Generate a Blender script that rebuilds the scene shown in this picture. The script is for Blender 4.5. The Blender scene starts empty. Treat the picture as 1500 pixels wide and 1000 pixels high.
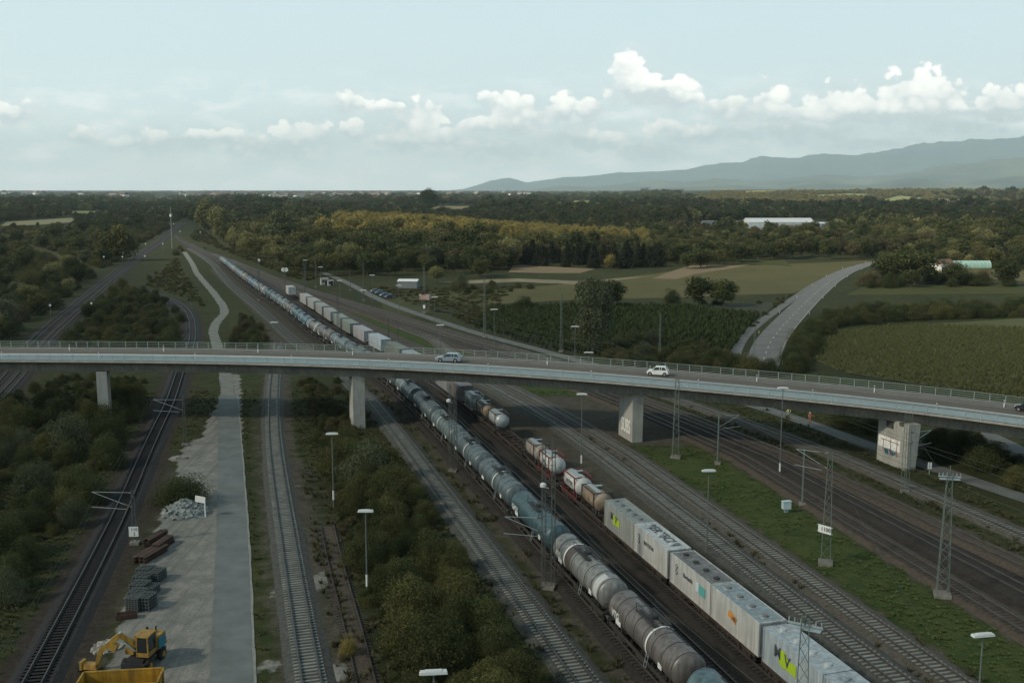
import bpy, math, random
import numpy as np
from mathutils import Vector, Matrix, Euler
R = math.radians
random.seed(7); rs = np.random.RandomState(11)
scene = bpy.context.scene
COL = scene.collection
# ------------------------------------------------------------------ camera
CAM_H, FPX = 40.0, 1500.0
PITCH = math.atan(223 / FPX); cP, sP = math.cos(PITCH), math.sin(PITCH)
cam = bpy.data.cameras.new('camera'); camo = bpy.data.objects.new('camera', cam); COL.objects.link(camo)
camo.location = (0, 0, CAM_H); camo.rotation_euler = (R(90) - PITCH, 0, 0)
cam.lens = 36.0; cam.sensor_width = 36.0; cam.clip_start = 0.5; cam.clip_end = 60000
scene.camera = camo
# ------------------------------------------------------------------ light and exposure
SUN_EL, SUN_AZ = R(36), R(-116)         # the sun stands over the left, behind the camera
sunl = bpy.data.lights.new('sun', 'SUN'); suno = bpy.data.objects.new('sun', sunl); COL.objects.link(suno)
sunl.energy = 4.8; sunl.angle = R(4); sunl.color = (1.0, 0.89, 0.72)
sd = Vector((math.sin(SUN_AZ) * math.cos(SUN_EL), math.cos(SUN_AZ) * math.cos(SUN_EL), math.sin(SUN_EL)))
suno.rotation_euler = sd.to_track_quat('Z', 'Y').to_euler()
scene.view_settings.view_transform = 'Standard'; scene.view_settings.look = 'None'
scene.view_settings.exposure = 0.0; scene.view_settings.gamma = 1.0
scene.render.engine = 'CYCLES'
scene.cycles.max_bounces = 5; scene.cycles.diffuse_bounces = 2; scene.cycles.glossy_bounces = 2
scene.cycles.transmission_bounces = 3; scene.cycles.transparent_max_bounces = 6; scene.cycles.volume_bounces = 2
scene.cycles.use_denoising = True
HAZE_DENSITY = 3.9e-5
def world_sky():
    w = bpy.data.worlds.new('World'); scene.world = w; w.use_nodes = True
    nt = w.node_tree; nt.nodes.clear(); N = nt.nodes.new; L = nt.links.new
    def m(op, a, b=None, c=None, clamp=False):
        n = N('ShaderNodeMath'); n.operation = op; n.use_clamp = clamp
        for i, x in enumerate((a, b, c)):
            if x is None: continue
            if isinstance(x, (int, float)): n.inputs[i].default_value = x
            else: L(x, n.inputs[i])
        return n.outputs[0]
    def mix(fac, a, b):
        n = N('ShaderNodeMix'); n.data_type = 'RGBA'
        if isinstance(fac, (int, float)): n.inputs[0].default_value = fac
        else: L(fac, n.inputs[0])
        for k, x in ((6, a), (7, b)):
            if isinstance(x, tuple): n.inputs[k].default_value = (*x, 1)
            else: L(x, n.inputs[k])
        return n.outputs[2]
    def ss(x, a, b):
        n = N('ShaderNodeMapRange'); n.interpolation_type = 'SMOOTHSTEP'; L(x, n.inputs[0])
        n.inputs[1].default_value = a; n.inputs[2].default_value = b
        return n.outputs[0]
    sky = N('ShaderNodeTexSky'); sky.sky_type = 'NISHITA'; sky.sun_disc = False
    sky.sun_elevation = SUN_EL; sky.sun_rotation = SUN_AZ; sky.air_density = 1.0; sky.dust_density = 2.0; sky.altitude = 100
    tc = N('ShaderNodeTexCoord'); sep = N('ShaderNodeSeparateXYZ'); L(tc.outputs['Generated'], sep.inputs[0])
    x, y, z = sep.outputs
    yy = m('MAXIMUM', m('ABSOLUTE', y), 0.15)
    a, e = m('DIVIDE', x, yy), m('DIVIDE', z, yy)
    comb = N('ShaderNodeCombineXYZ'); L(a, comb.inputs[0]); L(m('MULTIPLY', e, 1.25), comb.inputs[1])
    def noise(scale, detail, rough=0.55, off=0.0, vec=comb.outputs[0], dist=0.0):
        mp = N('ShaderNodeMapping'); L(vec, mp.inputs[0]); mp.inputs[1].default_value = (off, off * 1.7, off * .6)
        n = N('ShaderNodeTexNoise'); L(mp.outputs[0], n.inputs[0]); n.inputs['Scale'].default_value = scale
        n.inputs['Detail'].default_value = detail; n.inputs['Roughness'].default_value = rough; n.inputs['Distortion'].default_value = dist
        return n.outputs[0]
    nf = noise(46, 8, 0.62); nl = noise(11, 4, 0.6, 3.1)
    wx, wy = m('MULTIPLY', m('SUBTRACT', noise(26, 4, .6, 4.4), .5), .030), m('MULTIPLY', m('SUBTRACT', noise(26, 4, .6, 8.8), .5), .024)
    def vor(scale, off):
        mp = N('ShaderNodeMapping'); L(comb.outputs[0], mp.inputs[0]); mp.inputs[1].default_value = (off, off, 0)
        n = N('ShaderNodeTexVoronoi'); n.feature = 'SMOOTH_F1'; n.inputs['Scale'].default_value = scale; n.inputs['Smoothness'].default_value = .35; L(mp.outputs[0], n.inputs['Vector']); return n.outputs['Distance']
    v1, v2 = vor(62, .3), vor(135, 1.1)
    # cumulus heaps: (centre and half size in the photograph's pixels, strength)
    heaps = [(918, 100, 17, 24, 1.1), (935, 128, 32, 20, 1.1), (985, 138, 36, 18, 1), (955, 145, 50, 12, .8), (1130, 150, 26, 20, 1), (1070, 160, 34, 18, 1),
             (1150, 172, 50, 12, .8), (1240, 158, 40, 24, 1.1), (1345, 146, 50, 32, 1.25), (1300, 172, 60, 14, .7), (1478, 150, 36, 18, 1), (745, 150, 34, 14, .9),
             (758, 180, 36, 17, 1), (824, 164, 20, 20, 1), (862, 168, 20, 18, .9), (604, 180, 36, 26, .9), (448, 202, 36, 18, .8), (507, 150, 18, 14, .9),
             (521, 195, 22, 14, .8), (340, 206, 22, 15, .85), (250, 208, 46, 16, .9), (120, 200, 22, 14, .85), (655, 206, 44, 15, .85), (980, 185, 34, 9, .8), (735, 222, 60, 14, .75), (1440, 166, 60, 10, .6),
             (560, 153, 30, 6, .4), (10, 165, 34, 14, .6), (1290, 214, 60, 9, .6), (960, 222, 50, 14, .5), (700, 186, 30, 10, .6), (590, 214, 34, 12, .6), (400, 220, 50, 13, .75), (860, 206, 60, 13, .8), (1040, 200, 70, 13, .8), (1180, 192, 70, 13, .85), (300, 200, 24, 10, .5), (190, 214, 30, 10, .5), (1400, 186, 60, 9, .6)]
    field = None; hgt = None
    aw, ew = m('ADD', a, wx), m('ADD', e, wy)
    for (px, py, wx_, wy_, st) in heaps:
        ax = (px - 750) / (FPX * cP - (py - 500) * sP); ez = -(FPX * sP + (py - 500) * cP) / (FPX * cP - (py - 500) * sP)
        da = m('DIVIDE', m('SUBTRACT', aw, ax), wx_ / FPX * 1.25); de = m('DIVIDE', m('SUBTRACT', ew, ez), wy_ / FPX * 1.2)
        d2 = m('ADD', m('MULTIPLY', da, da), m('MULTIPLY', de, de))
        g = m('MULTIPLY', m('POWER', 2.718, m('MULTIPLY', d2, -0.75)), max(st, .93))
        field = g if field is None else m('MAXIMUM', field, g)
        hh = m('MULTIPLY', g, de); hgt = hh if hgt is None else m('ADD', hgt, hh)
    bil = m('ADD', m('MULTIPLY', m('SUBTRACT', .45, v1), .62), m('MULTIPLY', m('SUBTRACT', .45, v2), .34))
    fld = m('ADD', m('ADD', field, bil), m('MULTIPLY', m('SUBTRACT', nf, 0.5), 0.55))
    base_soft = ss(hgt, -0.35, 0.15)
    hard = m('MULTIPLY', ss(fld, 0.37, 0.52), base_soft); smooth = m('MULTIPLY', ss(fld, 0.28, 0.85), m('SUBTRACT', 1.0, base_soft))
    cum = m('MULTIPLY', m('ADD', hard, smooth), ss(field, 0.14, 0.36))
    halo = m('MULTIPLY', ss(m('ADD', field, m('MULTIPLY', m('SUBTRACT', nl, .5), .9)), 0.02, 0.55), 0.38)
    band = m('MULTIPLY', ss(e, -0.02, 0.03), m('SUBTRACT', 1.0, ss(e, 0.045, 0.125)))
    comb2 = N('ShaderNodeCombineXYZ'); L(a, comb2.inputs[0]); L(m('MULTIPLY', e, 3.0), comb2.inputs[1])
    veil = m('MULTIPLY', ss(noise(6, 6, 0.6, 1.3, comb2.outputs[0]), 0.34, 0.68), band)
    wisps = m('MULTIPLY', ss(noise(17, 7, 0.62, 5.3, comb2.outputs[0]), 0.46, 0.66), band)
    cir = m('MULTIPLY', ss(noise(3.0, 5, 0.6, 7.7, comb2.outputs[0]), 0.42, 0.85), m('SUBTRACT', 1.0, ss(e, 0.1, 0.5)))
    up = m('MAXIMUM', z, 0.0)
    skc = N('ShaderNodeMix'); skc.data_type = 'RGBA'; skc.blend_type = 'MULTIPLY'; skc.inputs[0].default_value = 1
    L(sky.outputs[0], skc.inputs[6]); skc.inputs[7].default_value = (0.10, 0.10, 0.10, 1)
    # moist pale air near the horizon, clearer and deeper overhead
    base = mix(0.85, skc.outputs[2], (0.71, 0.92, 0.965))
    hz = m('POWER', m('SUBTRACT', 1.0, m('MINIMUM', up, 1.0)), 10.0)
    base = mix(m('MULTIPLY', hz, 0.85), base, (1.26, 1.36, 1.35))
    base = mix(m('MULTIPLY', cir, 0.25), base, (0.86, 0.98, 1.0))
    base = mix(m('MULTIPLY', veil, 0.42), base, (1.20, 1.27, 1.25))
    base = mix(m('MULTIPLY', wisps, 0.62), base, (1.55, 1.58, 1.50))
    base = mix(halo, base, (0.92, 1.0, 1.0))
    lit = m('ADD', m('MULTIPLY', hgt, 0.95), m('ADD', m('MULTIPLY', bil, 1.1), m('MULTIPLY', m('SUBTRACT', nf, 0.5), 0.9)))
    ccol = mix(ss(lit, -0.40, 0.75), (0.84, 0.92, 0.94), (1.62, 1.58, 1.46))
    base = mix(m('MULTIPLY', cum, m('ADD', 0.55, m('MULTIPLY', ss(e, 0.0, 0.06), 0.42))), base, ccol)
    base = mix(ss(up, 0.20, 0.60), base, (0.22, 0.31, 0.37))
    low = mix(ss(z, -0.30, 0.0), (0.05, 0.06, 0.05), base)
    bg = N('ShaderNodeBackground'); L(low, bg.inputs[0]); bg.inputs[1].default_value = 1.0
    out = N('ShaderNodeOutputWorld'); L(bg.outputs[0], out.inputs[0])
world_sky()

# ------------------------------------------------------------------ helpers
def G(u, v, z=0.0):
    """A point of the photograph (1500 x 1000) on the level at height z."""
    t = (CAM_H - z) / (FPX * sP + (v - 500) * cP)
    return ((u - 750) * t, (FPX * cP - (v - 500) * sP) * t)
def GP(pts, z=0.0): return [G(u, v, z) for u, v in pts]

def pmat(name, col, rough=0.8, var=0.0, scale=1.0, metal=0.0, spec=0.3, col2=None, bump=0.0, coord='Object', detail=5, objvar=0.0, streak=0.0):
    m = bpy.data.materials.new(name); m.use_nodes = True
    nt = m.node_tree; b = nt.nodes['Principled BSDF']; N = nt.nodes.new; L = nt.links.new
    b.inputs['Roughness'].default_value = rough; b.inputs['Metallic'].default_value = metal
    b.inputs['Specular IOR Level'].default_value = spec
    b.inputs['Base Color'].default_value = (*col, 1)
    if var or col2 or bump or objvar or streak:
        tc = N('ShaderNodeTexCoord'); n = N('ShaderNodeTexNoise'); n.inputs['Scale'].default_value = scale; n.inputs['Detail'].default_value = detail; n.inputs['Roughness'].default_value = .62
        if coord == 'World':
            g = N('ShaderNodeNewGeometry'); src = g.outputs['Position']
        else: src = tc.outputs['Object']
        L(src, n.inputs[0])
        c2 = col2 or tuple(min(1, c * (1 - var)) for c in col); c1 = col if col2 else tuple(min(1, c * (1 + var)) for c in col)
        mr = N('ShaderNodeMapRange'); L(n.outputs[0], mr.inputs[0]); mr.inputs[1].default_value = .32; mr.inputs[2].default_value = .68
        mx = N('ShaderNodeMix'); mx.data_type = 'RGBA'; L(mr.outputs[0], mx.inputs[0]); mx.inputs[6].default_value = (*c1, 1); mx.inputs[7].default_value = (*c2, 1)
        last = mx.outputs[2]
        if streak:
            mp = N('ShaderNodeMapping'); L(src, mp.inputs[0]); mp.inputs[3].default_value = (1.2, 1.2, .12)
            n2 = N('ShaderNodeTexNoise'); L(mp.outputs[0], n2.inputs[0]); n2.inputs['Scale'].default_value = 2.2; n2.inputs['Detail'].default_value = 6
            mr2 = N('ShaderNodeMapRange'); L(n2.outputs[0], mr2.inputs[0]); mr2.inputs[1].default_value = .35; mr2.inputs[2].default_value = .7; mr2.inputs[3].default_value = 1; mr2.inputs[4].default_value = 1 - streak
            ml = N('ShaderNodeMix'); ml.data_type = 'RGBA'; ml.blend_type = 'MULTIPLY'; ml.inputs[0].default_value = 1
            L(last, ml.inputs[6]); L(mr2.outputs[0], ml.inputs[7]); last = ml.outputs[2]
        if objvar:
            oi = N('ShaderNodeObjectInfo'); mr3 = N('ShaderNodeMapRange'); L(oi.outputs['Random'], mr3.inputs[0]); mr3.inputs[3].default_value = 1 - objvar; mr3.inputs[4].default_value = 1 + objvar
            ml = N('ShaderNodeMix'); ml.data_type = 'RGBA'; ml.blend_type = 'MULTIPLY'; ml.inputs[0].default_value = 1
            L(last, ml.inputs[6]); L(mr3.outputs[0], ml.inputs[7]); last = ml.outputs[2]
        L(last, b.inputs['Base Color'])
        if bump:
            bp = N('ShaderNodeBump'); bp.inputs['Strength'].default_value = bump; bp.inputs['Distance'].default_value = .1; L(n.outputs[0], bp.inputs['Height']); L(bp.outputs[0], b.inputs['Normal'])
    return m

class MB:
    """Collects faces and links them as one mesh object."""
    def __init__(s): s.v = []; s.f = []; s.mi = []; s.cur = 0
    def quad(s, a, b, c, d):
        i = len(s.v); s.v += [tuple(a), tuple(b), tuple(c), tuple(d)]; s.f.append((i, i + 1, i + 2, i + 3)); s.mi.append(s.cur); return s
    def poly(s, pts):
        i = len(s.v); s.v += [tuple(p) for p in pts]; s.f.append(tuple(range(i, i + len(pts)))); s.mi.append(s.cur); return s
    def box(s, c, d, rz=0.0, taper=1.0, rx=0.0, ry=0.0):
        i = len(s.v); M = Euler((rx, ry, rz)).to_matrix(); c = Vector(c)
        for sx, sy, sz in ((-1,-1,-1),(1,-1,-1),(1,1,-1),(-1,1,-1),(-1,-1,1),(1,-1,1),(1,1,1),(-1,1,1)):
            t = taper if sz > 0 else 1.0
            s.v.append(tuple(c + M @ Vector((sx * d[0] / 2 * t, sy * d[1] / 2 * t, sz * d[2] / 2))))
        for f in ((0,3,2,1),(4,5,6,7),(0,1,5,4),(1,2,6,5),(2,3,7,6),(3,0,4,7)):
            s.f.append(tuple(i + k for k in f)); s.mi.append(s.cur)
        return s
    def tube(s, p, q, r, n=6, r2=None, caps=True):
        p, q = Vector(p), Vector(q); r2 = r if r2 is None else r2
        d = (q - p).normalized(); a = d.orthogonal().normalized(); b = d.cross(a); i = len(s.v)
        for k in range(n):
            t = 2 * math.pi * k / n; o = a * math.cos(t) + b * math.sin(t)
            s.v.append(tuple(p + o * r)); s.v.append(tuple(q + o * r2))
        for k in range(n):
            j = (k + 1) % n; s.f.append((i + 2 * k, i + 2 * j, i + 2 * j + 1, i + 2 * k + 1)); s.mi.append(s.cur)
        if caps:
            s.f.append(tuple(i + 2 * k for k in range(n))[::-1]); s.f.append(tuple(i + 2 * k + 1 for k in range(n))); s.mi += [s.cur] * 2
        return s
    def bar(s, p, q, w=.06): return s.tube(p, q, w * .6, 4)
    def lathe(s, prof, axis='Y', c=(0, 0, 0), n=24, mats=None):
        """prof: (position along the axis, radius)"""
        i = len(s.v); c = Vector(c)
        for t, r in prof:
            for k in range(n):
                a = 2 * math.pi * k / n; u, w = r * math.cos(a), r * math.sin(a)
                s.v.append(tuple(c + Vector((u, t, w) if axis == 'Y' else (t, u, w) if axis == 'X' else (u, w, t))))
        for j in range(len(prof) - 1):
            for k in range(n):
                k2 = (k + 1) % n
                s.f.append((i + j * n + k, i + j * n + k2, i + (j + 1) * n + k2, i + (j + 1) * n + k)); s.mi.append(mats[j] if mats else s.cur)
        return s
    def sweep(s, pts, prof, closed=True):
        """prof (x offset to the right, z) carried along plan points (x, y, z)"""
        P = [Vector(p) for p in pts]; n = len(prof); i = len(s.v)
        for k, p in enumerate(P):
            d = (P[min(k + 1, len(P) - 1)] - P[max(k - 1, 0)]); d.z = 0; d.normalize(); r = Vector((d.y, -d.x, 0))
            for o, h in prof: s.v.append(tuple(p + r * o + Vector((0, 0, h))))
        m = n if closed else n - 1
        for k in range(len(P) - 1):
            for j in range(m):
                j2 = (j + 1) % n
                s.f.append((i + k * n + j, i + (k + 1) * n + j, i + (k + 1) * n + j2, i + k * n + j2)); s.mi.append(s.cur)
        if closed:
            s.f.append(tuple(i + j for j in range(n))); s.f.append(tuple(i + (len(P) - 1) * n + j for j in range(n))[::-1]); s.mi += [s.cur] * 2
        return s
    def mesh(s, name, mats, smooth=False):
        me = bpy.data.meshes.new(name); me.from_pydata(s.v, [], s.f)
        for m in (mats if isinstance(mats, (list, tuple)) else [mats]): me.materials.append(m)
        me.polygons.foreach_set('material_index', s.mi)
        if smooth: me.polygons.foreach_set('use_smooth', [True] * len(s.f))
        me.update(); return me
    def build(s, name, mats, parent=None, smooth=False, loc=(0, 0, 0), rz=0.0):
        return link(name, s.mesh(name, mats, smooth), parent, loc, rz)
def link(name, me, parent=None, loc=(0, 0, 0), rz=0.0):
    o = bpy.data.objects.new(name, me); COL.objects.link(o); o.location = loc; o.rotation_euler = (0, 0, rz)
    if parent: o.parent = parent
    return o
def empty(name, loc, rz=0.0):
    o = bpy.data.objects.new(name, None); COL.objects.link(o); o.location = loc; o.rotation_euler = (0, 0, rz); o.empty_display_size = .5; return o
def tag(o, label=None, cat=None, group=None, kind=None):
    if label: o['label'] = label
    if cat: o['category'] = cat
    if group: o['group'] = group
    if kind: o['kind'] = kind
    return o
KIDS = {}
def copy_tree(o, parent=None):
    c = o.copy(); COL.objects.link(c); c.parent = parent
    for ch in kids(o): copy_tree(ch, c)
    return c
def kids(o):
    return [c for c in COL.objects if c.parent == o] if o.name not in KIDS else KIDS[o.name]
def proto(o):
    """Remember the children of a thing that is about to be copied many times."""
    par = {}
    for c in COL.objects:
        if c.parent: par.setdefault(c.parent.name, []).append(c)
    def rec(x):
        KIDS[x.name] = par.get(x.name, [])
        for c in KIDS[x.name]: rec(c)
    rec(o); return o
def text_mesh(name, s, size, mat, extrude=.004, bold=.0):
    cu = bpy.data.curves.new(name, 'FONT'); cu.body = s; cu.size = size; cu.extrude = extrude; cu.offset = bold
    cu.align_x = 'CENTER'; cu.align_y = 'CENTER'; cu.resolution_u = 3
    o = bpy.data.objects.new(name, cu); COL.objects.link(o)
    dg = bpy.context.evaluated_depsgraph_get(); me = bpy.data.meshes.new_from_object(o.evaluated_get(dg))
    me.name = name; COL.objects.unlink(o); bpy.data.objects.remove(o)
    me.materials.clear(); me.materials.append(mat); return me
def inside(px, py, poly):
    px = np.asarray(px); py = np.asarray(py); r = np.zeros(px.shape, bool); n = len(poly)
    for i in range(n):
        x1, y1 = poly[i]; x2, y2 = poly[(i + 1) % n]
        if y1 == y2: continue
        c = ((y1 > py) != (y2 > py)) & (px < (x2 - x1) * (py - y1) / (y2 - y1) + x1); r ^= c
    return r
def smooth_path(pts, step=3.0, win=9, end=None):
    """Dense smoothed plan polyline through control points."""
    P = np.array(pts, float); d = np.r_[0, np.cumsum(np.hypot(*np.diff(P[:, :2], axis=0).T))]
    t = np.arange(0, d[-1], step); t = np.r_[t, d[-1]]
    Q = np.stack([np.interp(t, d, P[:, k]) for k in range(P.shape[1])], 1)
    for _ in range(2):
        pad = np.pad(Q, ((win // 2, win // 2), (0, 0)), 'edge')
        for k in (range(Q.shape[1])):
            # odd extension keeps the ends in place
            a = 2 * Q[0, k] - Q[1:win // 2 + 1, k][::-1]; b = 2 * Q[-1, k] - Q[-win // 2:-1, k][::-1]
            ex = np.r_[a, Q[:, k], b]
            if len(ex) >= len(Q) + win - 1: Q[:, k] = np.convolve(ex, np.ones(win) / win, 'valid')[:len(Q)]
    return Q

# ------------------------------------------------------------------ where the tracks run: x as a function of y
YS = np.arange(20, 1300, 1.0)
def curve(pts, win=25):
    p = np.array(sorted((y, x) for x, y in pts)); 
    e0 = (p[1, 1] - p[0, 1]) / (p[1, 0] - p[0, 0]); e1 = (p[-1, 1] - p[-2, 1]) / (p[-1, 0] - p[-2, 0])
    x = np.interp(YS, p[:, 0], p[:, 1]); x = np.where(YS < p[0, 0], p[0, 1] + e0 * (YS - p[0, 0]), x); x = np.where(YS > p[-1, 0], p[-1, 1] + e1 * (YS - p[-1, 0]), x)
    for _ in range(2):
        ex = np.r_[2 * x[0] - x[1:win + 1][::-1], x, 2 * x[-1] - x[-win - 1:-1][::-1]]; x = np.convolve(ex, np.ones(2 * win + 1) / (2 * win + 1), 'valid')
    return x
line = lambda y: 35.05 - .2872 * y
TX = curve([(line(30), 30), (line(100), 100), (line(205), 205), (-39.6, 241.9), (-54.3, 276.6), (-73.1, 331), (-91.2, 376), (-103.2, 408), (-127.9, 474), (-140, 508),
            (-158, 557), (-193, 642), (-226, 720), (-258, 800), (-300, 915), (-348, 1080), (-400, 1290)])
COS = math.cos(R(16))
def squeeze(y): return np.interp(y, [150, 250, 303, 346, 411, 480, 560, 640, 800], [1, .76, .58, .45, .25, .16, .10, .05, .0])
def base_x(y): return np.interp(y, YS, TX)
def yard_x(off, y):
    """x of a line OFF metres to the right of the tank train's track; the yard narrows northwards"""
    w = squeeze(y); o = np.where(off > 9.3, 9.3 + (off - 9.3) * w, off); thr = np.interp(y, [430, 640, 900], [1, .45, .3])
    return base_x(y) + o * thr / COS
def clampi(y, y0, k, lo, hi): return k * (np.clip(y, lo, hi) - y0)
TRACKS = {
 'tank': lambda y: base_x(y), 'grey': lambda y: yard_x(-6.3, y), 'dark': lambda y: yard_x(4.6, y), 'box': lambda y: yard_x(9.3, y),
 'seven': lambda y: yard_x(18.5 + clampi(y, 78, .035, 40, 170), y), 'eight': lambda y: yard_x(22.9 + clampi(y, 78, .032, 40, 170), y),
 'nine': lambda y: yard_x(36.3 + clampi(y, 93, .075, 60, 150), y), 'ten': lambda y: yard_x(43.2 + clampi(y, 110, .04, 60, 150), y),
 'eleven': lambda y: yard_x(48.0, y), 'twelve': lambda y: yard_x(55.4, y)}
X2 = curve([(-5.5, 40), (-16.4, 78.3), (-21.9, 98.5), (-30.7, 131.5), (-39.5, 163.6), (-51.5, 217.9), (-56.5, 243), (-61.6, 270), (-69.5, 300), (-87.2, 346), (-108.6, 404), (-131, 463), (-160, 543)])
X1 = curve([(-29, 30), (-39, 78.3), (-43.3, 98.5), (-48.7, 123.3), (-53.5, 142.2), (-58.6, 163.6), (-65.2, 192.4), (-72.7, 220.4), (-82.4, 259.9), (-88, 280), (-99.6, 316), (-111, 346), (-128, 378), (-160, 430)], 10)
X0 = curve([(-68, 60), (-98.5, 188.6), (-109.3, 221.2), (-127.7, 275.9), (-156.5, 376.9), (-189.8, 493), (-231, 641.6), (-272, 795), (-319.2, 960), (-351.2, 1081), (-400, 1260)])
XO = curve([G(462, 640), G(468, 700), G(477, 760), G(492, 830), G(512, 900), G(533, 985), G(545, 1040)], 6)
TRACKS['overgrown'] = lambda y: np.interp(y, YS, XO)
TRACKS['straight'] = lambda y: np.interp(y, YS, X2)
TRACKS['curving'] = lambda y: np.interp(y, YS, X1)
TRACKS['main a'] = lambda y: np.interp(y, YS, X0) - 2.1
TRACKS['main b'] = lambda y: np.interp(y, YS, X0) + 2.1
def heading(fn, y, h=1.0):
    return math.atan2(-(float(fn(y + h)) - float(fn(y - h))), 2 * h)   # rotation about z that turns +y along the track
def at(fn, y, off=0.0):
    a = heading(fn, y); return float(fn(y)) + off * math.cos(a), y + off * math.sin(a), a
# ------------------------------------------------------------------ ground: one sheet to the horizon
ROAD = smooth_path(GP([(338, 1150), (340, 1000), (341, 800), (338, 700), (336, 640), (334, 575), (331, 548), (321, 515), (316, 500), (311, 484), (318, 470), (331, 458), (325, 445), (310, 425), (298, 412), (288, 400), (281, 385), (270, 369)]), 2.5, 7)
YARD = GP([(120, 1150), (140, 1040), (150, 1000), (163, 955), (178, 905), (190, 870), (205, 830), (222, 790), (240, 748), (256, 730), (262, 700), (258, 672), (272, 650), (296, 640), (303, 615), (316, 598), (322, 585), (325, 560), (322, 548), (352, 548), (354, 600), (355, 700), (357, 800), (360, 900), (366, 1000), (372, 1150)])
R2 = smooth_path(GP([(1110, 545), (1121, 520), (1127, 503), (1140, 485), (1160, 463), (1186, 437), (1215, 412), (1238, 398), (1262, 389), (1300, 381), (1360, 376)]), 3, 5)
CYC = smooth_path(GP([(1075, 525), (1079, 510), (1090, 492), (1113, 472), (1148, 447), (1190, 418), (1222, 401), (1250, 391), (1280, 385)]), 3, 5)
SERV = smooth_path([(83, 90)] + GP([(1560, 748), (1500, 731), (1438, 710), (1366, 684), (1270, 652), (1222, 633), (1150, 607), (1100, 592), (1010, 567), (900, 543), (811, 518), (750, 502), (700, 489), (624, 464), (575, 447), (545, 434), (528, 424), (500, 410), (470, 398)]), 3, 7)
def offset_path(P, o):
    P = np.asarray(P); d = np.gradient(P[:, :2], axis=0); d /= np.linalg.norm(d, axis=1)[:, None]; Q = P.copy(); Q[:, 0] += d[:, 1] * o; Q[:, 1] -= d[:, 0] * o; return Q
def band(x, y, fn, lo, hi):
    d = (x - fn(y)) * COS; return (d > lo) & (d < hi)
def ground_mat():
    m = bpy.data.materials.new('ground'); m.use_nodes = True; nt = m.node_tree; b = nt.nodes['Principled BSDF']; N = nt.nodes.new; L = nt.links.new
    b.inputs['Roughness'].default_value = .95; b.inputs['Specular IOR Level'].default_value = .1
    g = N('ShaderNodeNewGeometry'); pos = g.outputs['Position']
    def noise(s, d=5, r=.6, off=0):
        mp = N('ShaderNodeMapping'); L(pos, mp.inputs[0]); mp.inputs[1].default_value = (off, off * 2, off)
        n = N('ShaderNodeTexNoise'); L(mp.outputs[0], n.inputs[0]); n.inputs['Scale'].default_value = s; n.inputs['Detail'].default_value = d; n.inputs['Roughness'].default_value = r; return n.outputs[0]
    def rng(x, a, b_, c=0., d=1.):
        n = N('ShaderNodeMapRange'); n.interpolation_type = 'SMOOTHSTEP'; L(x, n.inputs[0])
        for i, k in enumerate((a, b_, c, d)): n.inputs[i + 1].default_value = k
        return n.outputs[0]
    def mix(f, a, c):
        n = N('ShaderNodeMix'); n.data_type = 'RGBA'; L(f, n.inputs[0])
        for k, x in ((6, a), (7, c)):
            if isinstance(x, tuple): n.inputs[k].default_value = (*x, 1)
            else: L(x, n.inputs[k])
        return n.outputs[2]
    def add(a, c, k=1.0):
        n = N('ShaderNodeMath'); n.operation = 'MULTIPLY_ADD'; L(c, n.inputs[0]); n.inputs[1].default_value = k; L(a, n.inputs[2]); return n.outputs[0]
    n_f, n_m, n_l, n_x = noise(3.2, 6, .7), noise(.55, 6, .65, 5), noise(.045, 4, .6, 9), noise(1.3, 6, .7, 17)
    at1 = N('ShaderNodeAttribute'); at1.attribute_name = 'm1'; s1 = N('ShaderNodeSeparateColor'); L(at1.outputs['Color'], s1.inputs[0])
    at2 = N('ShaderNodeAttribute'); at2.attribute_name = 'm2'; s2 = N('ShaderNodeSeparateColor'); L(at2.outputs['Color'], s2.inputs[0])
    grass = mix(rng(n_m, .35, .66), (.026, .036, .012), (.056, .056, .022))
    grass = mix(rng(n_l, .40, .66), grass, (.030, .036, .016))
    grass = mix(rng(n_f, .50, .78), grass, (.020, .027, .012))
    grass = mix(rng(n_x, .60, .80, 0, .6), grass, (.098, .090, .055))
    br = mix(rng(n_m, .35, .66), (.040, .064, .018), (.068, .086, .026)); br = mix(rng(n_f, .45, .75), br, (.030, .046, .014))
    grass = mix(s2.outputs[1], grass, br)
    ol = mix(rng(n_x, .36, .66), (.082, .078, .022), (.050, .054, .024)); grass = mix(rng(add(s2.outputs[0], n_m, 1.0), .85, 1.25), grass, ol)
    dirt = mix(rng(n_m, .3, .68), (.056, .051, .042), (.098, .089, .071)); dirt = mix(rng(n_f, .42, .72), dirt, (.036, .034, .027))
    dirt = mix(rng(n_x, .49, .66, 0, .9), dirt, (.046, .051, .021))
    oil = mix(rng(n_x, .3, .7), (.026, .022, .018), (.054, .045, .036))
    pale = mix(rng(n_m, .32, .68), (.165, .170, .155), (.262, .258, .232)); pale = mix(rng(n_f, .48, .75, 0, .8), pale, (.105, .112, .106)); n_s = None; mps = N('ShaderNodeMapping'); L(pos, mps.inputs[0]); mps.inputs[3].default_value = (1.1, .07, 1); mps.inputs[2].default_value = (0, 0, R(14)); nst = N('ShaderNodeTexNoise'); L(mps.outputs[0], nst.inputs[0]); nst.inputs['Scale'].default_value = 1.0; nst.inputs['Detail'].default_value = 6; nst.inputs['Roughness'].default_value = .65; pale = mix(rng(nst.outputs[0], .45, .66, 0, .8), pale, (.135, .138, .126)); pale = mix(rng(n_x, .56, .74, 0, .5), pale, (.092, .094, .084))
    col = mix(rng(add(s1.outputs[0], n_m, 1.1), .86, 1.24), grass, dirt)
    col = mix(rng(add(s1.outputs[1], n_x, .8), .72, 1.12), col, oil)
    col = mix(rng(add(s1.outputs[2], n_m, .9), .86, 1.10), col, pale)
    L(col, b.inputs['Base Color'])
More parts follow.
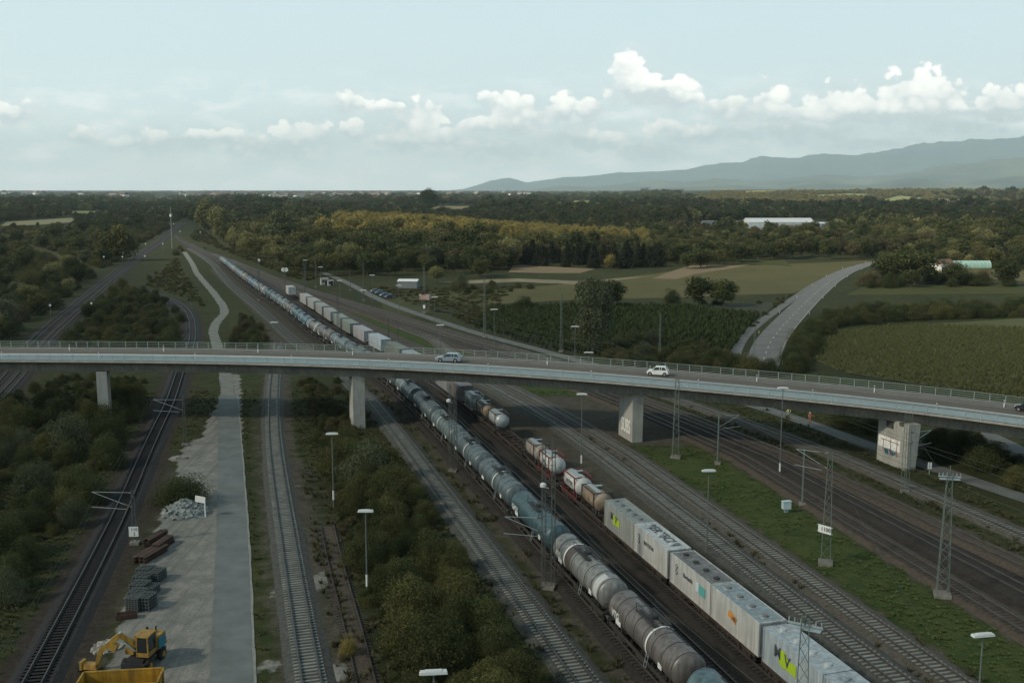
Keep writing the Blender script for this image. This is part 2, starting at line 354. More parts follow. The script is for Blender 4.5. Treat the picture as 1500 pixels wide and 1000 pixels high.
    bp = N('ShaderNodeBump'); bp.inputs['Strength'].default_value = .55; bp.inputs['Distance'].default_value = .25; L(n_f, bp.inputs['Height']); L(bp.outputs[0], b.inputs['Normal'])
    return m
def RISE(x, y):
    """the plain lifts gently towards the hills in the east"""
    a = np.clip((np.asarray(y, float) - 2250) / 3000, 0, 1); b = np.clip((np.asarray(x, float) / np.maximum(y, 1) - .07) / .16, 0, 1); return 33 * a * a * (3 - 2 * a) * b * b * (3 - 2 * b)
def GR(u, v):
    z = 0.
    for _ in range(40): x, y = G(u, v, z); z = .6 * z + .4 * float(RISE(x, y))
    return x, y
def build_ground():
    fx = np.arange(-170, 131, 1.0); fy = np.arange(40, 521, 1.0)
    ox = [200, 240, 300, 380, 480, 620, 800, 1000, 1250, 1500, 1800, 2150, 2600, 3100, 3800, 4700, 6000, 8000, 11000, 16000, 30000]
    xs = np.r_[[-v - 30 for v in ox[::-1]], fx, [v - 40 for v in ox]]
    ys = np.r_[[-1500, -600, -200, -60, 0, 20], fy, 540, 570, 610, 660, 720, 800, 900, 1030, 1200, 1450, 1800, 2100, 2400, 2700, 3050, 3400, 3800, 4300, 4900, 5600, 6500, 8500, 12000, 18000, 31000]
    X, Y = np.meshgrid(xs, ys); nx, ny = len(xs), len(ys)
    near = (X > -169) & (X < 130) & (Y > 40) & (Y < 520)
    d = (X - base_x(Y)) * COS; sq = squeeze(Y); on = np.where(d > 9.3, 9.3 + (d - 9.3) / np.maximum(sq, .05), d)
    m = {}
    dirt = ((on > -9) & (on < 60)).astype(float)
    wedge = (on > 18.5 + 4.4 + .032 * (np.clip(Y, 40, 170) - 78) + 2.4) & (on < 36.3 + .075 * (np.clip(Y, 60, 150) - 93) - 2.4) & (Y < 158)
    wedge |= (on > 28) & (on < 38.5) & (Y > 196) & (Y < 330)
    dirt[wedge] = 0
    strip = (on > 11.9) & (on < 16.0) & (Y < 200); 
    dirt[(on > 49.8) & (on < 53.4)] = .3; dirt[(on > 44.6) & (on < 46.2)] = .5; dirt[(on > 57.6) & (on < 60)] = .2
    dirt[(on > 20.9) & (on < 21.0 + .03 * Y)] *= .8
    dirt[(on < -3.0) & (on > -4.8) & (Y < 230)] = .30; dirt[(on < -7.6) & (on > -9)] = .35
    dirt[(on < -1.8) & (on > -3.0)] = .75
    oil = (((on > 1.6) & (on < 7.4)) | ((on > 38.6) & (on < 46.2) & ~wedge)).astype(float)
    oil[(on > 46.2) & (on < 50)] = .35
    tr2 = band(X, Y, TRACKS['straight'], -2.6, 3.6); dirt[tr2] = .7
    tr2b = band(X, Y, TRACKS['straight'], 3.6, 7.5) & (Y < 150); dirt[tr2b] = .38
    pale = np.zeros_like(X)
    dist2 = (X - TRACKS['straight'](Y)) * COS
    # bare gravel pads beside the straight track
    for (u, v, ru, rv) in ((404, 868, .8, 1.6), (399, 975, 1.0, 2.2), (392, 775, .7, 2.2), (386, 690, .6, 3.0), (466, 852, 1.1, 5.0), (486, 985, 1.8, 2.6), (432, 712, 1.0, 2.2), (474, 800, .7, 3.0)):
        gx, gy = G(u, v); pale[((X - gx) / ru) ** 2 + ((Y - gy) / rv) ** 2 < 1] = .75
    yd = inside(X, Y, YARD); pale[yd] = 1
    t1 = band(X, Y, TRACKS['curving'], -3.4, 3.2) & (Y < 430); oil[t1] = .9
    t1b = band(X, Y, TRACKS['curving'], 3.2, 9.0) & (Y < 155) & (pale < .1); dirt[t1b] = .62; oil[band(X, Y, TRACKS['curving'], 3.0, 5.5) & (Y < 155) & (pale < .1)] = .55
    t0 = band(X, Y, TRACKS['main a'], -3, 7.5); oil[t0] = .8
    olive = np.zeros_like(X); bright = np.zeros_like(X)
    olive[(on > 20.8) & (on < 26) & (Y < 170)] = .75; dirt[(on > 20.8 + .03 * (Y - 78).clip(0, 90)) & (on < 22.0 + .03 * (Y - 78).clip(0, 90)) & (Y < 170)] = .35
    olive[(on > -5.2) & (on < -1.9)] = .35
    bright[wedge] = .85
    gx2 = (X > TRACKS['curving'](Y) + 6) & (X < TRACKS['straight'](Y) + 20) & (Y > 195) & (Y < 420); bright[gx2] = .15
    gg = (X - ROAD_x(Y) > 2.5) & (X < TRACKS['straight'](Y) - 2.3); bright[gg & (Y < 190)] = .25; 
    dirt[gg & (Y < 190) & (X > TRACKS['straight'](Y) - 4.2)] = .45
    def blur(a, n=1):
        for _ in range(n):
            p = np.pad(a, 1, 'edge'); a = (p[1:-1, 1:-1] * 2 + p[:-2, 1:-1] + p[2:, 1:-1] + p[1:-1, :-2] + p[1:-1, 2:]) / 6
        return a
    arr = [np.where(near, blur(k, 1), 0) for k in (dirt, oil, pale)]; arr2 = [np.where(near, blur(k, 2), 0) for k in (olive, bright)]
    # gentle unevenness, none under tracks, roads and yard
    r = np.random.RandomState(3); nz = r.rand(ny, nx) - .5
    for _ in range(4): nz = blur(nz)
    flat = np.clip(arr[0] + arr[1] + arr[2], 0, 1)
    for Q, k in ((R2, 7), (CYC, 4), (SERV, 5), (ROAD, 4)):
        for q in Q: flat[np.hypot(X - q[0], Y - q[1]) < k] = 1
    flat[(Y > 225)] = np.maximum(flat[Y > 225], .75)
    Z = np.where(near, nz * 1.1 * (1 - flat), 0) - .02
    Z = Z + RISE(X, Y)
    # ditch between the yard and the dark curving track
    me = bpy.data.meshes.new('ground'); V = np.stack([X, Y, Z], 2).reshape(-1, 3)
    i = np.arange(nx * ny).reshape(ny, nx); F = np.stack([i[:-1, :-1], i[:-1, 1:], i[1:, 1:], i[1:, :-1]], 2).reshape(-1, 4)
    me.vertices.add(len(V)); me.vertices.foreach_set('co', V.ravel()); me.loops.add(F.size); me.loops.foreach_set('vertex_index', F.ravel().astype(np.int32))
    me.polygons.add(len(F)); me.polygons.foreach_set('loop_start', np.arange(0, F.size, 4, dtype=np.int32)); me.polygons.foreach_set('loop_total', np.full(len(F), 4, np.int32))
    me.update(calc_edges=True); me.polygons.foreach_set('use_smooth', [True] * len(F))
    for nm, ar in (('m1', arr), ('m2', arr2 + [np.zeros_like(X)])):
        a = me.color_attributes.new(nm, 'FLOAT_COLOR', 'POINT'); c = np.stack([k.ravel() for k in ar] + [np.ones(nx * ny)], 1); a.data.foreach_set('color', c.ravel().astype(np.float32))
    me.materials.append(ground_mat()); o = link('ground', me); tag(o, kind='structure')
    return dict(ox=len(ox), X=X, Y=Y, dirt=arr[0], oil=arr[1], pale=arr[2], near=near)
def ROAD_x(y):
    o = np.argsort(ROAD[:, 1]); return np.interp(y, ROAD[o, 1], ROAD[o, 0])
GD = build_ground()
def is_open(x, y, lim=.3):
    """true where the near ground is grass"""
    ix = np.clip(np.round(x + 170).astype(int), 0, 300) + GD['ox']; iy = np.clip(np.round(y - 40).astype(int), 0, 480) + 6
    return (GD['dirt'][iy, ix] + GD['oil'][iy, ix] + GD['pale'][iy, ix]) < lim

# ------------------------------------------------------------------ fields, roads and paths
def rise_field(name, poly, mat, dz):
    P = [GR(u, v) for u, v in poly]; c = np.mean(P, 0); mb = MB(); n = len(P); lv = 8
    f = lambda p: (p[0], p[1], float(RISE(*p)) + dz)
    for i in range(n):
        a, b = np.array(P[i]), np.array(P[(i + 1) % n])
        for k in range(lv):
            for j in range(4):
                q = lambda s, t: f(c + (a + (b - a) * t - c) * s)
                s0, s1, t0, t1 = k / lv, (k + 1) / lv, j / 4, (j + 1) / 4
                mb.quad(q(s0, t0), q(s1, t0), q(s1, t1), q(s0, t1))
    return tag(mb.build(name, mat), kind='structure')
def sheet(name, poly, mat, z, kind='structure'):
    mb = MB(); mb.poly([(x, y, z) for x, y in poly]); return tag(mb.build(name, mat), kind=kind)
def rows_mat(name, c1, c2, scale, ang, c3, mixs=.05):
    m = bpy.data.materials.new(name); m.use_nodes = True; nt = m.node_tree; b = nt.nodes['Principled BSDF']; N = nt.nodes.new; L = nt.links.new
    b.inputs['Roughness'].default_value = .95; b.inputs['Specular IOR Level'].default_value = .1
    g = N('ShaderNodeNewGeometry'); mp = N('ShaderNodeMapping'); mp.vector_type = 'POINT'; L(g.outputs['Position'], mp.inputs[0]); mp.inputs[2].default_value = (0, 0, ang)
    w = N('ShaderNodeTexWave'); w.inputs['Scale'].default_value = scale; w.inputs['Distortion'].default_value = 1.2; w.inputs['Detail'].default_value = 3; L(mp.outputs[0], w.inputs[0])
    n = N('ShaderNodeTexNoise'); n.inputs['Scale'].default_value = mixs; n.inputs['Detail'].default_value = 7; n.inputs['Roughness'].default_value = .68; L(g.outputs['Position'], n.inputs[0])
    mr = N('ShaderNodeMapRange'); L(n.outputs[0], mr.inputs[0]); mr.inputs[1].default_value = .36; mr.inputs[2].default_value = .66
    a = N('ShaderNodeMix'); a.data_type = 'RGBA'; L(w.outputs[1], a.inputs[0]); a.inputs[6].default_value = (*c1, 1); a.inputs[7].default_value = (*c2, 1)
    c = N('ShaderNodeMix'); c.data_type = 'RGBA'; L(mr.outputs[0], c.inputs[0]); L(a.outputs[2], c.inputs[6]); c.inputs[7].default_value = (*c3, 1)
    L(c.outputs[2], b.inputs['Base Color']); return m
M_STUB = rows_mat('stubble', (.108, .096, .044), (.092, .084, .038), .10, 1.2, (.072, .074, .028), .02)
M_TAN = rows_mat('dry soil', (.20, .155, .105), (.165, .13, .085), .2, .4, (.15, .125, .075), .05)
M_MEADOW = rows_mat('meadow', (.058, .064, .024), (.072, .074, .028), .06, .8, (.044, .052, .019), .03)
M_PALE = rows_mat('pale bank', (.25, .225, .165), (.20, .18, .13), .2, .4, (.13, .12, .07), .12)
sheet('stubble_field', GP([(740, 424), (830, 416), (960, 401), (1010, 393), (1120, 388), (1290, 381), (1250, 388), (1212, 404), (1180, 424), (1160, 430), (1080, 432), (1000, 436), (860, 438), (700, 447), (640, 444)]), M_STUB, .03)
sheet('soil_strip', GP([(745, 399), (752, 388), (800, 390), (872, 394), (850, 400), (790, 400)]), M_TAN, .05)
sheet('soil_strip', GP([(955, 408), (985, 397), (1010, 389), (1100, 388), (1060, 395), (1020, 401), (990, 409)]), M_TAN, .06)
sheet('pale_bank', GP([(640, 413), (700, 410), (760, 408), (850, 412), (900, 408), (960, 404), (850, 417), (760, 413), (680, 416)]), M_PALE, .07)
sheet('meadow', GP([(560, 470), (560, 440), (640, 425), (740, 424), (700, 447), (640, 444), (620, 462)]), M_MEADOW, .04)
sheet('meadow', GP([(1240, 432), (1265, 420), (1500, 417), (1700, 417), (1700, 432), (1500, 430)]), M_MEADOW, .04)
sheet('meadow', GP([(1290, 400), (1330, 388), (1500, 396), (1700, 396), (1700, 412), (1500, 412)]), M_STUB, .035)
sheet('meadow', GP([(1080, 384), (1090, 376), (1150, 381), (1160, 390), (1120, 388)]), M_MEADOW, .05)
M_SUN1 = rows_mat('sunny pasture', (.26, .27, .11), (.30, .29, .12), .03, .3, (.20, .22, .08), .02); M_SUN2 = rows_mat('pale pasture', (.22, .24, .09), (.27, .26, .12), .03, .9, (.30, .25, .16), .02); M_SUN3 = rows_mat('ripe field', (.36, .29, .13), (.30, .24, .10), .03, .9, (.26, .22, .10), .02)  # distant pastures: sunlight put into the raised base colours
rise_field('sunny_field', [(1288, 294), (1318, 287), (1350, 290), (1335, 297)], M_SUN1, 1.0)
rise_field('sunny_field', [(1330, 300), (1385, 292), (1440, 294), (1510, 299), (1510, 304), (1400, 305)], M_SUN2, 1.0)
rise_field('sunny_field', [(1340, 298), (1375, 291), (1388, 292), (1352, 300)], M_TAN, 1.6)
rise_field('sunny_field', [(1060, 283.5), (1110, 281.6), (1140, 281.8), (1100, 283.8)], M_SUN3, 1.0)
rise_field('sunny_field', [(1180, 287), (1240, 284), (1290, 285), (1230, 288.5)], M_SUN1, 1.2)
for pl, mt in (([(625, 306), (640, 302), (720, 302), (700, 306)], M_SUN3), ([(0, 331), (10, 325), (60, 322), (105, 319), (112, 325), (60, 329)], M_SUN2), ([(985, 340), (1000, 336), (1045, 337), (1030, 342)], M_SUN3), ([(800, 296), (850, 294), (900, 295), (860, 298)], M_SUN1), ([(60, 311), (120, 309), (200, 311), (120, 314)], M_SUN1), ([(1090, 362), (1120, 358), (1200, 360), (1150, 365)], M_MEADOW), ([(520, 322), (600, 319), (660, 320), (600, 324)], M_MEADOW)): sheet('sunny_field', GP(pl), mt, .06)

M_ASPH = pmat('asphalt', (.135, .138, .134), .9, .22, .25, coord='World', bump=.1)
M_PATH = pmat('worn asphalt', (.120, .126, .120), .9, .2, .3, coord='World')
M_CONC_ROAD = pmat('yard road surface', (.128, .146, .142), .85, .2, .35, coord='World', bump=.1, streak=0)
M_GRAVELPATH = pmat('pale gravel path', (.160, .166, .148), .95, .22, .5, coord='World')
M_WHITE = pmat('white road paint', (.38, .39, .37), .7, .3, 2.0, coord='World')
def ribbon(name, P, w, mat, z, kind='structure', wob=0.0, parent=None, taper=None):
    mb = MB(); P = [Vector((p[0], p[1], 0)) for p in P]; pr = None
    for k, p in enumerate(P):
        d = P[min(k + 1, len(P) - 1)] - P[max(k - 1, 0)]; d.normalize(); r = Vector((d.y, -d.x, 0))
        ww = w * (taper[k] if taper is not None else 1)
        a = p - r * (ww / 2 + wob * (rs.rand() - .5)); b = p + r * (ww / 2 + wob * (rs.rand() - .5)); a.z = b.z = z
        if pr: mb.quad(pr[0], pr[1], b, a)
        pr = (a, b)
    o = mb.build(name, mat, parent)
    if kind: tag(o, kind=kind)
    return o
kk = int(np.argmax(ROAD[:, 1] > 196))
ribbon('yard_road', ROAD[:kk + 1], 3.6, M_CONC_ROAD, .03, wob=.06)
ribbon('kerb_line', offset_path(ROAD[:kk + 1], 1.85), .2, pmat('pale kerb', (.22, .225, .21), .9, .2, 1, coord='World'), .034, wob=.1)
ribbon('gravel_path', ROAD[kk:], 2.7, M_GRAVELPATH, .03, wob=.35)
ribbon('country_road', R2, 8.2, M_ASPH, .06)
ribbon('edge_line', offset_path(R2, 3.75), .12, M_WHITE, .075)
mb = MB()
for k in range(0, len(R2) - 2, 3):
    p, q = Vector((*R2[k][:2], 0)), Vector((*R2[k + 1][:2], 0)); d = (q - p).normalized(); r = Vector((d.y, -d.x, 0)) * .1; e = p + d * 3.4; z = Vector((0, 0, .075))
    mb.quad(p - r + z, p + r + z, e + r + z, e - r + z)
tag(mb.build('centre_marking', M_WHITE), kind='structure')
ribbon('cycle_path', CYC, 3.0, M_PATH, .05)
ribbon('service_path', SERV, 3.4, M_PATH, .05, wob=.06)
ribbon('lower_road', smooth_path(GP([(1420, 628), (1450, 645), (1500, 668), (1600, 705), (1750, 760)]), 3, 5), 6.0, M_PATH, .05)
sheet('dirt_bank', GP([(1452, 682), (1470, 680), (1500, 690), (1500, 706), (1470, 700)]), M_TAN, .04)
# ------------------------------------------------------------------ railway tracks
M_RAIL = pmat('worn rail steel', (.095, .088, .082), .45, .3, .6, metal=.5, spec=.5)
M_SLEEP = pmat('concrete sleeper', (.185, .195, .180), .9, .28, .8, coord='World', objvar=.12)
M_SLEEPW = pmat('dark wooden sleeper', (.052, .046, .040), .9, .3, .8, coord='World', objvar=.15)
def ballast(name, c1, c2): return pmat(name, c1, .97, 0, 2.4, col2=c2, bump=.6, coord='World', detail=8)
B_GREY = ballast('grey ballast', (.088, .091, .083), (.036, .038, .034)); B_TAN = ballast('tan ballast', (.100, .093, .076), (.046, .042, .034))
B_DARK = ballast('oily ballast', (.038, .034, .029), (.018, .016, .014)); B_BROWN = ballast('brown ballast', (.092, .074, .056), (.042, .034, .026))
B_BLACK = ballast('black ballast', (.030, .030, .032), (.016, .016, .018))
rail_prof = [(-.075, 0), (-.075, .03), (-.018, .05), (-.018, .13), (-.04, .14), (-.04, .17), (.04, .17), (.04, .14), (.018, .13), (.018, .05), (.075, .03), (.075, 0)]
rail_lo = [(-.06, 0), (-.045, .17), (.045, .17), (.06, 0)]
def sleeper_mesh(nm, mat):
    mb = MB(); mb.box((0, 0, 0), (2.6, .27, .16), taper=.95)
    for s in (-.75, .75): mb.box((s, 0, .09), (.32, .20, .03))
    return mb.mesh(nm, mat)
ME_SL, ME_SLW = sleeper_mesh('sleeper', M_SLEEP), sleeper_mesh('sleeper', M_SLEEPW)
NTR = [0]
def track(key, y0, y1, bal, label, concrete=True, sleep_to=None, near=60, bedw=1.5, rise=.24, proud=.03, railm=None):
    NTR[0] += 1; rise += .005 * NTR[0] - .04; proud -= .005 * NTR[0] - .04
    fn = TRACKS[key]; ys = np.r_[np.arange(y0, min(y1, 260), 2.0), np.arange(max(y0, 260), y1, 6.0)] if y1 > 260 else np.arange(y0, y1 + .1, 2.0)
    ys = np.unique(ys); P = [(float(fn(y)), float(y), 0) for y in ys]
    mb = MB(); mb.sweep(P, [(-bedw - .75, -.03), (-bedw, rise), (bedw, rise), (bedw + .75, -.03)], closed=False); tag(mb.build('track_bed', bal), kind='structure')
    root = tag(empty('railway_track', P[0]), label, 'railway track', 'railway tracks in the yard'); o = Vector(P[0])
    top = rise + proud + .08
    for s in (-.755, .755):
        mb = MB(); ya = [p for p in P]
        Q = []
        for k, p in enumerate(ya):
            a = heading(fn, p[1]); Q.append((p[0] + s * math.cos(a) - o.x, p[1] + s * math.sin(a) - o.y, top - .02))
        mb.sweep(Q, rail_lo); mb.build('rail', railm or M_RAIL, root)
    st = sleep_to or min(y1, 320); y = y0 + .2; k = 0; me = ME_SL if concrete else ME_SLW; rest = MB()
    while y < st:
        a = heading(fn, y); x = float(fn(y)); vis = y > 55
        if vis and k < near:
            c = link('sleeper', me, root, (x - o.x, y - o.y, rise + proud - .06), a + (rs.rand() - .5) * .02); k += 1
        elif vis: rest.box((x - o.x, y - o.y, rise + proud - .06), (2.6, .27, .16), rz=a)
        y += .62 * math.cos(a)
    if rest.f: tag(rest.build('sleeper_run', me.materials[0], root), kind='stuff')
    return root
track('straight', 50, 268, B_GREY, 'straight grey track with pale sleepers beside the yard road', near=95, sleep_to=260, bedw=1.3)
track('grey', 60, 700, B_GREY, 'grey track with pale sleepers along the foot of the tank wagons', near=95, sleep_to=260)
track('tank', 50, 900, B_DARK, 'dark oily track under the long row of tank wagons', False, near=20, sleep_to=200)
track('dark', 55, 800, B_DARK, 'empty blackish track running between the two standing trains', False, near=40, sleep_to=220, proud=-.01)
track('box', 50, 760, B_DARK, 'track carrying the train of box and tank containers', False, near=20, sleep_to=200)
track('seven', 50, 640, B_GREY, 'grey track with ladder of sleepers next to the container train', near=95, sleep_to=240)
track('eight', 50, 640, B_TAN, 'tan track bordering the green grass wedge', near=95, sleep_to=240, proud=.0)
track('nine', 50, 420, B_BROWN, 'brown track along the far edge of the grass wedge', False, near=70, sleep_to=220)
track('ten', 50, 420, B_DARK, 'oil blackened track in the brown part of the yard', False, near=60, sleep_to=200, proud=-.02)
track('eleven', 50, 560, B_BROWN, 'brown track second from the cycle path side', False, near=60, sleep_to=220, proud=-.02)
track('twelve', 60, 640, B_TAN, 'outermost track with clear sleepers in front of the graffiti pier', near=80, sleep_to=260)
track('curving', 45, 420, B_BLACK, 'dark electrified track curving through the scrub beside the gravel yard', False, near=95, sleep_to=250, proud=.0)
track('main a', 120, 1250, B_DARK, 'outer track of the double main line through the woods', False, near=20, sleep_to=330)
track('main b', 120, 1250, B_DARK, 'inner track of the double main line nearest the scrub', False, near=20, sleep_to=330)
track('overgrown', 58, 118, B_BROWN, 'half buried disused track among weeds beside the thicket', False, near=90, sleep_to=118, bedw=.5, rise=.04, proud=.0, railm=M_SLEEPW)
# crossover between the seventh and eighth tracks north of the bridge
TRACKS['crossing'] = lambda y: np.interp(y, [205, 225, 275, 300], [float(TRACKS['eight'](205)), float(TRACKS['eight'](225)) + .3, float(TRACKS['nine'](275)) - .3, float(TRACKS['nine'](300))])
track('crossing', 205, 300, B_TAN, 'connecting track slanting across the yard beyond the bridge', near=10, sleep_to=280, rise=.22)
# ------------------------------------------------------------------ hills
def hills(name, prof, dist, depth, mat, seed):
    pr = GP  # ridge line given in pixels
    px = np.array([p[0] for p in prof], float); pv = np.array([p[1] for p in prof], float)
    xs = np.linspace((px[0] - 750) / FPX * dist, (px[-1] - 750) / FPX * dist, 320); r = np.random.RandomState(seed)
    hv = np.interp(xs / dist * FPX + 750, px, pv); hgt = np.maximum((277.5 - hv) / FPX * dist * cP + 40, 5)
    nt_ = 26; V = []; F = []
    oct_ = [(r.rand() * 6, r.rand() * 6, f) for f in (1, 1.9, 3.7, 7.1, 13.3, 24.7)]
    for j in range(nt_):
        t = j / (nt_ - 1)                       # 0 = foot, .62 = ridge, 1 = behind
        for k, x in enumerate(xs):
            base = math.sin(min(t / .62, 1) * math.pi / 2) ** 1.25 if t < .62 else max(0, 1 - ((t - .62) / .38) ** 1.6)
            n = sum(math.sin(x / dist * 34 * f + a + 3.1 * math.sin(t * 4 * f + b)) * .5 / f for a, b, f in oct_)
            h = hgt[k] * (base * (1 + .30 * n * (1 - base)) + .0)
            if .5 < t < .75: h = hgt[k] * (base + .035 * sum(math.sin(x / dist * 34 * f + a + 2 * t * f) / f ** .45 for a, b, f in oct_) * min(1, (t - .5) / .1, (.75 - t) / .06))
            V.append((x * (1 + (t - .62) * depth / dist), dist + (t - .62) * depth + n * depth * .04 * (1 - base), h - 3))
    nx = len(xs)
    for j in range(nt_ - 1):
        for k in range(nx - 1): i = j * nx + k; F.append((i, i + 1, i + nx + 1, i + nx))
    me = bpy.data.meshes.new(name); me.from_pydata(V, [], F); me.materials.append(mat); me.polygons.foreach_set('use_smooth', [True] * len(F))
    tag(link(name, me), kind='structure')
M_HILL = pmat('haze tinted wooded slopes', (.050, .092, .112), .95, 0, .0009, col2=(.105, .150, .150), coord='World', detail=7)  # blue of the distant haze is put into the slope colour
M_HILL2 = pmat('haze tinted wooded slopes with pastures', (.024, .050, .052), .95, 0, .0012, col2=(.150, .165, .105), coord='World', detail=6)  # the woods here carry some haze blue in their colour too
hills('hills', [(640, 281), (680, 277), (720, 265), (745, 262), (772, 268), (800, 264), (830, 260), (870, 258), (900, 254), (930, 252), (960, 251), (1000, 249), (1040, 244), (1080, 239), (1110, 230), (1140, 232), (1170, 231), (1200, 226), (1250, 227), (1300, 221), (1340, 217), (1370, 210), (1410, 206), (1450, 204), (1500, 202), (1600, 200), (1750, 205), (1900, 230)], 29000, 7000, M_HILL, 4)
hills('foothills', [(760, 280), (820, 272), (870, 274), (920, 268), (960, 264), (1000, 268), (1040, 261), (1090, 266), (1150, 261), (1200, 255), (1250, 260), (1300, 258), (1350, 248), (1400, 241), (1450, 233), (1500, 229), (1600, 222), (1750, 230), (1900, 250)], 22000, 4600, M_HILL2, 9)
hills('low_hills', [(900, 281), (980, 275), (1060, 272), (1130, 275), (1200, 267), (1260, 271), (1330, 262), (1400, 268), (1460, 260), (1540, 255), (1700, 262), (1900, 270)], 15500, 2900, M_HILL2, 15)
def haze_box():
    me = MB().box((0, -500, 899), (36000, 35000, 1822)).mesh('haze', []) if False else None
    mb = MB(); mb.box((0, 0, 849.5), (72000, 72000, 1701)); m = bpy.data.materials.new('haze'); m.use_nodes = True; nt = m.node_tree; nt.nodes.clear()
    v = nt.nodes.new('ShaderNodeVolumePrincipled'); v.inputs['Color'].default_value = (.79, .94, 1.0, 1); v.inputs['Density'].default_value = HAZE_DENSITY; v.inputs['Anisotropy'].default_value = .2
    o = nt.nodes.new('ShaderNodeOutputMaterial'); nt.links.new(v.outputs[0], o.inputs[1]); tag(mb.build('haze', m), kind='stuff')
haze_box()
# ------------------------------------------------------------------ two unseen clouds added in the sun's path to shade the yard and the far woods
def shade_cloud_bank(ground_poly, alt, thick, through, seed, step=55.0):
    """a lumpy bank of cloud hanging where the sun's rays towards GROUND_POLY pass the height ALT"""
    off = sd * ((alt - 0) / sd.z); P = [(x + off.x, y + off.y) for x, y in ground_poly]; r = np.random.RandomState(seed)
    xs = np.arange(min(p[0] for p in P) - 3 * step, max(p[0] for p in P) + 3 * step, step); ys = np.arange(min(p[1] for p in P) - 3 * step, max(p[1] for p in P) + 3 * step, step)
    X, Y = np.meshgrid(xs, ys); m = inside(X + 40 * np.sin(Y / 90 + seed) + r.normal(size=X.shape) * 14, Y + 40 * np.cos(X / 110) + r.normal(size=X.shape) * 14, P).astype(float)
    for _ in range(3): q = np.pad(m, 1); m = (q[1:-1, 1:-1] * 2 + q[:-2, 1:-1] + q[2:, 1:-1] + q[1:-1, :-2] + q[1:-1, 2:]) / 6
    lump = r.rand(*X.shape); q = np.pad(lump, 1, 'edge'); lump = (q[1:-1, 1:-1] * 2 + q[:-2, 1:-1] + q[2:, 1:-1] + q[1:-1, :-2] + q[1:-1, 2:]) / 6
    top = alt + thick * np.clip((m - .25) * 1.5, 0, 1) * (.5 + lump); bot = alt - thick * .18 * np.clip((m - .25) * 1.5, 0, 1) * (.6 + lump * .5)
    ny, nx = X.shape; V = [(X[j, i], Y[j, i], top[j, i]) for j in range(ny) for i in range(nx)] + [(X[j, i], Y[j, i], bot[j, i]) for j in range(ny) for i in range(nx)]; F = []
    for j in range(ny - 1):
        for i in range(nx - 1):
            if max(m[j, i], m[j + 1, i], m[j, i + 1], m[j + 1, i + 1]) > .25: a = j * nx + i; F.append((a, a + 1, a + nx + 1, a + nx)); b = a + nx * ny; F.append((b, b + nx, b + nx + 1, b + 1))
    me = bpy.data.meshes.new('shade_cloud'); me.from_pydata(V, [], F); me.polygons.foreach_set('use_smooth', [True] * len(F))
    mt = bpy.data.materials.new('cloud vapour'); mt.use_nodes = True; nt = mt.node_tree; nt.nodes.clear(); N = nt.nodes.new; L = nt.links.new
    d = N('ShaderNodeBsdfDiffuse'); d.inputs[0].default_value = (.85, .86, .87, 1); t = N('ShaderNodeBsdfTransparent'); mx = N('ShaderNodeMixShader'); mx.inputs[0].default_value = 1 - through; L(t.outputs[0], mx.inputs[1]); L(d.outputs[0], mx.inputs[2]); o = N('ShaderNodeOutputMaterial'); L(mx.outputs[0], o.inputs[0])
    me.materials.append(mt); tag(link('shade_cloud', me), kind='stuff')
shade_cloud_bank([(-700, -500), (500, -500), (420, 120), (170, 230), (60, 330), (-120, 420), (-420, 520), (-900, 500)], 1850, 120, .70, 3)
shade_cloud_bank([(-1900, 1150), (-300, 1080), (500, 1160), (1500, 1050), (2300, 1500), (2100, 2300), (700, 2350), (-200, 2700), (-1900, 2500)], 1900, 140, .62, 8, 90.0)
# ------------------------------------------------------------------ the road bridge
M_CONC = pmat('weathered concrete', (.205, .195, .165), .9, .22, .35, coord='World', bump=.08, streak=.35)
M_CONCD = pmat('dark stained concrete', (.095, .092, .080), .9, .28, .3, coord='World', streak=.5)
M_PIER = pmat('pale pier concrete', (.36, .36, .325), .9, .14, .4, coord='World', streak=.22)
M_CORN = pmat('pale cornice concrete', (.33, .31, .27), .85, .2, .8, coord='World')
M_DECK = pmat('bridge carriageway', (.128, .112, .094), .92, .14, .18, coord='World')
M_WALK = pmat('bridge footway', (.150, .150, .138), .9, .16, .4, coord='World')
M_GALV = pmat('galvanised steel', (.34, .40, .41), .45, .1, 2, metal=.35, spec=.5)
M_INFILL = pmat('blue grey railing infill', (.37, .51, .56), .6, .08, .6, metal=.1)
M_GREENRAIL = pmat('pale green railing paint', (.27, .33, .30), .5, .1, 2)
M_DARK = pmat('dark steel', (.030, .031, .032), .6, .25, 1.2)
M_BLK = pmat('black rubber', (.014, .014, .015), .75, .2, 3)
M_SIGNW = pmat('white sign face', (.66, .68, .66), .5, .06, 2)
def P3(u, v, z):
    x, y = G(u, v, z); return (x, y, z)
EDGE = [P3(-260, 528, 11.0), P3(0, 528.3, 11.0), P3(190, 529.3, 11.0), P3(375, 532.2, 11.0), P3(532, 537, 10.95), P3(725, 547, 10.55), P3(850, 556, 10.2), P3(994, 568.5, 9.75), P3(1200, 587.5, 9.1), P3(1318, 600.5, 8.75), P3(1426, 614, 8.4), P3(1500, 623.5, 8.2), P3(1640, 644, 7.8)]
_a, _b = np.array(EDGE[-2]), np.array(EDGE[-1]); EDGE += [tuple(_b + (_b - _a) * k) for k in (1.5, 3.0, 4.5)]
EDGE = smooth_path(EDGE, 1.0, 21)
EDGE = EDGE[(EDGE[:, 0] > -130)]
BW = 15.0
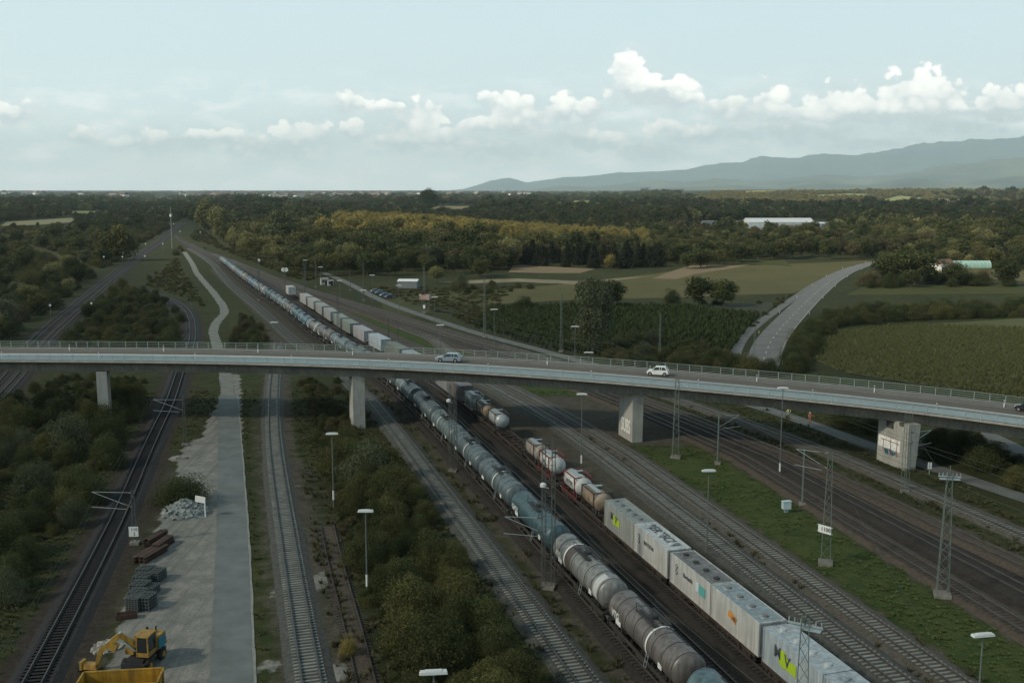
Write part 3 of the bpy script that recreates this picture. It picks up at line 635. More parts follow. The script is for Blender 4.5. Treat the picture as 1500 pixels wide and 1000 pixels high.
def at_edge(s, off, dz=0.0):
    """s: index along the near edge, off: metres towards the far side"""
    k = int(np.clip(round(s), 0, len(EDGE) - 1)); d = EDGE[min(k + 4, len(EDGE) - 1)] - EDGE[max(k - 4, 0)]; d = d / math.hypot(d[0], d[1])
    return Vector((EDGE[k][0] - d[1] * off, EDGE[k][1] + d[0] * off, EDGE[k][2] + dz)), math.atan2(d[1], d[0])
def idx_x(x): return int(np.argmin(np.abs(EDGE[:, 0] - x)))
bridge = tag(empty('road_bridge', tuple(EDGE[len(EDGE) // 2])), 'long curved concrete road bridge on slab piers crossing the whole railway yard', 'bridge')
B0 = Vector(EDGE[len(EDGE) // 2])
BP = [Vector(p) - B0 for p in EDGE[::2]]
def bsweep(name, prof, mat, closed=True):
    mb = MB(); mb.sweep(BP, [(-o, h) for o, h in prof], closed); return mb.build(name, mat, bridge)
bsweep('girder', [(1.55, -.62), (2.0, -2.05), (10.6, -2.05), (11.4, -.62)], M_CONC)
bsweep('deck_slab', [(.12, -.30), (.30, -.60), (14.7, -.60), (14.9, -.30)], M_CONCD)
bsweep('cornice', [(-.06, -.20), (-.06, .03), (.34, .03), (.34, -.26), (.1, -.26)], M_CORN); bsweep('cornice', [(14.7, -.3), (14.7, .03), (15.06, .03), (15.06, -.36)], M_CORN)
bsweep('footway', [(.342, -.29), (.342, .015), (3.3, .015), (3.3, -.29)], M_WALK); bsweep('footway', [(12.2, -.29), (12.2, .015), (14.698, .015), (14.698, -.29)], M_WALK)
road_deck = bsweep('carriageway', [(3.302, -.28), (3.302, -.11), (12.198, -.11), (12.198, -.28)], M_DECK)
M_TRACKW = pmat('tyre worn strip', (.100, .090, .078), .9, .12, .2, coord='World')
for o in (5.0, 6.6, 8.9, 10.5):
    mb = MB(); mb.sweep(BP, [(-o - .3, -.106), (-o + .3, -.106)], False); mb.build('wheel_track', M_TRACKW, road_deck)
for o in (3.75, 11.75):
    mb = MB(); mb.sweep(BP, [(-o - .07, -.104), (-o + .07, -.104)], False); mb.build('edge_line', M_WHITE, road_deck)
mb = MB()
for k in range(0, len(BP) - 2, 4):
    for kk in (k, k + 1):
        if kk > k: continue
        a, b = BP[kk], BP[kk + 1]; d = (b - a); d.z = 0; d.normalize(); n = Vector((-d.y, d.x, 0)); z = Vector((0, 0, -.104))
        mb.quad(a + n * 7.69 + z, b + n * 7.69 + z, b + n * 7.81 + z, a + n * 7.81 + z)
mb.build('centre_line', M_WHITE, road_deck)
def railing(off, mat, infill, name='railing'):
    r = bsweep(name, [(off - .035, 1.14), (off - .035, 1.20), (off + .035, 1.20), (off + .035, 1.14)], mat)
    n = 0; s = float(idx_x(-104))
    while s < len(EDGE) - 2:
        p, a = at_edge(s, off); q = p - B0; mb = MB(); mb.box((0, 0, .60), (.09, .09, 1.16)); o = mb.build('railing_post', mat, r, loc=tuple(q), rz=a); n += 1; s += 2.26
        if n >= 98: break
    for h in ((.18, .95) if infill else (.25, .55, .85)):
        mb = MB(); mb.sweep(BP, [(-off - .02, h - .02), (-off - .02, h + .02), (-off + .02, h + .02), (-off + .02, h - .02)]); mb.build('railing_bar', mat, r)
    if infill:
        # close vertical bars read as a translucent blue band: every bar is there
        me = MB(); L = len(EDGE); s = 0.0
        while s < L - 2:
            k = int(s); t = s - k; e = EDGE[k] * (1 - t) + EDGE[min(k + 1, L - 1)] * t; _, a = at_edge(s, off)
            p = Vector(e) + Vector((-math.sin(a), math.cos(a), 0)) * off - B0; me.box((p.x, p.y, p.z + .565), (.075, .03, .73), rz=a); s += .135
        tag(me.build('railing_bars', M_INFILL, r), kind='stuff')
    return r
railing(.14, M_GALV, True); railing(14.86, M_GREENRAIL, False)
# steel guard rail between footway and road
gr = bsweep('guard_rail', [(3.02, .48), (2.97, .56), (3.02, .64), (2.97, .72), (3.02, .80), (3.06, .80), (3.02, .72), (3.06, .64), (3.02, .56), (3.06, .48)], M_GALV)
# piers: slab walls across the deck
def pier(corner, length, thick, soffit, label=None, top_flare=1.0, ang=None):
    p, a = at_edge(idx_x(corner[0]), 0); a = R(16)
    ax = Vector((-math.sin(a), math.cos(a), 0)); bx = Vector((math.cos(a), math.sin(a), 0))
    c = Vector((corner[0], corner[1], 0)) + ax * length / 2 + bx * thick / 2
    mb = MB(); h = soffit + .3; w0, w1 = thick / 2, thick / 2 * top_flare; l = length / 2
    b = [(-w0, -l, -.3), (w0, -l, -.3), (w0, l, -.3), (-w0, l, -.3)]; t = [(-w0 - (w1 - w0) * .0, -l, h), (w1 + (w1 - w0), -l, h), (w1 + (w1 - w0), l, h), (-w0, l, h)]
    mb.poly(b[::-1]); mb.poly(t)
    for k in range(4): j = (k + 1) % 4; mb.quad(b[k], b[j], t[j], t[k])
    o = mb.build('pier', M_PIER, bridge, loc=(c.x - B0.x, c.y - B0.y, -B0.z), rz=a)
    if label: o['label'] = label
    for yy in (-l * .55, l * .55):
        mb = MB(); mb.box((.0, yy, h - .22), (thick + .35, .8, .45)); mb.build('bearing', M_CONCD, o)
    return o, c, a
pr1, c1, a1 = pier(G(145, 621), 5.0, 1.7, 8.75)
pr2, c2, a2 = pier(G(518, 628), 5.2, 2.0, 8.7, 'pale pier with white graffiti scrawl low on its side')
pr3, c3, a3 = pier(G(926, 648), 5.8, 1.75, 7.7, 'concrete pier with large white graffiti letters', 1.05)
pr4, c4, a4 = pier(G(1328, 690.5), 7.0, 1.35, 6.5, 'concrete pier painted with white band and blue graffiti', 1.45)
M_GRAF = pmat('white graffiti paint', (.72, .74, .70), .7, .25, 2.5); M_GRAFB = pmat('blue graffiti paint', (.02, .09, .14), .7, .4, 3); M_GRAFR = pmat('red graffiti paint', (.25, .04, .04), .7, .3, 3); M_GRAFG = pmat('grey paint', (.27, .27, .26), .8, .2, 3)
def on_left_face(p, name, me, yc, zc, thick, dx=0.012):
    o = bpy.data.objects.new(name, me); COL.objects.link(o); o.parent = p; o.location = (-thick / 2 - dx, yc, zc); o.rotation_euler = (R(90), 0, R(-90)); return o
on_left_face(pr3, 'graffiti', text_mesh('graffiti', 'SUBS', 3.1, M_GRAF, .006, .06), -.1, 2.1, 1.75).scale = (.55, 1, 1)
mb = MB()
for k in range(8): mb.tube((0, -1.6 + k * .32 + rs.rand() * .2, 1 + 2.4 * rs.rand()), (0, -1.6 + k * .34 + rs.rand() * .5, 1 + 2.2 * rs.rand()), .05, 4)
mb.build('graffiti', M_GRAF, pr2, loc=(-1.01, -.8, .2))
mb = MB(); mb.box((0, .7, 0), (.02, 5.0, 1.7)); mb.build('graffiti', M_GRAF, pr4, loc=(-.675, .1, 3.15))
mb = MB()
for yy in (2.0, .3, -1.15): mb.box((-.016, yy, 0), (.02, .13, 2.6 if yy < 1.5 else 1.6))
mb.box((-.016, .4, .78), (.02, 4.2, .1)); mb.build('graffiti', M_GRAFR, pr4, loc=(-.675, .1, 2.7))
mb = MB()
for k in range(26): yy = rs.rand() * 2.4 - 1.0; mb.tube((-.03, yy, rs.rand() * .9), (-.03, yy + rs.rand() * .8 - .4, rs.rand() * .9), .08, 4)
mb.build('graffiti', M_GRAFB, pr4, loc=(-.675, .2, 1.45))
mb = MB()
for k in range(9): yy = rs.rand() * 1.2; mb.tube((-.03, yy, rs.rand() * .9), (-.03, yy + rs.rand() * .5 - .2, rs.rand() * .9), .05, 4)
for k in range(5): mb.tube((.1 + rs.rand(), -2.83, .5 + rs.rand() * .9), (.2 + rs.rand(), -2.83, .5 + rs.rand() * .9), .04, 4)
mb.build('graffiti', M_GRAFG, pr4, loc=(-.675, -1.5, 1.5))
mb = MB(); mb.box((0, 0, 0), (.3, 1.5, .95)); mb.build('access_hatch', M_CONCD, pr4, loc=(-.7, .7, 6.0))
# white delineator posts along both road edges
M_RED = pmat('red reflector', (.35, .03, .02), .5)
for off in (3.55, 12.0):
    for j, s in enumerate(range(12, len(EDGE) - 4, 17)):
        p, a = at_edge(s + (8 if off > 5 else 0), off, -.1)
        t = tag(empty('delineator_post', tuple(p), a), 'thin white delineator post on the %s kerb of the bridge road' % ('guard rail side' if off < 5 else 'far railing side'), 'delineator', 'white delineator posts on the bridge')
        mb = MB(); mb.box((0, 0, .55), (.13, .12, 1.1)); mb.build('post', M_SIGNW, t); mb = MB(); mb.box((0, 0, .86), (.14, .13, .18)); mb.build('reflector', M_DARK, t)
for j, k in enumerate(range(4, len(R2) - 8, 17)):
    for s in (-1, 1):
        q = offset_path(R2, 4.7 * s)[k]
        t = tag(empty('delineator_post', (q[0], q[1], 0)), 'thin white delineator post beside the country road through the fields', 'delineator', 'white delineator posts along the country road')
        mb = MB(); mb.box((0, 0, .45), (.10, .09, .9)); mb.build('post', M_SIGNW, t); mb = MB(); mb.box((0, 0, .74), (.11, .10, .14)); mb.build('reflector', M_DARK, t)
# ------------------------------------------------------------------ cars
M_GLASS = pmat('dark car glass', (.02, .026, .030), .12, spec=.6)
M_RIM = pmat('alloy rim', (.38, .40, .41), .35, metal=.6)
def car(name, loc, rz, paint, prof, roof, L, W, wb, wr, label, cat='car', group='cars driving over the bridge'):
    """prof: body side outline (x forward, z); roof: glasshouse outline (x, z)"""
    t = tag(empty(name, loc, rz), label, cat, group)
    def shell(pts, w0, w1, zlo, zhi, y_in=.0):
        mb = MB(); n = len(pts)
        secs = []
        for s, k in ((-1, 1.0), (-.90, 1.0), (.90, 1.0), (1, 1.0)):
            row = []
            for x, z in pts:
                f = (z - zlo) / (zhi - zlo); w = (w0 * (1 - f) + w1 * f) / 2
                shrink = .955 if abs(s) == 1 else 1.0
                cx = sum(p[0] for p in pts) / n; cz = sum(p[1] for p in pts) / n
                row.append((cx + (x - cx) * shrink, (1 if s > 0 else -1) * (w if abs(s) == 1 else w - .09), cz + (z - cz) * shrink))
            secs.append(row)
        for a, b in zip(secs[:-1], secs[1:]):
            for i in range(n): j = (i + 1) % n; mb.quad(a[i], b[i], b[j], a[j])
        mb.poly(secs[0]); mb.poly(secs[-1][::-1]); return mb
    zs = [z for x, z in prof]; b = shell(prof, W, W - .08, min(zs), max(zs)).build('body', paint, t, True)
    b.data.polygons.foreach_set('use_smooth', [len(p.vertices) == 4 for p in b.data.polygons])
    zs2 = [z for x, z in roof]; g = shell(roof, W - .10, W - .42, min(zs2), max(zs2)).build('greenhouse', M_GLASS, t)
    # roof skin and pillars in body colour
    zt = max(zs2); top = [p for p in roof if p[1] > zt - .10]; x0, x1 = min(p[0] for p in top), max(p[0] for p in top)
    mb = MB(); mb.box(((x0 + x1) / 2, 0, zt - .01), (x1 - x0 + .16, W - .40, .07), taper=.94); mb.build('roof', paint, t)
    zb = min(zs2); lo = sorted(roof, key=lambda p: p[0]); bk, fr = lo[0], lo[-1]
    mb = MB()
    for s in (-1, 1):
        yb, yt = s * (W / 2 - .06), s * (W / 2 - .215)
        mb.tube((fr[0] - .02, yb, zb), (x1, yt, zt - .03), .04, 4); mb.tube((bk[0] + .05, yb, zb), (x0, yt, zt - .03), .07, 4)
        xm = (x0 + x1) / 2 + .1; mb.tube((xm, yb, zb), (xm - .03, yt, zt - .03), .045, 4); mb.tube((x0 + .55, yb, zb), (x0 + .48, yt, zt - .03), .05, 4)
    mb.build('pillar_set', paint, t)
    for sx in (-1, 1):
        for sy in (-1, 1):
            xw = wb / 2 * sx + .02; mb = MB(); mb.lathe([(-.11, .02), (-.11, wr * .9), (-.08, wr), (.08, wr), (.11, wr * .9), (.11, .02)], 'Y', (0, 0, 0), 20)
            w = mb.build('wheel', M_BLK, t, True, (xw, sy * (W / 2 - .10), wr)); mb = MB(); mb.lathe([(-.02, .02), (-.02, wr * .62), (.02, wr * .62), (.02, .02)], 'Y', (0, sy * .105, 0), 16); mb.build('rim', M_RIM, w)
            mb = MB(); mb.lathe([(-.02, wr * 1.16), (.02, wr * 1.16), (.02, .02), (-.02, .02)], 'Y', (xw, sy * (W / 2 - .012), wr + .02), 18); mb.build('wheel_arch', M_BLK, t)
    xf, xr = max(p[0] for p in prof), min(p[0] for p in prof)
    for s in (-1, 1):
        mb = MB(); mb.box((xf - .16, s * (W / 2 - .28), .68), (.22, .36, .15), rz=-s * .3); mb.build('headlight', M_SIGNW, t)
        mb = MB(); mb.box((xr + .05, s * (W / 2 - .20), .86), (.10, .22, .26)); mb.build('tail_light', M_RED, t)
        mb = MB(); mb.box((fr[0] - .35, s * (W / 2 + .07), zb + .06), (.14, .18, .13)); mb.build('mirror', paint, t)
    mb = MB(); mb.box((xf - .03, 0, .42), (.06, W * .6, .18)); mb.build('grille', M_BLK, t)
    return t
P_BLUE = pmat('silver blue car paint', (.30, .37, .42), .28, .03, 1, metal=.4, spec=.6); P_WHITE = pmat('white car paint', (.72, .73, .71), .3, .03, 1, spec=.6)
est = [(2.28, .30), (2.33, .58), (2.20, .76), (1.35, .93), (.5, .97), (-1.6, 1.0), (-2.2, 1.02), (-2.30, .72), (-2.26, .34), (-1.9, .24), (1.9, .22)]
estr = [(1.12, .93), (.30, 1.42), (-.4, 1.49), (-1.55, 1.46), (-2.16, 1.0)]
hat = [(1.72, .30), (1.77, .56), (1.66, .76), (1.05, .94), (.3, .98), (-1.3, 1.0), (-1.72, .98), (-1.78, .66), (-1.74, .34), (-1.5, .24), (1.5, .22)]
hatr = [(.98, .94), (.36, 1.42), (-.3, 1.50), (-1.15, 1.47), (-1.66, .98)]
def on_bridge(u, v):
    # where the ray meets the deck
    for _ in range(1): pass
    z = 10.6
    for _ in range(6):
        x, y = G(u, v, z); d = np.hypot(EDGE[:, 0] - x, EDGE[:, 1] - y); z = float(EDGE[int(np.argmin(d))][2]) - .11
    k = int(np.argmin(d)); _, a = at_edge(k, 0); return (x, y, z), a
p, a = on_bridge(658, 529.5); car('estate_car', p, a + math.pi, P_BLUE, est, estr, 4.6, 1.82, 2.65, .33, 'silver blue estate car driving on the bridge above the tank wagons')
p, a = on_bridge(964, 549.5); car('small_car', p, a + math.pi, P_WHITE, hat, hatr, 3.55, 1.64, 2.42, .30, 'small white hatchback driving on the bridge near the graffiti pier')
p, a = on_bridge(1506, 602); car('small_car', p, a + math.pi, pmat('black car paint', (.02, .02, .022), .25, spec=.6), hat, hatr, 3.55, 1.64, 2.42, .30, 'black car cut off by the edge of the picture on the bridge')
for j, (u, v, c) in enumerate(((556, 431, (.05, .10, .15)), (563, 434.5, (.08, .13, .18)), (570, 437, (.02, .03, .06)), (549, 428.5, (.14, .16, .18)))):
    x, y = G(u, v, 0); car('parked_car', (x, y, .05), R(200 + j * 4), pmat('parked car paint', c, .3, metal=.3, spec=.6), hat, hatr, 3.55, 1.64, 2.42, .30,
        'parked %s car on the pale lane beyond the bridge' % ('blue', 'light blue', 'navy', 'silver')[j], 'car', 'cars parked on the lane beyond the bridge')
# ------------------------------------------------------------------ rolling stock
M_UND = pmat('grimy underframe', (.040, .036, .032), .8, .3, 1.5); M_WHEEL = pmat('wheel steel', (.06, .055, .05), .6, .3, 2, metal=.4)
M_MARK = pmat('white markings', (.60, .62, .60), .6, .1, 2); M_RUST = pmat('rust brown steel', (.050, .036, .029), .85, .35, 1.4)
M_BUFF = pmat('buffer face', (.12, .11, .10), .5, .2, 3)
RT = .24 + .03 + .08 + .15      # rail top
def bogie(parent, y, wb=1.8):
    mb = MB()
    for s in (-1, 1):
        mb.box((s * 1.0, 0, .62), (.16, wb + .9, .22)); mb.box((s * 1.0, 0, .46), (.20, .9, .22))
        for q in (-1, 1): mb.box((s * 1.03, q * wb / 2, .48), (.24, .34, .32))
    mb.box((0, 0, .66), (2.0, .5, .25)); b = mb.build('bogie', M_UND, parent, loc=(0, y, 0))
    for q in (-1, 1):
        mb = MB()
        for s in (-1, 1): mb.lathe([(-.07, .05), (-.07, .46), (-.03, .50), (.0, .46), (.07, .46), (.07, .05)], 'X', (s * .75, 0, 0), 18)
        mb.tube((-.95, 0, 0), (.95, 0, 0), .08, 8); mb.build('wheelset', M_WHEEL, b, False, (0, q * wb / 2, .46))
    return b
WL = 15.78
def tank_wagon(style, paint, ringm, label, rings=7, bandpos=None, belly=None, panel=False, text=None):
    t = tag(empty('tank_wagon', (0, 0, 0)), label, 'tank wagon', 'tank wagons of the long tank train')
    Rr, Lh, zc = 1.47, 7.25, 2.72
    mb = MB(); q = Lh - .62; mb.lathe([(-q, Rr), (-q + .04, Rr), (q - .04, Rr), (q, Rr)], 'Y', (0, 0, zc), 44)
    cap = [(0, Rr), (.03, Rr - .01), (.14, Rr - .09), (.30, 1.18), (.46, .86), (.56, .45), (.60, .02)]
    for s in (-1, 1): mb.lathe([(s * (q + d), r_) for d, r_ in cap][::s], 'Y', (0, 0, zc), 44)
    mb.cur = 1
    for x in np.linspace(-Lh + .72, Lh - .72, rings): mb.lathe([(x - .055, Rr), (x - .055, Rr + .022), (x + .055, Rr + .022), (x + .055, Rr)], 'Y', (0, 0, zc), 44)
    bar_ = mb.build('barrel', [paint, ringm], t, True)
    def hoop(y0, y1, mat, name, rr=.02, a0=0., a1=360.):
        mb = MB(); k = 36
        for i in range(k):
            q0, q1 = R(a0 + (a1 - a0) * i / k), R(a0 + (a1 - a0) * (i + 1) / k); r = Rr + rr
            mb.quad((r * math.cos(q0), y0, r * math.sin(q0)), (r * math.cos(q1), y0, r * math.sin(q1)), (r * math.cos(q1), y1, r * math.sin(q1)), (r * math.cos(q0), y1, r * math.sin(q0)))
        return mb.build(name, mat, bar_, True, (0, 0, zc))
    if bandpos is not None: hoop(bandpos - .13, bandpos + .13, M_MARK, 'white_band', .045)
    if belly: hoop(belly[0], belly[1], belly[2], 'jacket_patch', .012, 20, 340)
    if panel: hoop(-6.2, -5.15, pmat('pale jacket sheet', (.42, .44, .42), .45, .1, 1), 'jacket_patch', .012, 100, 200)
    if text:
        me = text_mesh('lettering', text, .85, M_MARK, .004, .03); o = bpy.data.objects.new('lettering', me); COL.objects.link(o); o.parent = bar_; o.location = (-Rr - .02, 4.9, zc - .05); o.rotation_euler = (R(90), 0, R(-90))
    mb = MB(); mb.box((-Rr - .02, 4.2, zc - .5), (.03, 1.1, .42)); mb.box((-Rr + .03, -4.4, zc - .45), (.03, .7, .5)); mb.build('data_panel', M_MARK, bar_)
    mb = MB(); mb.box((0, -Lh - .03, zc - .85), (.95, .05, .22)); mb.build('end_plate', M_MARK, bar_)
    mb = MB()
    mb.box((0, 0, 1.02), (.55, WL - 1.3, .30))
    for s in (-1, 1):
        mb.box((s * 1.15, 0, 1.08), (.14, WL - 1.35, .26)); mb.box((0, s * (WL / 2 - .72), 1.06), (2.6, .16, .42))
        for k in (-1, 1): mb.box((0, s * 5.0 + k * .4, 1.38), (2.0, .18, .5))
        for k in (-4, -2, 0, 2, 4): mb.box((s * 1.05, k * 1.1, 1.3), (.1, .1, .4))
    mb.box((-.7, .5, .7), (.7, 1.6, .45)); mb.tube((.6, -1.2, .8), (.6, .9, .8), .22, 10); mb.build('underframe', M_UND, t)
    for s in (-1, 1):
        for k in (-.88, .88):
            mb = MB(); mb.tube((k, s * (WL / 2 - .64), 1.06), (k, s * (WL / 2 - .06), 1.06), .10, 8); mb.lathe([(-.03, .02), (-.03, .22), (.03, .22), (.03, .02)], 'Y', (k, s * (WL / 2 - .06), 1.06), 12); mb.build('buffer', M_BUFF, t)
        bogie(t, s * 4.95)
        mb = MB(); y = s * (WL / 2 - .5)
        for x in (-1.1, 1.1): mb.bar((x, y, 1.1), (x, y, 2.2), .05)
        mb.bar((-1.1, y, 2.2), (1.1, y, 2.2), .05); mb.box((0, y - s * .25, 1.30), (2.4, .6, .05)); mb.build('end_platform', M_DARK, t)
    mb = MB(); mb.lathe([(zc + Rr - .1, .42), (zc + Rr + .22, .42), (zc + Rr + .30, .30), (zc + Rr + .32, .02)], 'Z', (0, .2, 0), 16); mb.build('dome', M_DARK, t)
    mb = MB(); zt = zc + Rr + .06
    for x in (-.42, .42, -.75, .75): mb.box((x, .1, zt + .03), (.24, 3.6, .05))
    for x in (-.85, .85):
        mb.bar((x, -1.6, zt + .05), (x, -1.6, zt + .75), .045); mb.bar((x, 1.8, zt + .05), (x, 1.8, zt + .75), .045); mb.bar((x, -1.6, zt + .75), (x, 1.8, zt + .75), .045)
    mb.build('walkway', M_DARK, t)
    mb = MB(); mb.box((.55, -3.4, zc + Rr - .12), (.3, 3.4, .05)); mb.box((.55, 3.6, zc + Rr - .12), (.3, 3.0, .05)); mb.build('side_walkway', M_DARK, t)
    mb = MB()
    for k in (-.22, .22): mb.bar((-Rr - .16, k - 1.9, 1.1), (-.9, k - 1.9, zc + Rr - .15), .05)
    for i in range(8): f = i / 7; mb.bar((-Rr - .16 + (Rr - .74) * f, -2.12, 1.1 + (zc + Rr - 1.25) * f), (-Rr - .16 + (Rr - .74) * f, -1.68, 1.1 + (zc + Rr - 1.25) * f), .035)
    mb.build('ladder', M_GALV, t)
    return proto(t)
def tpaint(n, c, rough=.42, var=.14): return pmat(n, c, rough, var, .7, metal=.12, spec=.5, streak=.55, objvar=.12)
T_TEAL = tpaint('teal grey tank paint', (.105, .175, .195)); T_BROWN = tpaint('brown grey tank cladding', (.145, .130, .120)); T_GREY = tpaint('light grey tank cladding', (.205, .210, .200))
T_DTEAL = tpaint('dark teal tank paint', (.050, .100, .115)); T_BG = tpaint('blue grey tank cladding', (.105, .140, .150)); T_PALE = tpaint('pale teal tank cladding', (.150, .195, .200)); T_BLUE = tpaint('faded blue tank paint', (.075, .150, .205)); T_DBG = tpaint('dark blue grey tank paint', (.085, .115, .120))
RING_D = pmat('dark ring', (.045, .048, .048), .5, .2, 2)
protos = {
 'teal': tank_wagon('teal', T_TEAL, T_TEAL, 'x', 2), 'brown': tank_wagon('brown', T_BROWN, RING_D, 'x', 8, -1.7, None, False, 'VTG'),
 'grey': tank_wagon('grey', T_GREY, RING_D, 'x', 8, 3.0, (1.4, 2.75, pmat('brown jacket', (.075, .062, .056), .5, .2, 1)), True, 'VTG'),
 'dteal': tank_wagon('dteal', T_DTEAL, T_DBG, 'x', 5, None, None, False, 'GATX'), 'bg': tank_wagon('bg', T_BG, RING_D, 'x', 8, -.6), 'pale': tank_wagon('pale', T_PALE, RING_D, 'x', 8, 1.6),
 'blue': tank_wagon('blue', T_BLUE, T_DBG, 'x', 6, 1.0), 'dbg': tank_wagon('dbg', T_DBG, RING_D, 'x', 9)}
LOOK = {'teal': 'smooth teal', 'brown': 'brown grey ringed', 'grey': 'light grey tank wagon with brown patch', 'dteal': 'dark teal', 'bg': 'blue grey ringed', 'pale': 'pale teal ringed', 'blue': 'faded blue', 'dbg': 'dark blue grey ribbed'}
ORD = 'first second third fourth fifth sixth seventh eighth ninth tenth eleventh twelfth thirteenth fourteenth fifteenth sixteenth seventeenth eighteenth nineteenth twentieth twenty-first twenty-second twenty-third twenty-fourth twenty-fifth twenty-sixth twenty-seventh twenty-eighth twenty-ninth thirtieth thirty-first thirty-second thirty-third thirty-fourth thirty-fifth'.split()
seq = 'teal brown grey dteal bg bg pale dbg pale bg teal dbg pale brown grey blue dteal brown pale bg dteal grey pale blue brown grey pale bg grey blue dteal grey pale bg'.split()
used = set(); y = 72.7 - 14.6 / 2 * .96
for i, k in enumerate(seq):
    x, yy, a = at(TRACKS['tank'], y)
    if yy > 556: break
    o = protos[k] if k not in used else copy_tree(protos[k]); used.add(k)
    o.location = (x, yy, RT); o.rotation_euler = (0, 0, a)
    lk = LOOK[k]; o['label'] = ('%s, %s from the near end of the tank train' if 'wagon' in lk else '%s tank wagon, %s from the near end of the tank train') % (lk, ORD[i])
    y += WL * math.cos(a)
for k in protos:
    if k not in used:
        for c in list(protos[k].children_recursive): bpy.data.objects.remove(c)
        bpy.data.objects.remove(protos[k])
# container flats
CW = 18.05
def flat_wagon():
    t = tag(empty('flat_wagon', (0, 0, 0)), 'x', 'flat wagon', 'container flat wagons'); mb = MB()
    for s in (-1, 1):
        mb.box((s * 1.15, 0, 1.0), (.18, CW - 1.1, .30)); mb.box((0, s * (CW / 2 - .62), 1.0), (2.5, .2, .34))
        for k in range(-4, 5): mb.box((s * 1.22, k * 1.9, .80), (.10, .3, .28))
    for k in range(-4, 5): mb.box((0, k * 1.9, 1.02), (2.3, .22, .18))
    mb.box((0, 0, .78), (.5, 9, .3)); mb.box((-.8, 1.2, .66), (.6, 1.5, .4)); mb.build('underframe', M_RUST, t)
    for s in (-1, 1):
        bogie(t, s * (CW / 2 - 2.6))
        for k in (-.88, .88):
            mb = MB(); mb.tube((k, s * (CW / 2 - .6), 1.0), (k, s * (CW / 2 - .06), 1.0), .10, 8); mb.build('buffer', M_BUFF, t)
    return proto(t)
FW = flat_wagon()
CZ = 1.17
def corr_box(L, W, H, ribs, mat, name='container', label='x', group='box containers on the container train', depth=.035, roofm=None):
    t = tag(empty(name, (0, 0, 0)), label, 'container', group); mb = MB()
    pts = []; n = ribs; p = L / n
    for k in range(n):
        y0 = -L / 2 + k * p; pts += [(y0, 0), (y0 + p * .30, 0), (y0 + p * .42, depth), (y0 + p * .88, depth)]
    pts.append((L / 2, 0))
    for s in (-1, 1):
        for (ya, da), (yb, db) in zip(pts[:-1], pts[1:]):
            xa, xb = s * (W / 2 - .03 - da), s * (W / 2 - .03 - db); q = [(xa, ya, .12), (xb, yb, .12), (xb, yb, H - .1), (xa, ya, H - .1)]; mb.poly(q if s < 0 else q[::-1])
        ne = 9; w = W / ne
        for k in range(ne):
            x0 = -W / 2 + k * w; yq = s * (L / 2 - .02)
            for (xa, da), (xb, db) in (((x0, 0), (x0 + w * .5, 0)), ((x0 + w * .5, 0), (x0 + w * .6, .04)), ((x0 + w * .6, .04), (x0 + w * .9, .04)), ((x0 + w * .9, .04), (x0 + w, 0))):
                q = [(xa, yq - s * da, .12), (xb, yq - s * db, .12), (xb, yq - s * db, H - .1), (xa, yq - s * da, H - .1)]; mb.poly(q if s < 0 else q[::-1])
    mb.build('wall', mat, t)
    mb = MB(); mb.box((0, 0, H - .05), (W - .10, L - .10, .06)); 
    for k in range(1, 10): mb.box((0, -L / 2 + k * L / 10, H - .015), (W - .3, .06, .02))
    mb.build('roof', roofm or mat, t)
    mb = MB()
    for sx in (-1, 1):
        for sy in (-1, 1): mb.box((sx * (W / 2 - .06), sy * (L / 2 - .06), H / 2), (.15, .15, H))
        mb.box((sx * (W / 2 - .05), 0, .08), (.12, L - .2, .16)); mb.box((sx * (W / 2 - .05), 0, H - .06), (.12, L - .2, .12))
    for sy in (-1, 1): mb.box((0, sy * (L / 2 - .05), .08), (W - .2, .13, .16)); mb.box((0, sy * (L / 2 - .05), H - .06), (W - .2, .13, .12))
    mb.build('corner_frame', mat, t)
    return t
def hatches(t, L, H, mat, n=4, dark=None):
    for k in range(n):
        mb = MB(); mb.box((0, 0, 0), (.95, .80, .05)); h = mb.build('roof_hatch', mat, t, loc=(-.12, -L / 2 + (k + .5) * L / n, H + .005)); mb = MB(); mb.lathe([(0, .02), (.0, .30), (.12, .30), (.15, .2), (.15, .02)], 'Z', (0, 0, .02), 16); mb.build('hatch_lid', dark or mat, h)
def side_text(t, name, s, size, mat, W, yc, zc, bold=.02):
    o = bpy.data.objects.new(name, text_mesh(name, s, size, mat, .004, bold)); COL.objects.link(o); o.parent = t; o.location = (-W / 2 - .012, yc, zc); o.rotation_euler = (R(90), 0, R(-90)); return o
def side_poly(t, name, pts, mat, W, yc, zc, dx=.014):
    mb = MB(); mb.poly([(-W / 2 - dx, yc - u, zc + v) for u, v in pts]); return mb.build(name, mat, t)
def cpaint(n, c, var=.10): return pmat(n, c, .55, var, .6, spec=.4, streak=.35)
C_WHITE = cpaint('white container paint', (.47, .48, .46)); C_GREY = cpaint('pale grey container paint', (.29, .31, .295)); C_BLUEG = cpaint('blue grey container paint', (.36, .42, .45)); C_ROOFB = cpaint('blue grey roof paint', (.24, .30, .32)); C_ROOFD = cpaint('sooty roof', (.16, .165, .16), .35); C_ROOFG = cpaint('grey green roof', (.24, .28, .27), .2)
C_ROOFW = cpaint('white roof paint', (.46, .50, .51))
M_LIME = pmat('lime green decal', (.36, .52, .03), .5, .08, 2); M_INK = pmat('dark lettering', (.06, .072, .075), .6, .1, 3); M_TEALD = pmat('teal decal', (.10, .36, .34), .5); M_ORANGE = pmat('orange decal', (.62, .27, .04), .5); M_PALEB = pmat('pale blue decal', (.52, .60, .64), .5)
CL, CWd, CH = 8.55, 2.55, 2.95
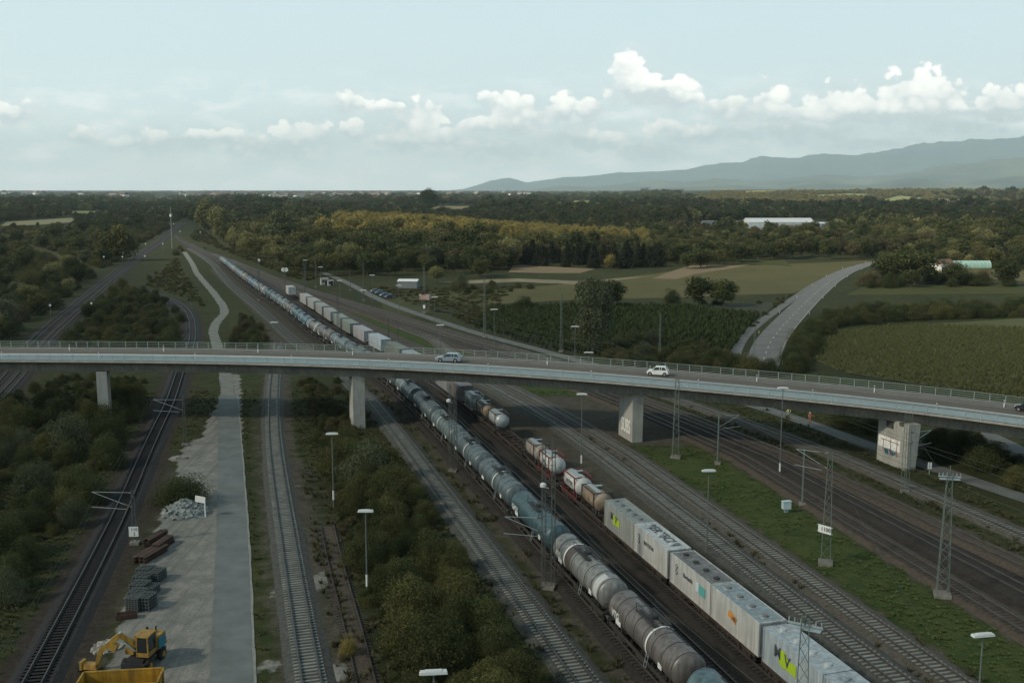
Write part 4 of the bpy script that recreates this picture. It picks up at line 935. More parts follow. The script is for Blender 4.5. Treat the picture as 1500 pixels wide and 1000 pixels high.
def disc(r, n=24, a0=0., a1=2 * math.pi): return [(r * math.cos(a0 + (a1 - a0) * k / n), r * math.sin(a0 + (a1 - a0) * k / n)) for k in range(n)]
def mv_logo(t, s=1.0, yc=.9):
    side_poly(t, 'green_disc', disc(.85 * s), M_LIME, CWd, yc, 1.55); side_poly(t, 'green_square', [(-.2 * s, -1.0 * s), (1.5 * s, -1.0 * s), (1.5 * s, .1 * s), (-.2 * s, .1 * s)], M_LIME, CWd, yc - .75 * s, 1.75, .012)
    side_text(t, 'lettering', 'M', 1.6 * s, M_INK, CWd, yc + .95 * s, 1.75, .03).location.x -= .01; side_text(t, 'lettering', 'V', 1.6 * s, M_INK, CWd, yc - .75 * s, 1.55, .03).location.x -= .01
def diamond_logo(t, txt, size=.62, extra=False):
    d = 0
    for dy, dz in ((0, .28), (0, -.28)):
        for q in (0, 1):
            pts = [(-.30, 0), (0, .30), (.30, 0), (0, -.30)]; pts2 = [(u * .62, v * .62) for u, v in pts]
            side_poly(t, 'diamond_mark', pts if q == 0 else pts2, M_INK if q == 0 else C_WHITE, CWd, 2.9 + dy, 1.75 + dz, .012 + .006 * q)
    side_text(t, 'lettering', txt, size, M_INK, CWd, .35, 1.75, .012)
    if extra:
        side_poly(t, 'pale_decal', [(-.3, -.45), (.3, -.45), (.3, .45), (-.3, .45)], M_PALEB, CWd, -1.65, 1.72); side_poly(t, 'teal_decal', [(-.62, -.5), (.62, -.5), (.62, .42), (-.62, .42)], M_TEALD, CWd, -2.62, 1.66)
placed = []
def put(o, y, label):
    x, yy, a = at(TRACKS['box'], y); o.location = (x, yy, RT + CZ); o.rotation_euler = (0, 0, a); o['label'] = label; return o
CAc = .958
# far end ys measured along the train, three flats with two 30 foot boxes each
YA = 114.6
def pair(i, near): return YA - (i * CW + (4.55 + (8.75 if near else 0))) * CAc
c = corr_box(CL, CWd, CH, 40, C_GREY, roofm=C_ROOFG, depth=.02); mv_logo(c, .7, 1.2); hatches(c, CL, CH, C_ROOFG, 5, C_ROOFD); put(c, pair(0, False), 'pale grey green box container with faded lime logo behind the tank containers')
c = corr_box(CL, CWd, CH, 40, C_WHITE, roofm=C_ROOFW, depth=.02); diamond_logo(c, 'BERTSCHI', .56); hatches(c, CL, CH, C_ROOFW, 3)
o = link('roof_lettering', text_mesh('roof_lettering', 'BERTSCHI', 1.55, M_INK, .003, .02), c, (.1, 0, CH + .03)); o.rotation_euler = (0, 0, R(-90)); put(c, pair(0, True), 'white box container with black lettering across its white roof')
c = corr_box(CL, CWd, CH, 40, C_WHITE, roofm=C_ROOFD, depth=.02); diamond_logo(c, 'Bertschi', .6, True); hatches(c, CL, CH, C_ROOFD, 4, M_DARK); put(c, pair(1, False), 'white box container with teal decal and sooty roof hatches')
c = corr_box(CL, CWd, CH, 40, C_WHITE, roofm=C_ROOFB, depth=.02); side_poly(c, 'orange_decal', [(-.8, -.08), (.6, -.4), (.84, .2), (-.56, .5)], M_ORANGE, CWd, .3, 1.55); side_text(c, 'lettering', 'HB', .55, M_INK, CWd, .0, 1.5, .02).location.x -= .01; hatches(c, CL, CH, C_BLUEG, 4, C_ROOFD); put(c, pair(1, True), 'white box container with small orange decal and blue grey roof')
c = corr_box(CL, CWd, CH, 40, C_BLUEG, roofm=C_BLUEG, depth=.02); mv_logo(c, .85, 1.2); hatches(c, CL, CH, C_ROOFW, 4); put(c, pair(2, False), 'pale blue grey box container with bright lime M V logo')
c = corr_box(CL, CWd, CH, 30, C_BLUEG, roofm=C_BLUEG); hatches(c, CL, CH, C_ROOFB, 4); put(c, pair(2, True), 'plain blue grey container nearest the bottom edge of the picture')
# tank containers (20 foot)
def tank_container(tankm, framem, lettering=None, label='x', roundend=True):
    t = tag(empty('tank_container', (0, 0, 0)), label, 'tank container', 'tank containers on the container train'); L, W, H = 6.06, 2.44, 2.6; mb = MB()
    r = 1.14; mb.lathe([(-2.95, .02), (-2.9, .45), (-2.72, .85), (-2.45, r), (2.45, r), (2.72, .85), (2.9, .45), (2.95, .02)], 'Y', (0, 0, 1.42), 32); b = mb.build('tank', tankm, t, True)
    mb = MB()
    for sx in (-1, 1):
        for sy in (-1, 1): mb.box((sx * (W / 2 - .07), sy * (L / 2 - .9 - .07), H / 2), (.13, .13, H)); mb.bar((sx * (W / 2 - .08), sy * (L / 2 - .97), .15), (0, sy * (L / 2 - .97), 1.0), .07)
        mb.box((sx * (W / 2 - .07), 0, H - .06), (.12, L - 2.0, .12)); mb.box((sx * (W / 2 - .07), 0, .08), (.12, L - .4, .14))
    for sy in (-1, 1): mb.box((0, sy * (L / 2 - .97), H - .06), (W - .2, .13, .12)); mb.box((0, sy * (L / 2 - .97), .08), (W - .2, .13, .14))
    mb.build('frame', framem, t)
    mb = MB(); mb.box((-.35, 0, H + .0), (.62, L - 2.3, .04)); mb.box((.55, .9, H), (.9, .5, .04)); mb.build('walkway', M_GALV, t)
    mb = MB(); mb.lathe([(H - .12, .28), (H + .1, .28), (H + .12, .02)], 'Z', (.35, 0, 0), 14); mb.build('manhole', M_DARK, t)
    mb = MB()
    for k in (-.2, .2): mb.bar((k - .7, -L / 2 + .9, .1), (k - .7, -L / 2 + .9, H), .05)
    mb.build('ladder', M_GALV, t)
    if lettering:
        o = bpy.data.objects.new('lettering', text_mesh('lettering', lettering, .75, M_INK, .003, .02)); COL.objects.link(o); o.parent = b; o.location = (-r - .012, 0, 1.5); o.rotation_euler = (R(90), 0, R(-90))
    return t
TC_BEIGE = pmat('stained beige tank', (.30, .26, .20), .5, .0, .9, col2=(.14, .085, .05), detail=7); TC_SILV = pmat('dull silver tank', (.36, .39, .39), .42, .12, .8, metal=.25); TC_WHITE = cpaint('white tank paint', (.52, .53, .52)); TC_GREY = pmat('rust streaked grey tank', (.33, .34, .32), .5, 0, .8, col2=(.18, .12, .08), detail=7)
F_RED = pmat('dark red frame', (.16, .035, .035), .6, .2, 2); F_DK = pmat('sooty frame', (.05, .05, .048), .7, .2, 2); F_WH = pmat('pale frame', (.40, .41, .41), .6, .2, 2)
def yat(u, v, z=3.6):
    """y on the container track whose point at height z shows at the pixel row v"""
    t = (CAM_H - z) / (FPX * sP + (v - 500) * cP); return (FPX * cP - (v - 500) * sP) * t
yt = [120.0, 126.6, 136.6, 143.2, 163.4, 171.0, 178.6]
for y_, args in zip(yt, ((TC_BEIGE, F_DK, None, 'rust stained beige tank container next to the grey green box'), (TC_WHITE, F_RED, 'HOYER', 'white tank container with red frame and dark lettering'), (TC_WHITE, F_RED, 'TIC', 'white tank container behind the lattice mast of the container train'),
    (TC_GREY, F_DK, None, 'grey tank container with rusty belly, alone in front of the empty flat'), (TC_SILV, F_DK, None, 'dull silver tank container with domed end facing the empty flat'), (TC_BEIGE, F_DK, None, 'brownish tank container between two silver ones just past the bridge'), (TC_SILV, F_WH, None, 'silver tank container half hidden by the bridge deck'))):
    put(tank_container(args[0], args[1], args[2]), y_, args[3])
# plain boxes beyond: (y, length, colour, label)
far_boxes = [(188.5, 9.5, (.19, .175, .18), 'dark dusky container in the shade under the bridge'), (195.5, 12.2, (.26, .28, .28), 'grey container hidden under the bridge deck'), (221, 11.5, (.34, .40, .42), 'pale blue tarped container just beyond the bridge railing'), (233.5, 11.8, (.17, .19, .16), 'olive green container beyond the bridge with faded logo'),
    (248, 11.5, (.42, .48, .52), 'white and blue container beyond the olive green one'), (263, 12.0, (.38, .38, .40), 'dirty white container with rusty foot, beyond the bridge'), (277, 10.5, (.24, .27, .24), 'grey green container with small dark logo, beyond the bridge'), (289, 10.5, (.25, .29, .26), 'sage container coupled behind the grey green one'),
    (304, 12.0, (.33, .34, .33), 'mid grey container with dark gap behind it'), (318.5, 12.0, (.30, .32, .31), 'grey container fourth from the far end of the container train'), (333, 12.0, (.36, .37, .36), 'light grey container third from the far end'), (347, 12.0, (.40, .40, .39), 'whitish container second from the far end'), (378, 7.5, (.50, .51, .49), 'white box container standing last at the far end of the container train')]
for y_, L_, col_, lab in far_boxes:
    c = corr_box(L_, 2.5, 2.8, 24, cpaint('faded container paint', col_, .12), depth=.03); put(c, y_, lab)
# the flats that carry them
flats = [(YA - (i * CW + CW / 2 - .5) * CAc, 'rusty flat wagon under the two %s' % n) for i, n in enumerate(('green logo and roof lettering boxes', 'white boxes with dark and blue roofs', 'blue grey boxes at the bottom edge'))]
flats += [(121.2, 'rusty flat wagon under the beige and the red framed tank containers'), (138.7, 'rusty flat wagon under the white and grey tank containers'), (152, 'flat wagon with an empty rusty deck before the silver tank containers'), (169.5, 'flat wagon carrying silver and brown tank containers'), (187, 'flat wagon in the shade beneath the bridge deck')]
flats += [(y_, 'flat wagon under the %s' % n) for y_, n in ((227, 'pale blue and olive containers'), (255, 'white blue and dirty white containers'), (283, 'grey green and sage containers'), (311, 'mid grey containers'), (340, 'light grey and whitish containers'), (376, 'last white box at the far end'))]
for i, (y_, lab) in enumerate(flats):
    o = FW if i == 0 else copy_tree(FW); x, yy, a = at(TRACKS['box'], y_); o.location = (x, yy, RT); o.rotation_euler = (0, 0, a); o['label'] = lab
# ------------------------------------------------------------------ masts, lamps, signals
M_MAST = pmat('grey green mast paint', (.115, .145, .130), .6, .2, 1.5); M_MASTD = pmat('weathered mast steel', (.075, .085, .080), .7, .25, 1.5); M_INS = pmat('brown insulator', (.10, .07, .055), .4); M_LAMPW = pmat('white lamp housing', (.55, .58, .57), .5, .06, 2)
M_POLE = pmat('lamp pole galvanised', (.11, .125, .12), .6, .2, 1.5)
def base_xy(u, v): return G(u, v, 0)
def h_px(vb, vt):
    # height in metres of an upright thing seen between two pixel rows
    yc = CAM_H * FPX / ((vb - 277) * cP) - CAM_H * sP; k = (vt - 277) * cP / FPX; return CAM_H - k * yc / (1 - k * sP)
def lattice(mb, x, y, h, w0, w1, n=None, th=.055):
    n = n or max(4, int(h / 1.1)); c = [(-1, -1), (1, -1), (1, 1), (-1, 1)]
    lv = [(i / n, w0 + (w1 - w0) * i / n) for i in range(n + 1)]
    for a, b in c: mb.bar((x + a * w0 / 2, y + b * w0 / 2, 0), (x + a * w1 / 2, y + b * w1 / 2, h), th)
    for (t0, q0), (t1, q1) in zip(lv[:-1], lv[1:]):
        for k in range(4):
            a, b = c[k], c[(k + 1) % 4]
            if k % 2: a, b = b, a
            mb.bar((x + a[0] * q0 / 2, y + a[1] * q0 / 2, t0 * h), (x + b[0] * q1 / 2, y + b[1] * q1 / 2, t1 * h), th * .55)
    return mb
def cantilever(t, ang, reach, z, low=True, root=0.0):
    mb = MB(); d = Vector((math.cos(ang), math.sin(ang), 0)); p = d * root
    a, b = p + Vector((0, 0, z)), p + d * reach + Vector((0, 0, z)); c = p + Vector((0, 0, z - 1.7))
    mb.bar(a, b, .055); mb.bar(b, c, .055); 
    if low: mb.bar(p + d * (reach * .1) + Vector((0, 0, z - 1.95)) + d * .2, p + d * (reach + .1) + Vector((0, 0, z - 1.75)), .05)
    o = mb.build('cantilever_arm', M_GALV, t)
    for q, e in ((a, b), (c, b)):
        f = (Vector(e) - Vector(q)).normalized(); s = Vector(q) + f * .35; mb = MB(); mb.tube(s, s + f * .55, .09, 8); mb.build('insulator', M_INS, o)
    return o
def mast(u, vb, vt, label, kind='lattice', w=.9, arm=None, mat=None, cross=None, twin=None, plate=None, rz=R(-16), group='overhead line masts', xy=None, h=None, light=None):
    x, y = xy or base_xy(u, vb); h = h or h_px(vb, vt); t = tag(empty('overhead_line_mast', (x, y, 0), rz), label, 'mast', group); mb = MB(); mat = mat or M_MAST
    if kind == 'lattice': lattice(mb, 0, 0, h, w, w * .42, th=.075 if w > .95 else .055)
    elif kind == 'twin':
        for s in (-1, 1): lattice(mb, s * w / 2, 0, h, .42, .30, th=.045)
        for k in range(1, int(h / 1.6)): mb.bar((-w / 2, 0, k * 1.6), (w / 2, 0, k * 1.6), .05)
    else: mb.tube((0, 0, 0), (0, 0, h), w, 8, w * .7)
    mb.build('mast_shaft', mat, t); mb = MB(); mb.box((0, 0, .08), (w + .5 if w > .3 else .9, w + .5 if w > .3 else .9, .4)); mb.build('footing', M_CONC, t)
    for (ang, reach, z) in arm or (): cantilever(t, R(ang) - rz, reach, z if z > 0 else h + z, root=w * .25 if kind != 'pole' else .1)
    if cross:
        ca, cl, cz = cross; mb = MB(); d = Vector((math.cos(R(ca) - rz), math.sin(R(ca) - rz), 0)); zc = Vector((0, 0, h + cz)); mb.box(tuple(zc), (cl, .10, .12), rz=R(ca) - rz); mb.box(tuple(zc + Vector((0, 0, -.25))), (cl * .9, .5, .05), rz=R(ca) - rz); o = mb.build('cross_arm', M_GALV, t)
        for k in (-.46, -.3, -.12, .12, .3, .46): q = zc + d * cl * k; mb = MB(); mb.tube(q, q + Vector((0, 0, .36)), .045, 8); mb.build('insulator', M_GALV, o)
        mb = MB(); mb.bar(zc, zc + Vector((0, 0, 1.1)), .1); mb.build('finial', mat, t)
    if plate:
        txt, sz, pz, pw, ph = plate; mb = MB(); mb.box((0, -w * .5 - .06, pz), (pw, .05, ph)); o = mb.build('number_plate', M_SIGNW, t)
        for i, line_ in enumerate(txt):
            q = bpy.data.objects.new('lettering', text_mesh('lettering', line_, sz, M_INK, .003, .01)); COL.objects.link(q); q.parent = o; q.location = (.08, -w * .5 - .09, pz + (ph * .22 if len(txt) > 1 else 0) - i * ph * .45); q.rotation_euler = (R(90), 0, 0)
    if light:
        mb = MB(); mb.lathe([(0, .05), (.02, .32), (.30, .32), (.42, .1), (.44, .02)], 'Z', (-.5, -.3, light), 14); mb.tube((-.5, -.3, light), (0, 0, light - .2), .05, 5); mb.build('signal_lamp', M_LAMPW, t)
    return t
mast(198, 796, 717, 'small lattice mast with square white number plate beside the gravel yard', w=.55, arm=[(176, 4.6, -.35)], mat=M_MASTD, plate=(('110', '2'), .5, 1.55, 1.05, 1.15), rz=R(4))
mast(271.5, 652, 578, 'thin lattice mast holding a cantilever over the curving track near the road', w=.5, arm=[(178, 4.6, -.8)], mat=M_MASTD, rz=R(4))
mast(664, 690, 562, 'tall dark twin mast before the bridge standing beside the tank wagons', 'twin', .75, mat=M_MASTD, light=10.2)
mast(803, 860, 640, 'tall twin lattice mast nearest in front of the tank train with white lamp', 'twin', 1.0, mat=M_MASTD, arm=[(174, 4.2, 7.3)], light=10.6)
mast(989.5, 670, 553, 'pale green lattice mast standing on the tip of the grass wedge', 'lattice', 1.0)
mast(1051, 679, 603, 'slender pole mast with raised arm between the grass wedge and brown tracks', 'pole', .13, arm=[(14, 3.2, -.6)])
mast(1209, 825, 661, 'pale lattice mast with white board on the grass wedge', 'lattice', 1.0, arm=[(150, 3.4, -.2)])
mast(1175, 739, 657, 'slender pole mast behind the lattice mast with the white board', 'pole', .13)
mast(1380, 872, 692, 'tall lattice mast with insulator cross arm in the grass beside the brown track', 'lattice', 1.1, cross=(-14, 2.1, -.4))
mast(1325, 720, 606, 'lattice mast in front of the painted pier with arm reaching over the outer track', 'twin', .6, arm=[(24, 4.0, -2.6)], mat=M_MAST)
mast(1178, 1180, 905, 'big lattice mast with insulator cross arm beside the lime logo container', 'lattice', 1.1, cross=(-30, 2.3, -.6), xy=(19.2, 63.6), h=12.4, mat=M_MAST)
n_m = [(380, 440, 380, 'dark mast with white top beside the far part of the tank train', 'lattice', .6, M_MASTD), (418, 437, 396, 'mast with double signal discs beside the far end of the container train', 'lattice', .5, M_MASTD), (447, 446, 382, 'mast between the far container wagons and the grey tracks', 'pole', .15, M_MASTD), (463, 420, 372, 'pole mast in front of the dark wood near the white hut', 'pole', .18, M_MASTD),
       (496, 505, 432, 'dark mast before the white and blue container beyond the bridge', 'lattice', .7, M_MASTD), (533, 440, 384, 'pole mast near the parked cars at the end of the lane', 'pole', .2, M_MASTD), (513, 425, 396, 'short pole mast in front of the wood edge', 'pole', .16, M_MASTD), (622, 458, 391, 'green mast rising beside the reddish signal cabin', 'lattice', .6, M_MAST),
       (710, 494, 407, 'grey green mast beside the dark field along the cycle path', 'lattice', .6, M_MAST), (822, 515, 430, 'grey green mast in front of the willow beside the path', 'lattice', .6, M_MAST), (966, 530, 458, 'grey green mast among bushes behind the bridge railing', 'lattice', .45, M_MAST), (569, 505, 465, 'dark pole mast just behind the far bridge railing', 'pole', .2, M_MASTD), (583, 500, 470, 'short dark pole between yard tracks beyond the bridge', 'pole', .14, M_MASTD), (1104, 540, 478, 'grey mast before the country road behind the bridge', 'lattice', .5, M_MAST)]
for u, vb, vt, lab, k, w, mt in n_m: mast(u, vb, vt, lab, k, w, mat=mt, rz=R(-20))
def lamp(u, vb, vt, label, wid=1.55, rz=0.0, bandz=None, mat=None, xy=None, h=None, group='yard floodlight posts'):
    x, y = xy or base_xy(u, vb); h = h or h_px(vb, vt); t = tag(empty('yard_lamp', (x, y, 0), rz), label, 'yard lamp', group); mb = MB(); mb.tube((0, 0, 0), (0, 0, h - .1), .09, 8, .055); p = mb.build('post', mat or M_POLE, t)
    mb = MB(); mb.box((0, 0, h), (wid, .46, .16), taper=.92); mb.box((0, 0, h + .1), (wid * .6, .34, .06)); mb.build('lamp_head', M_LAMPW, t); mb = MB(); mb.box((0, 0, h - .13), (wid * .5, .1, .1)); mb.build('bracket', M_POLE, t)
    if bandz is not None: mb = MB(); mb.tube((0, 0, bandz), (0, 0, bandz + 1.2), .12, 8); mb.build('white_band', M_SIGNW, p)
    return t
lamp(489, 745, 635, 'floodlight post rising from the thicket beside the straight grey track', rz=R(6), bandz=1.2)
lamp(538, 872, 748, 'floodlight post with white band in the middle of the thicket', bandz=1.0)
lamp(635, 1220, 984, 'floodlight head at the bottom edge above the thicket', wid=1.75, rz=R(6), xy=(-4.87, 59.8), h=10.4)
lamp(851.5, 684, 577, 'floodlight post with white band beside the white tank containers', bandz=.6)
lamp(1035, 806, 689, 'floodlight post between the ladder track and the tan track', rz=R(6))
lamp(1441, 1080, 930, 'floodlight on a short lattice post in the grass at the lower edge', wid=1.7, rz=R(10), mat=M_MAST, xy=(34.0, 70.0), h=8.2)
lamp(1142, 694, 568, 'thin floodlight post in front of the bridge girder', bandz=.4)
for u, vb, vt, lab in ((403, 520, 472, 'floodlight post beside the overgrown track just beyond the bridge'), (645, 521, 476, 'floodlight post between yard tracks beyond the bridge'), (724, 505, 453, 'floodlight post in front of the dark field'), (842, 525, 478, 'floodlight post before the willow beyond the bridge'), (637, 480, 435, 'floodlight post next to the reddish signal cabin'),
                       (448, 415, 381, 'floodlight post in front of the distant wood edge'), (470, 416, 391, 'floodlight post next to the white hut'), (498, 437, 411, 'floodlight post beyond the white hut'), (546, 444, 403, 'floodlight post near the parked cars'), (533, 470, 425, 'floodlight post on the grey tracks beyond the container train'), (585, 462, 418, 'floodlight post beside the pale lane'), (862, 560, 516, 'floodlight post just behind the bridge railing')):
    lamp(u, vb, vt, lab, wid=2.0)
def disc_signal(u, vb, vt, label, r=.42, group='white disc signals beside the tracks', two=False):
    x, y = base_xy(u, vb); h = h_px(vb, vt); t = tag(empty('track_signal', (x, y, 0)), label, 'signal', group); mb = MB(); mb.tube((0, 0, 0), (0, 0, h), .07, 6); mb.build('post', M_POLE, t)
    for k in ((-.55, .55) if two else (0,)): mb = MB(); mb.lathe([(-.05, .02), (-.05, r), (.05, r), (.05, .02)], 'Y', (k, -.1, h), 14); mb.build('signal_disc', M_LAMPW, t)
    if two: mb = MB(); mb.box((0, 0, h), (1.2, .08, .08)); mb.build('bracket', M_POLE, t)
for u, vb, vt, lab in ((75, 470, 447, 'white disc signal left of the main line in front of the bushes'), (135, 462, 444, 'white disc signal between the main line and the scrub'), (213, 388, 375, 'white disc signal beside the main line below the willow'), (180, 388, 376, 'white disc signal under the big willow'), (153, 390, 376, 'white disc signal at the dark lane by the willow'),
                       (214, 371, 357, 'white disc signal between willow and main line'), (239, 370, 357, 'white disc signal where the main line passes the radio mast'), (264, 350, 339, 'white disc signal behind the radio mast'), (255, 340, 328, 'white disc signal beside the top of the main line'), (47, 418, 400, 'white disc signal on the dark lane through the bushes'), (294, 352, 340, 'white disc signal at the track throat')):
    disc_signal(u, vb, vt, lab, .32 + .0009 * (500 - vb))
disc_signal(418.5, 440, 395, 'pair of white discs on one bracket beside the far container wagons', .75, two=True)
disc_signal(381, 432, 381, 'white disc on the tall post beside the far tank wagons', .55)
x, y = base_xy(252.5, 364); t = tag(empty('radio_mast', (x, y, 0)), 'tall thin pale radio mast between main line and gravel path', 'radio mast'); mb = MB(); mb.tube((0, 0, 0), (0, 0, 25.5), .42, 10, .22); mb.build('mast_shaft', M_LAMPW if False else pmat('pale mast paint', (.17, .19, .19), .6), t); mb = MB(); mb.lathe([(21.5, .02), (21.5, .8), (23.2, .8), (23.2, .02)], 'Z', (0, 0, 0), 10); mb.build('antenna_drum', M_SIGNW, t); mb = MB(); mb.tube((0, 0, 25.5), (0, 0, 28), .12, 6); mb.build('aerial', M_GALV, t)
# wires
M_WIRE = pmat('overhead wire', (.05, .055, .05), .6)
def wire(p, q, sag, label):
    cu = bpy.data.curves.new('overhead_wire', 'CURVE'); cu.dimensions = '3D'; cu.bevel_depth = .016; cu.bevel_resolution = 0; sp = cu.splines.new('POLY'); sp.points.add(15)
    for i in range(16): f = i / 15; sp.points[i].co = (p[0] + (q[0] - p[0]) * f, p[1] + (q[1] - p[1]) * f, p[2] + (q[2] - p[2]) * f - sag * 4 * f * (1 - f), 1)
    o = bpy.data.objects.new('overhead_wire', cu); COL.objects.link(o); dg = bpy.context.evaluated_depsgraph_get(); me = bpy.data.meshes.new_from_object(o.evaluated_get(dg)); bpy.data.objects.remove(o); me.materials.clear(); me.materials.append(M_WIRE); tag(link('overhead_wire', me), label, 'wire', 'overhead wires')
m5, m8, m10, m7 = base_xy(989.5, 670), base_xy(1380, 872), (19.2, 63.6), base_xy(1209, 825)
wire((*m5, 11.5), (*m7, 11.6), .7, 'wire from the lattice mast on the grass tip to the mast with the white board')
wire((*m7, 11.6), (26, 55, 11.8), .8, 'wire running from the white board mast over the grass wedge')
wire((*m8, 11.8), (*base_xy(1325, 720), 10), .6, 'wire from the cross arm mast to the mast at the painted pier')
wire((*base_xy(803, 860), 14), (*base_xy(664, 690), 12), .6, 'wire between the two dark twin masts over the tank wagons')
wire((*base_xy(198, 796), 6.2), (*base_xy(271.5, 652), 6.6), .4, 'wire over the curving track between the two small masts')
def track_wire(key, y0, y1, off, lab):
    mb = MB(); fn = TRACKS[key]; ys = np.arange(y0, y1, 4.0); span = 52.0; P = []; Q = []
    for y_ in ys: x_, _, a_ = at(fn, float(y_), off); ph = ((y_ - y0) % span) / span; P.append((x_, y_, 5.9)); Q.append((x_, y_, 7.5 - 3.6 * ph * (1 - ph) * 1.2))
    pr_ = [(-.015, 0), (0, .03), (.015, 0)]; mb.sweep(P, pr_); mb.sweep(Q, pr_)
    for p_, q_ in list(zip(P, Q))[::2]: mb.box((p_[0], p_[1], (p_[2] + q_[2]) / 2), (.012, .012, q_[2] - p_[2]))
    tag(mb.build('overhead_wire', M_WIRE), lab, 'wire', 'overhead wires')
for key, y0_, y1_, nm in (('curving', 60, 330, 'dark curving track'), ('eleven', 60, 330, 'brown track near the cycle path'), ('twelve', 60, 330, 'outermost track by the painted pier'), ('nine', 60, 300, 'brown track along the grass wedge'), ('tank', 60, 500, 'row of tank wagons'), ('main a', 130, 620, 'outer main line track'), ('main b', 130, 620, 'inner main line track')):
    track_wire(key, y0_, y1_, 0.0, 'contact wire and catenary hung above the ' + nm)
# boards, boxes and huts
x, y = base_xy(1209, 825); t = tag(empty('notice_board', (x, y, 0), R(-50)), 'white board with dark figures hung on the lattice mast in the grass', 'sign'); mb = MB(); mb.box((.2, -.75, 4.05), (1.55, .06, .85)); b = mb.build('board', M_SIGNW, t); q = bpy.data.objects.new('lettering', text_mesh('lettering', '1100', .6, M_INK, .003, .02)); COL.objects.link(q); q.parent = b; q.location = (.35, -.79, 4.05); q.rotation_euler = (R(90), 0, 0); mb = MB(); mb.box((.2, -.69, 3.7), (1.9, .06, .08)); mb.box((.2, -.69, 4.4), (1.9, .06, .08)); mb.build('bracket', M_GALV, t)
x, y = base_xy(1151.5, 750); t = tag(empty('equipment_box', (x, y, 0), R(10)), 'pale blue equipment box on a low stand in the grass wedge', 'equipment box'); mb = MB(); mb.box((0, 0, .95), (1.05, .6, .95)); mb.box((0, 0, 1.45), (1.15, .7, .06)); mb.build('cabinet', pmat('pale blue cabinet paint', (.42, .52, .54), .5, .08, 2), t); mb = MB(); mb.box((0, 0, .24), (.5, .3, .5)); mb.build('stand', M_GALV, t)
def hut(u, v, w, d, h, wallm, roofm, label, rz=0., name='hut', door=True, pitch=.35, cat='hut', group=None):
    x, y = base_xy(u, v); t = tag(empty(name, (x, y, 0), rz), label, cat, group); mb = MB(); mb.box((0, 0, h / 2), (w, d, h)); wl = mb.build('wall', wallm, t); r = w * pitch / 2; mb = MB(); o = .25
    for s in (-1, 1): mb.quad((-w / 2 - o, s * (d / 2 + o), h - .04), (w / 2 + o, s * (d / 2 + o), h - .04), (w / 2 + o, 0, h + d * pitch / 2), (-w / 2 - o, 0, h + d * pitch / 2))
    for s in (-1, 1): mb.poly([(s * w / 2, -d / 2, h), (s * w / 2, d / 2, h), (s * w / 2, 0, h + d * pitch / 2 - .05)])
    mb.build('roof', roofm, t)
    if door:
        mb = MB(); mb.box((w * .2, -d / 2 - .02, 1.0), (.9, .06, 2.0)); mb.build('door', M_DARK, t)
        mb = MB(); mb.box((-w * .2, -d / 2 - .02, h * .6), (.9, .06, .8)); mb.build('window', M_GLASS, t)
    return t
W_WHITE = pmat('white render', (.50, .50, .47), .85, .1, .5); R_GREY = pmat('grey roof sheet', (.20, .21, .21), .7, .15, .5); R_RED = pmat('red roof tiles', (.12, .075, .058), .85, .2, .6); R_WHITE = pmat('white sheet roof', (.62, .64, .64), .5, .05, .2)
hut(475, 417, 3.0, 2.6, 2.6, pmat('grey white render', (.34, .34, .32), .85, .1, .5), R_GREY, 'small white hut with a dark door at the wood edge', R(20)); hut(484, 418.5, 2.2, 2.0, 2.2, bpy.data.materials['grey white render'], R_GREY, 'smaller white hut right beside the first white hut', R(20))
x, y = base_xy(623, 458); t = tag(empty('signal_cabin', (x, y, 0), R(-20)), 'reddish white signal cabin on a lattice frame beside the green mast', 'signal cabin'); mb = MB(); lattice(mb, -1.1, 0, 4.2, .6, .6); lattice(mb, 1.1, 0, 4.2, .6, .6); mb.build('stand', M_MAST, t); mb = MB(); mb.box((0, 0, 5.2), (3.6, 1.6, 1.7)); mb.build('cabin', pmat('faded red and white panel', (.42, .36, .33), .7, 0, .8, col2=(.20, .09, .07)), t); mb = MB(); mb.lathe([(6.05, .7), (6.9, .7), (7.3, .2), (7.32, .02)], 'Z', (-.9, 0, 0), 12); mb.build('horn_drum', M_RUST, t); mb = MB(); mb.box((-.2, -.4, 2.0), (.8, .1, 1.1)); mb.build('sign_plate', M_SIGNW, t)
hut(599, 421, 8, 6, 2.8, pmat('grey blue render', (.16, .18, .19), .8, .1, .5), R_WHITE, 'low building with pale blue white roof behind the bushes beyond the yard', R(-8), 'low_building', False, .25, 'building')
t = hut(1139, 336, 66, 26, 7.5, pmat('pale hall wall', (.48, .52, .54), .7, .1, .1), R_WHITE, 'long white roofed warehouse rising out of the dark woods', R(2), 'warehouse', False, .30, 'warehouse')
hut(1198, 336, 30, 18, 6.0, pmat('blue hall wall', (.30, .42, .50), .6, .1, .1), R_WHITE, 'low pale blue annex beside the white warehouse', R(2), 'annex_hall', False, .15, 'hall')
hut(1058, 332, 44, 10, 5.5, pmat('dull glass', (.20, .23, .23), .5), R_GREY, 'long low glasshouse roof half hidden left of the warehouse by trees', R(2), 'glasshouse', False, .2, 'glasshouse')
M_POLY = pmat('mint polytunnel sheet', (.26, .42, .37), .6, .12, .3)
x, y = base_xy(1412, 392); t = tag(empty('polytunnel', (x, y, 0), R(3)), 'mint green polytunnel behind the dark trees of the field', 'polytunnel'); mb = MB(); n = 14
arc = [(3.0 * math.cos(math.pi * k / n), 3.6 * math.sin(math.pi * k / n)) for k in range(n + 1)]
for k in range(n): mb.quad((-13, arc[k][0], arc[k][1]), (13, arc[k][0], arc[k][1]), (13, arc[k + 1][0], arc[k + 1][1]), (-13, arc[k + 1][0], arc[k + 1][1]))
mb.poly([(-13, a, b) for a, b in arc]); mb.poly([(13, a, b) for a, b in arc][::-1]); mb.build('cover', M_POLY, t, True); mb = MB()
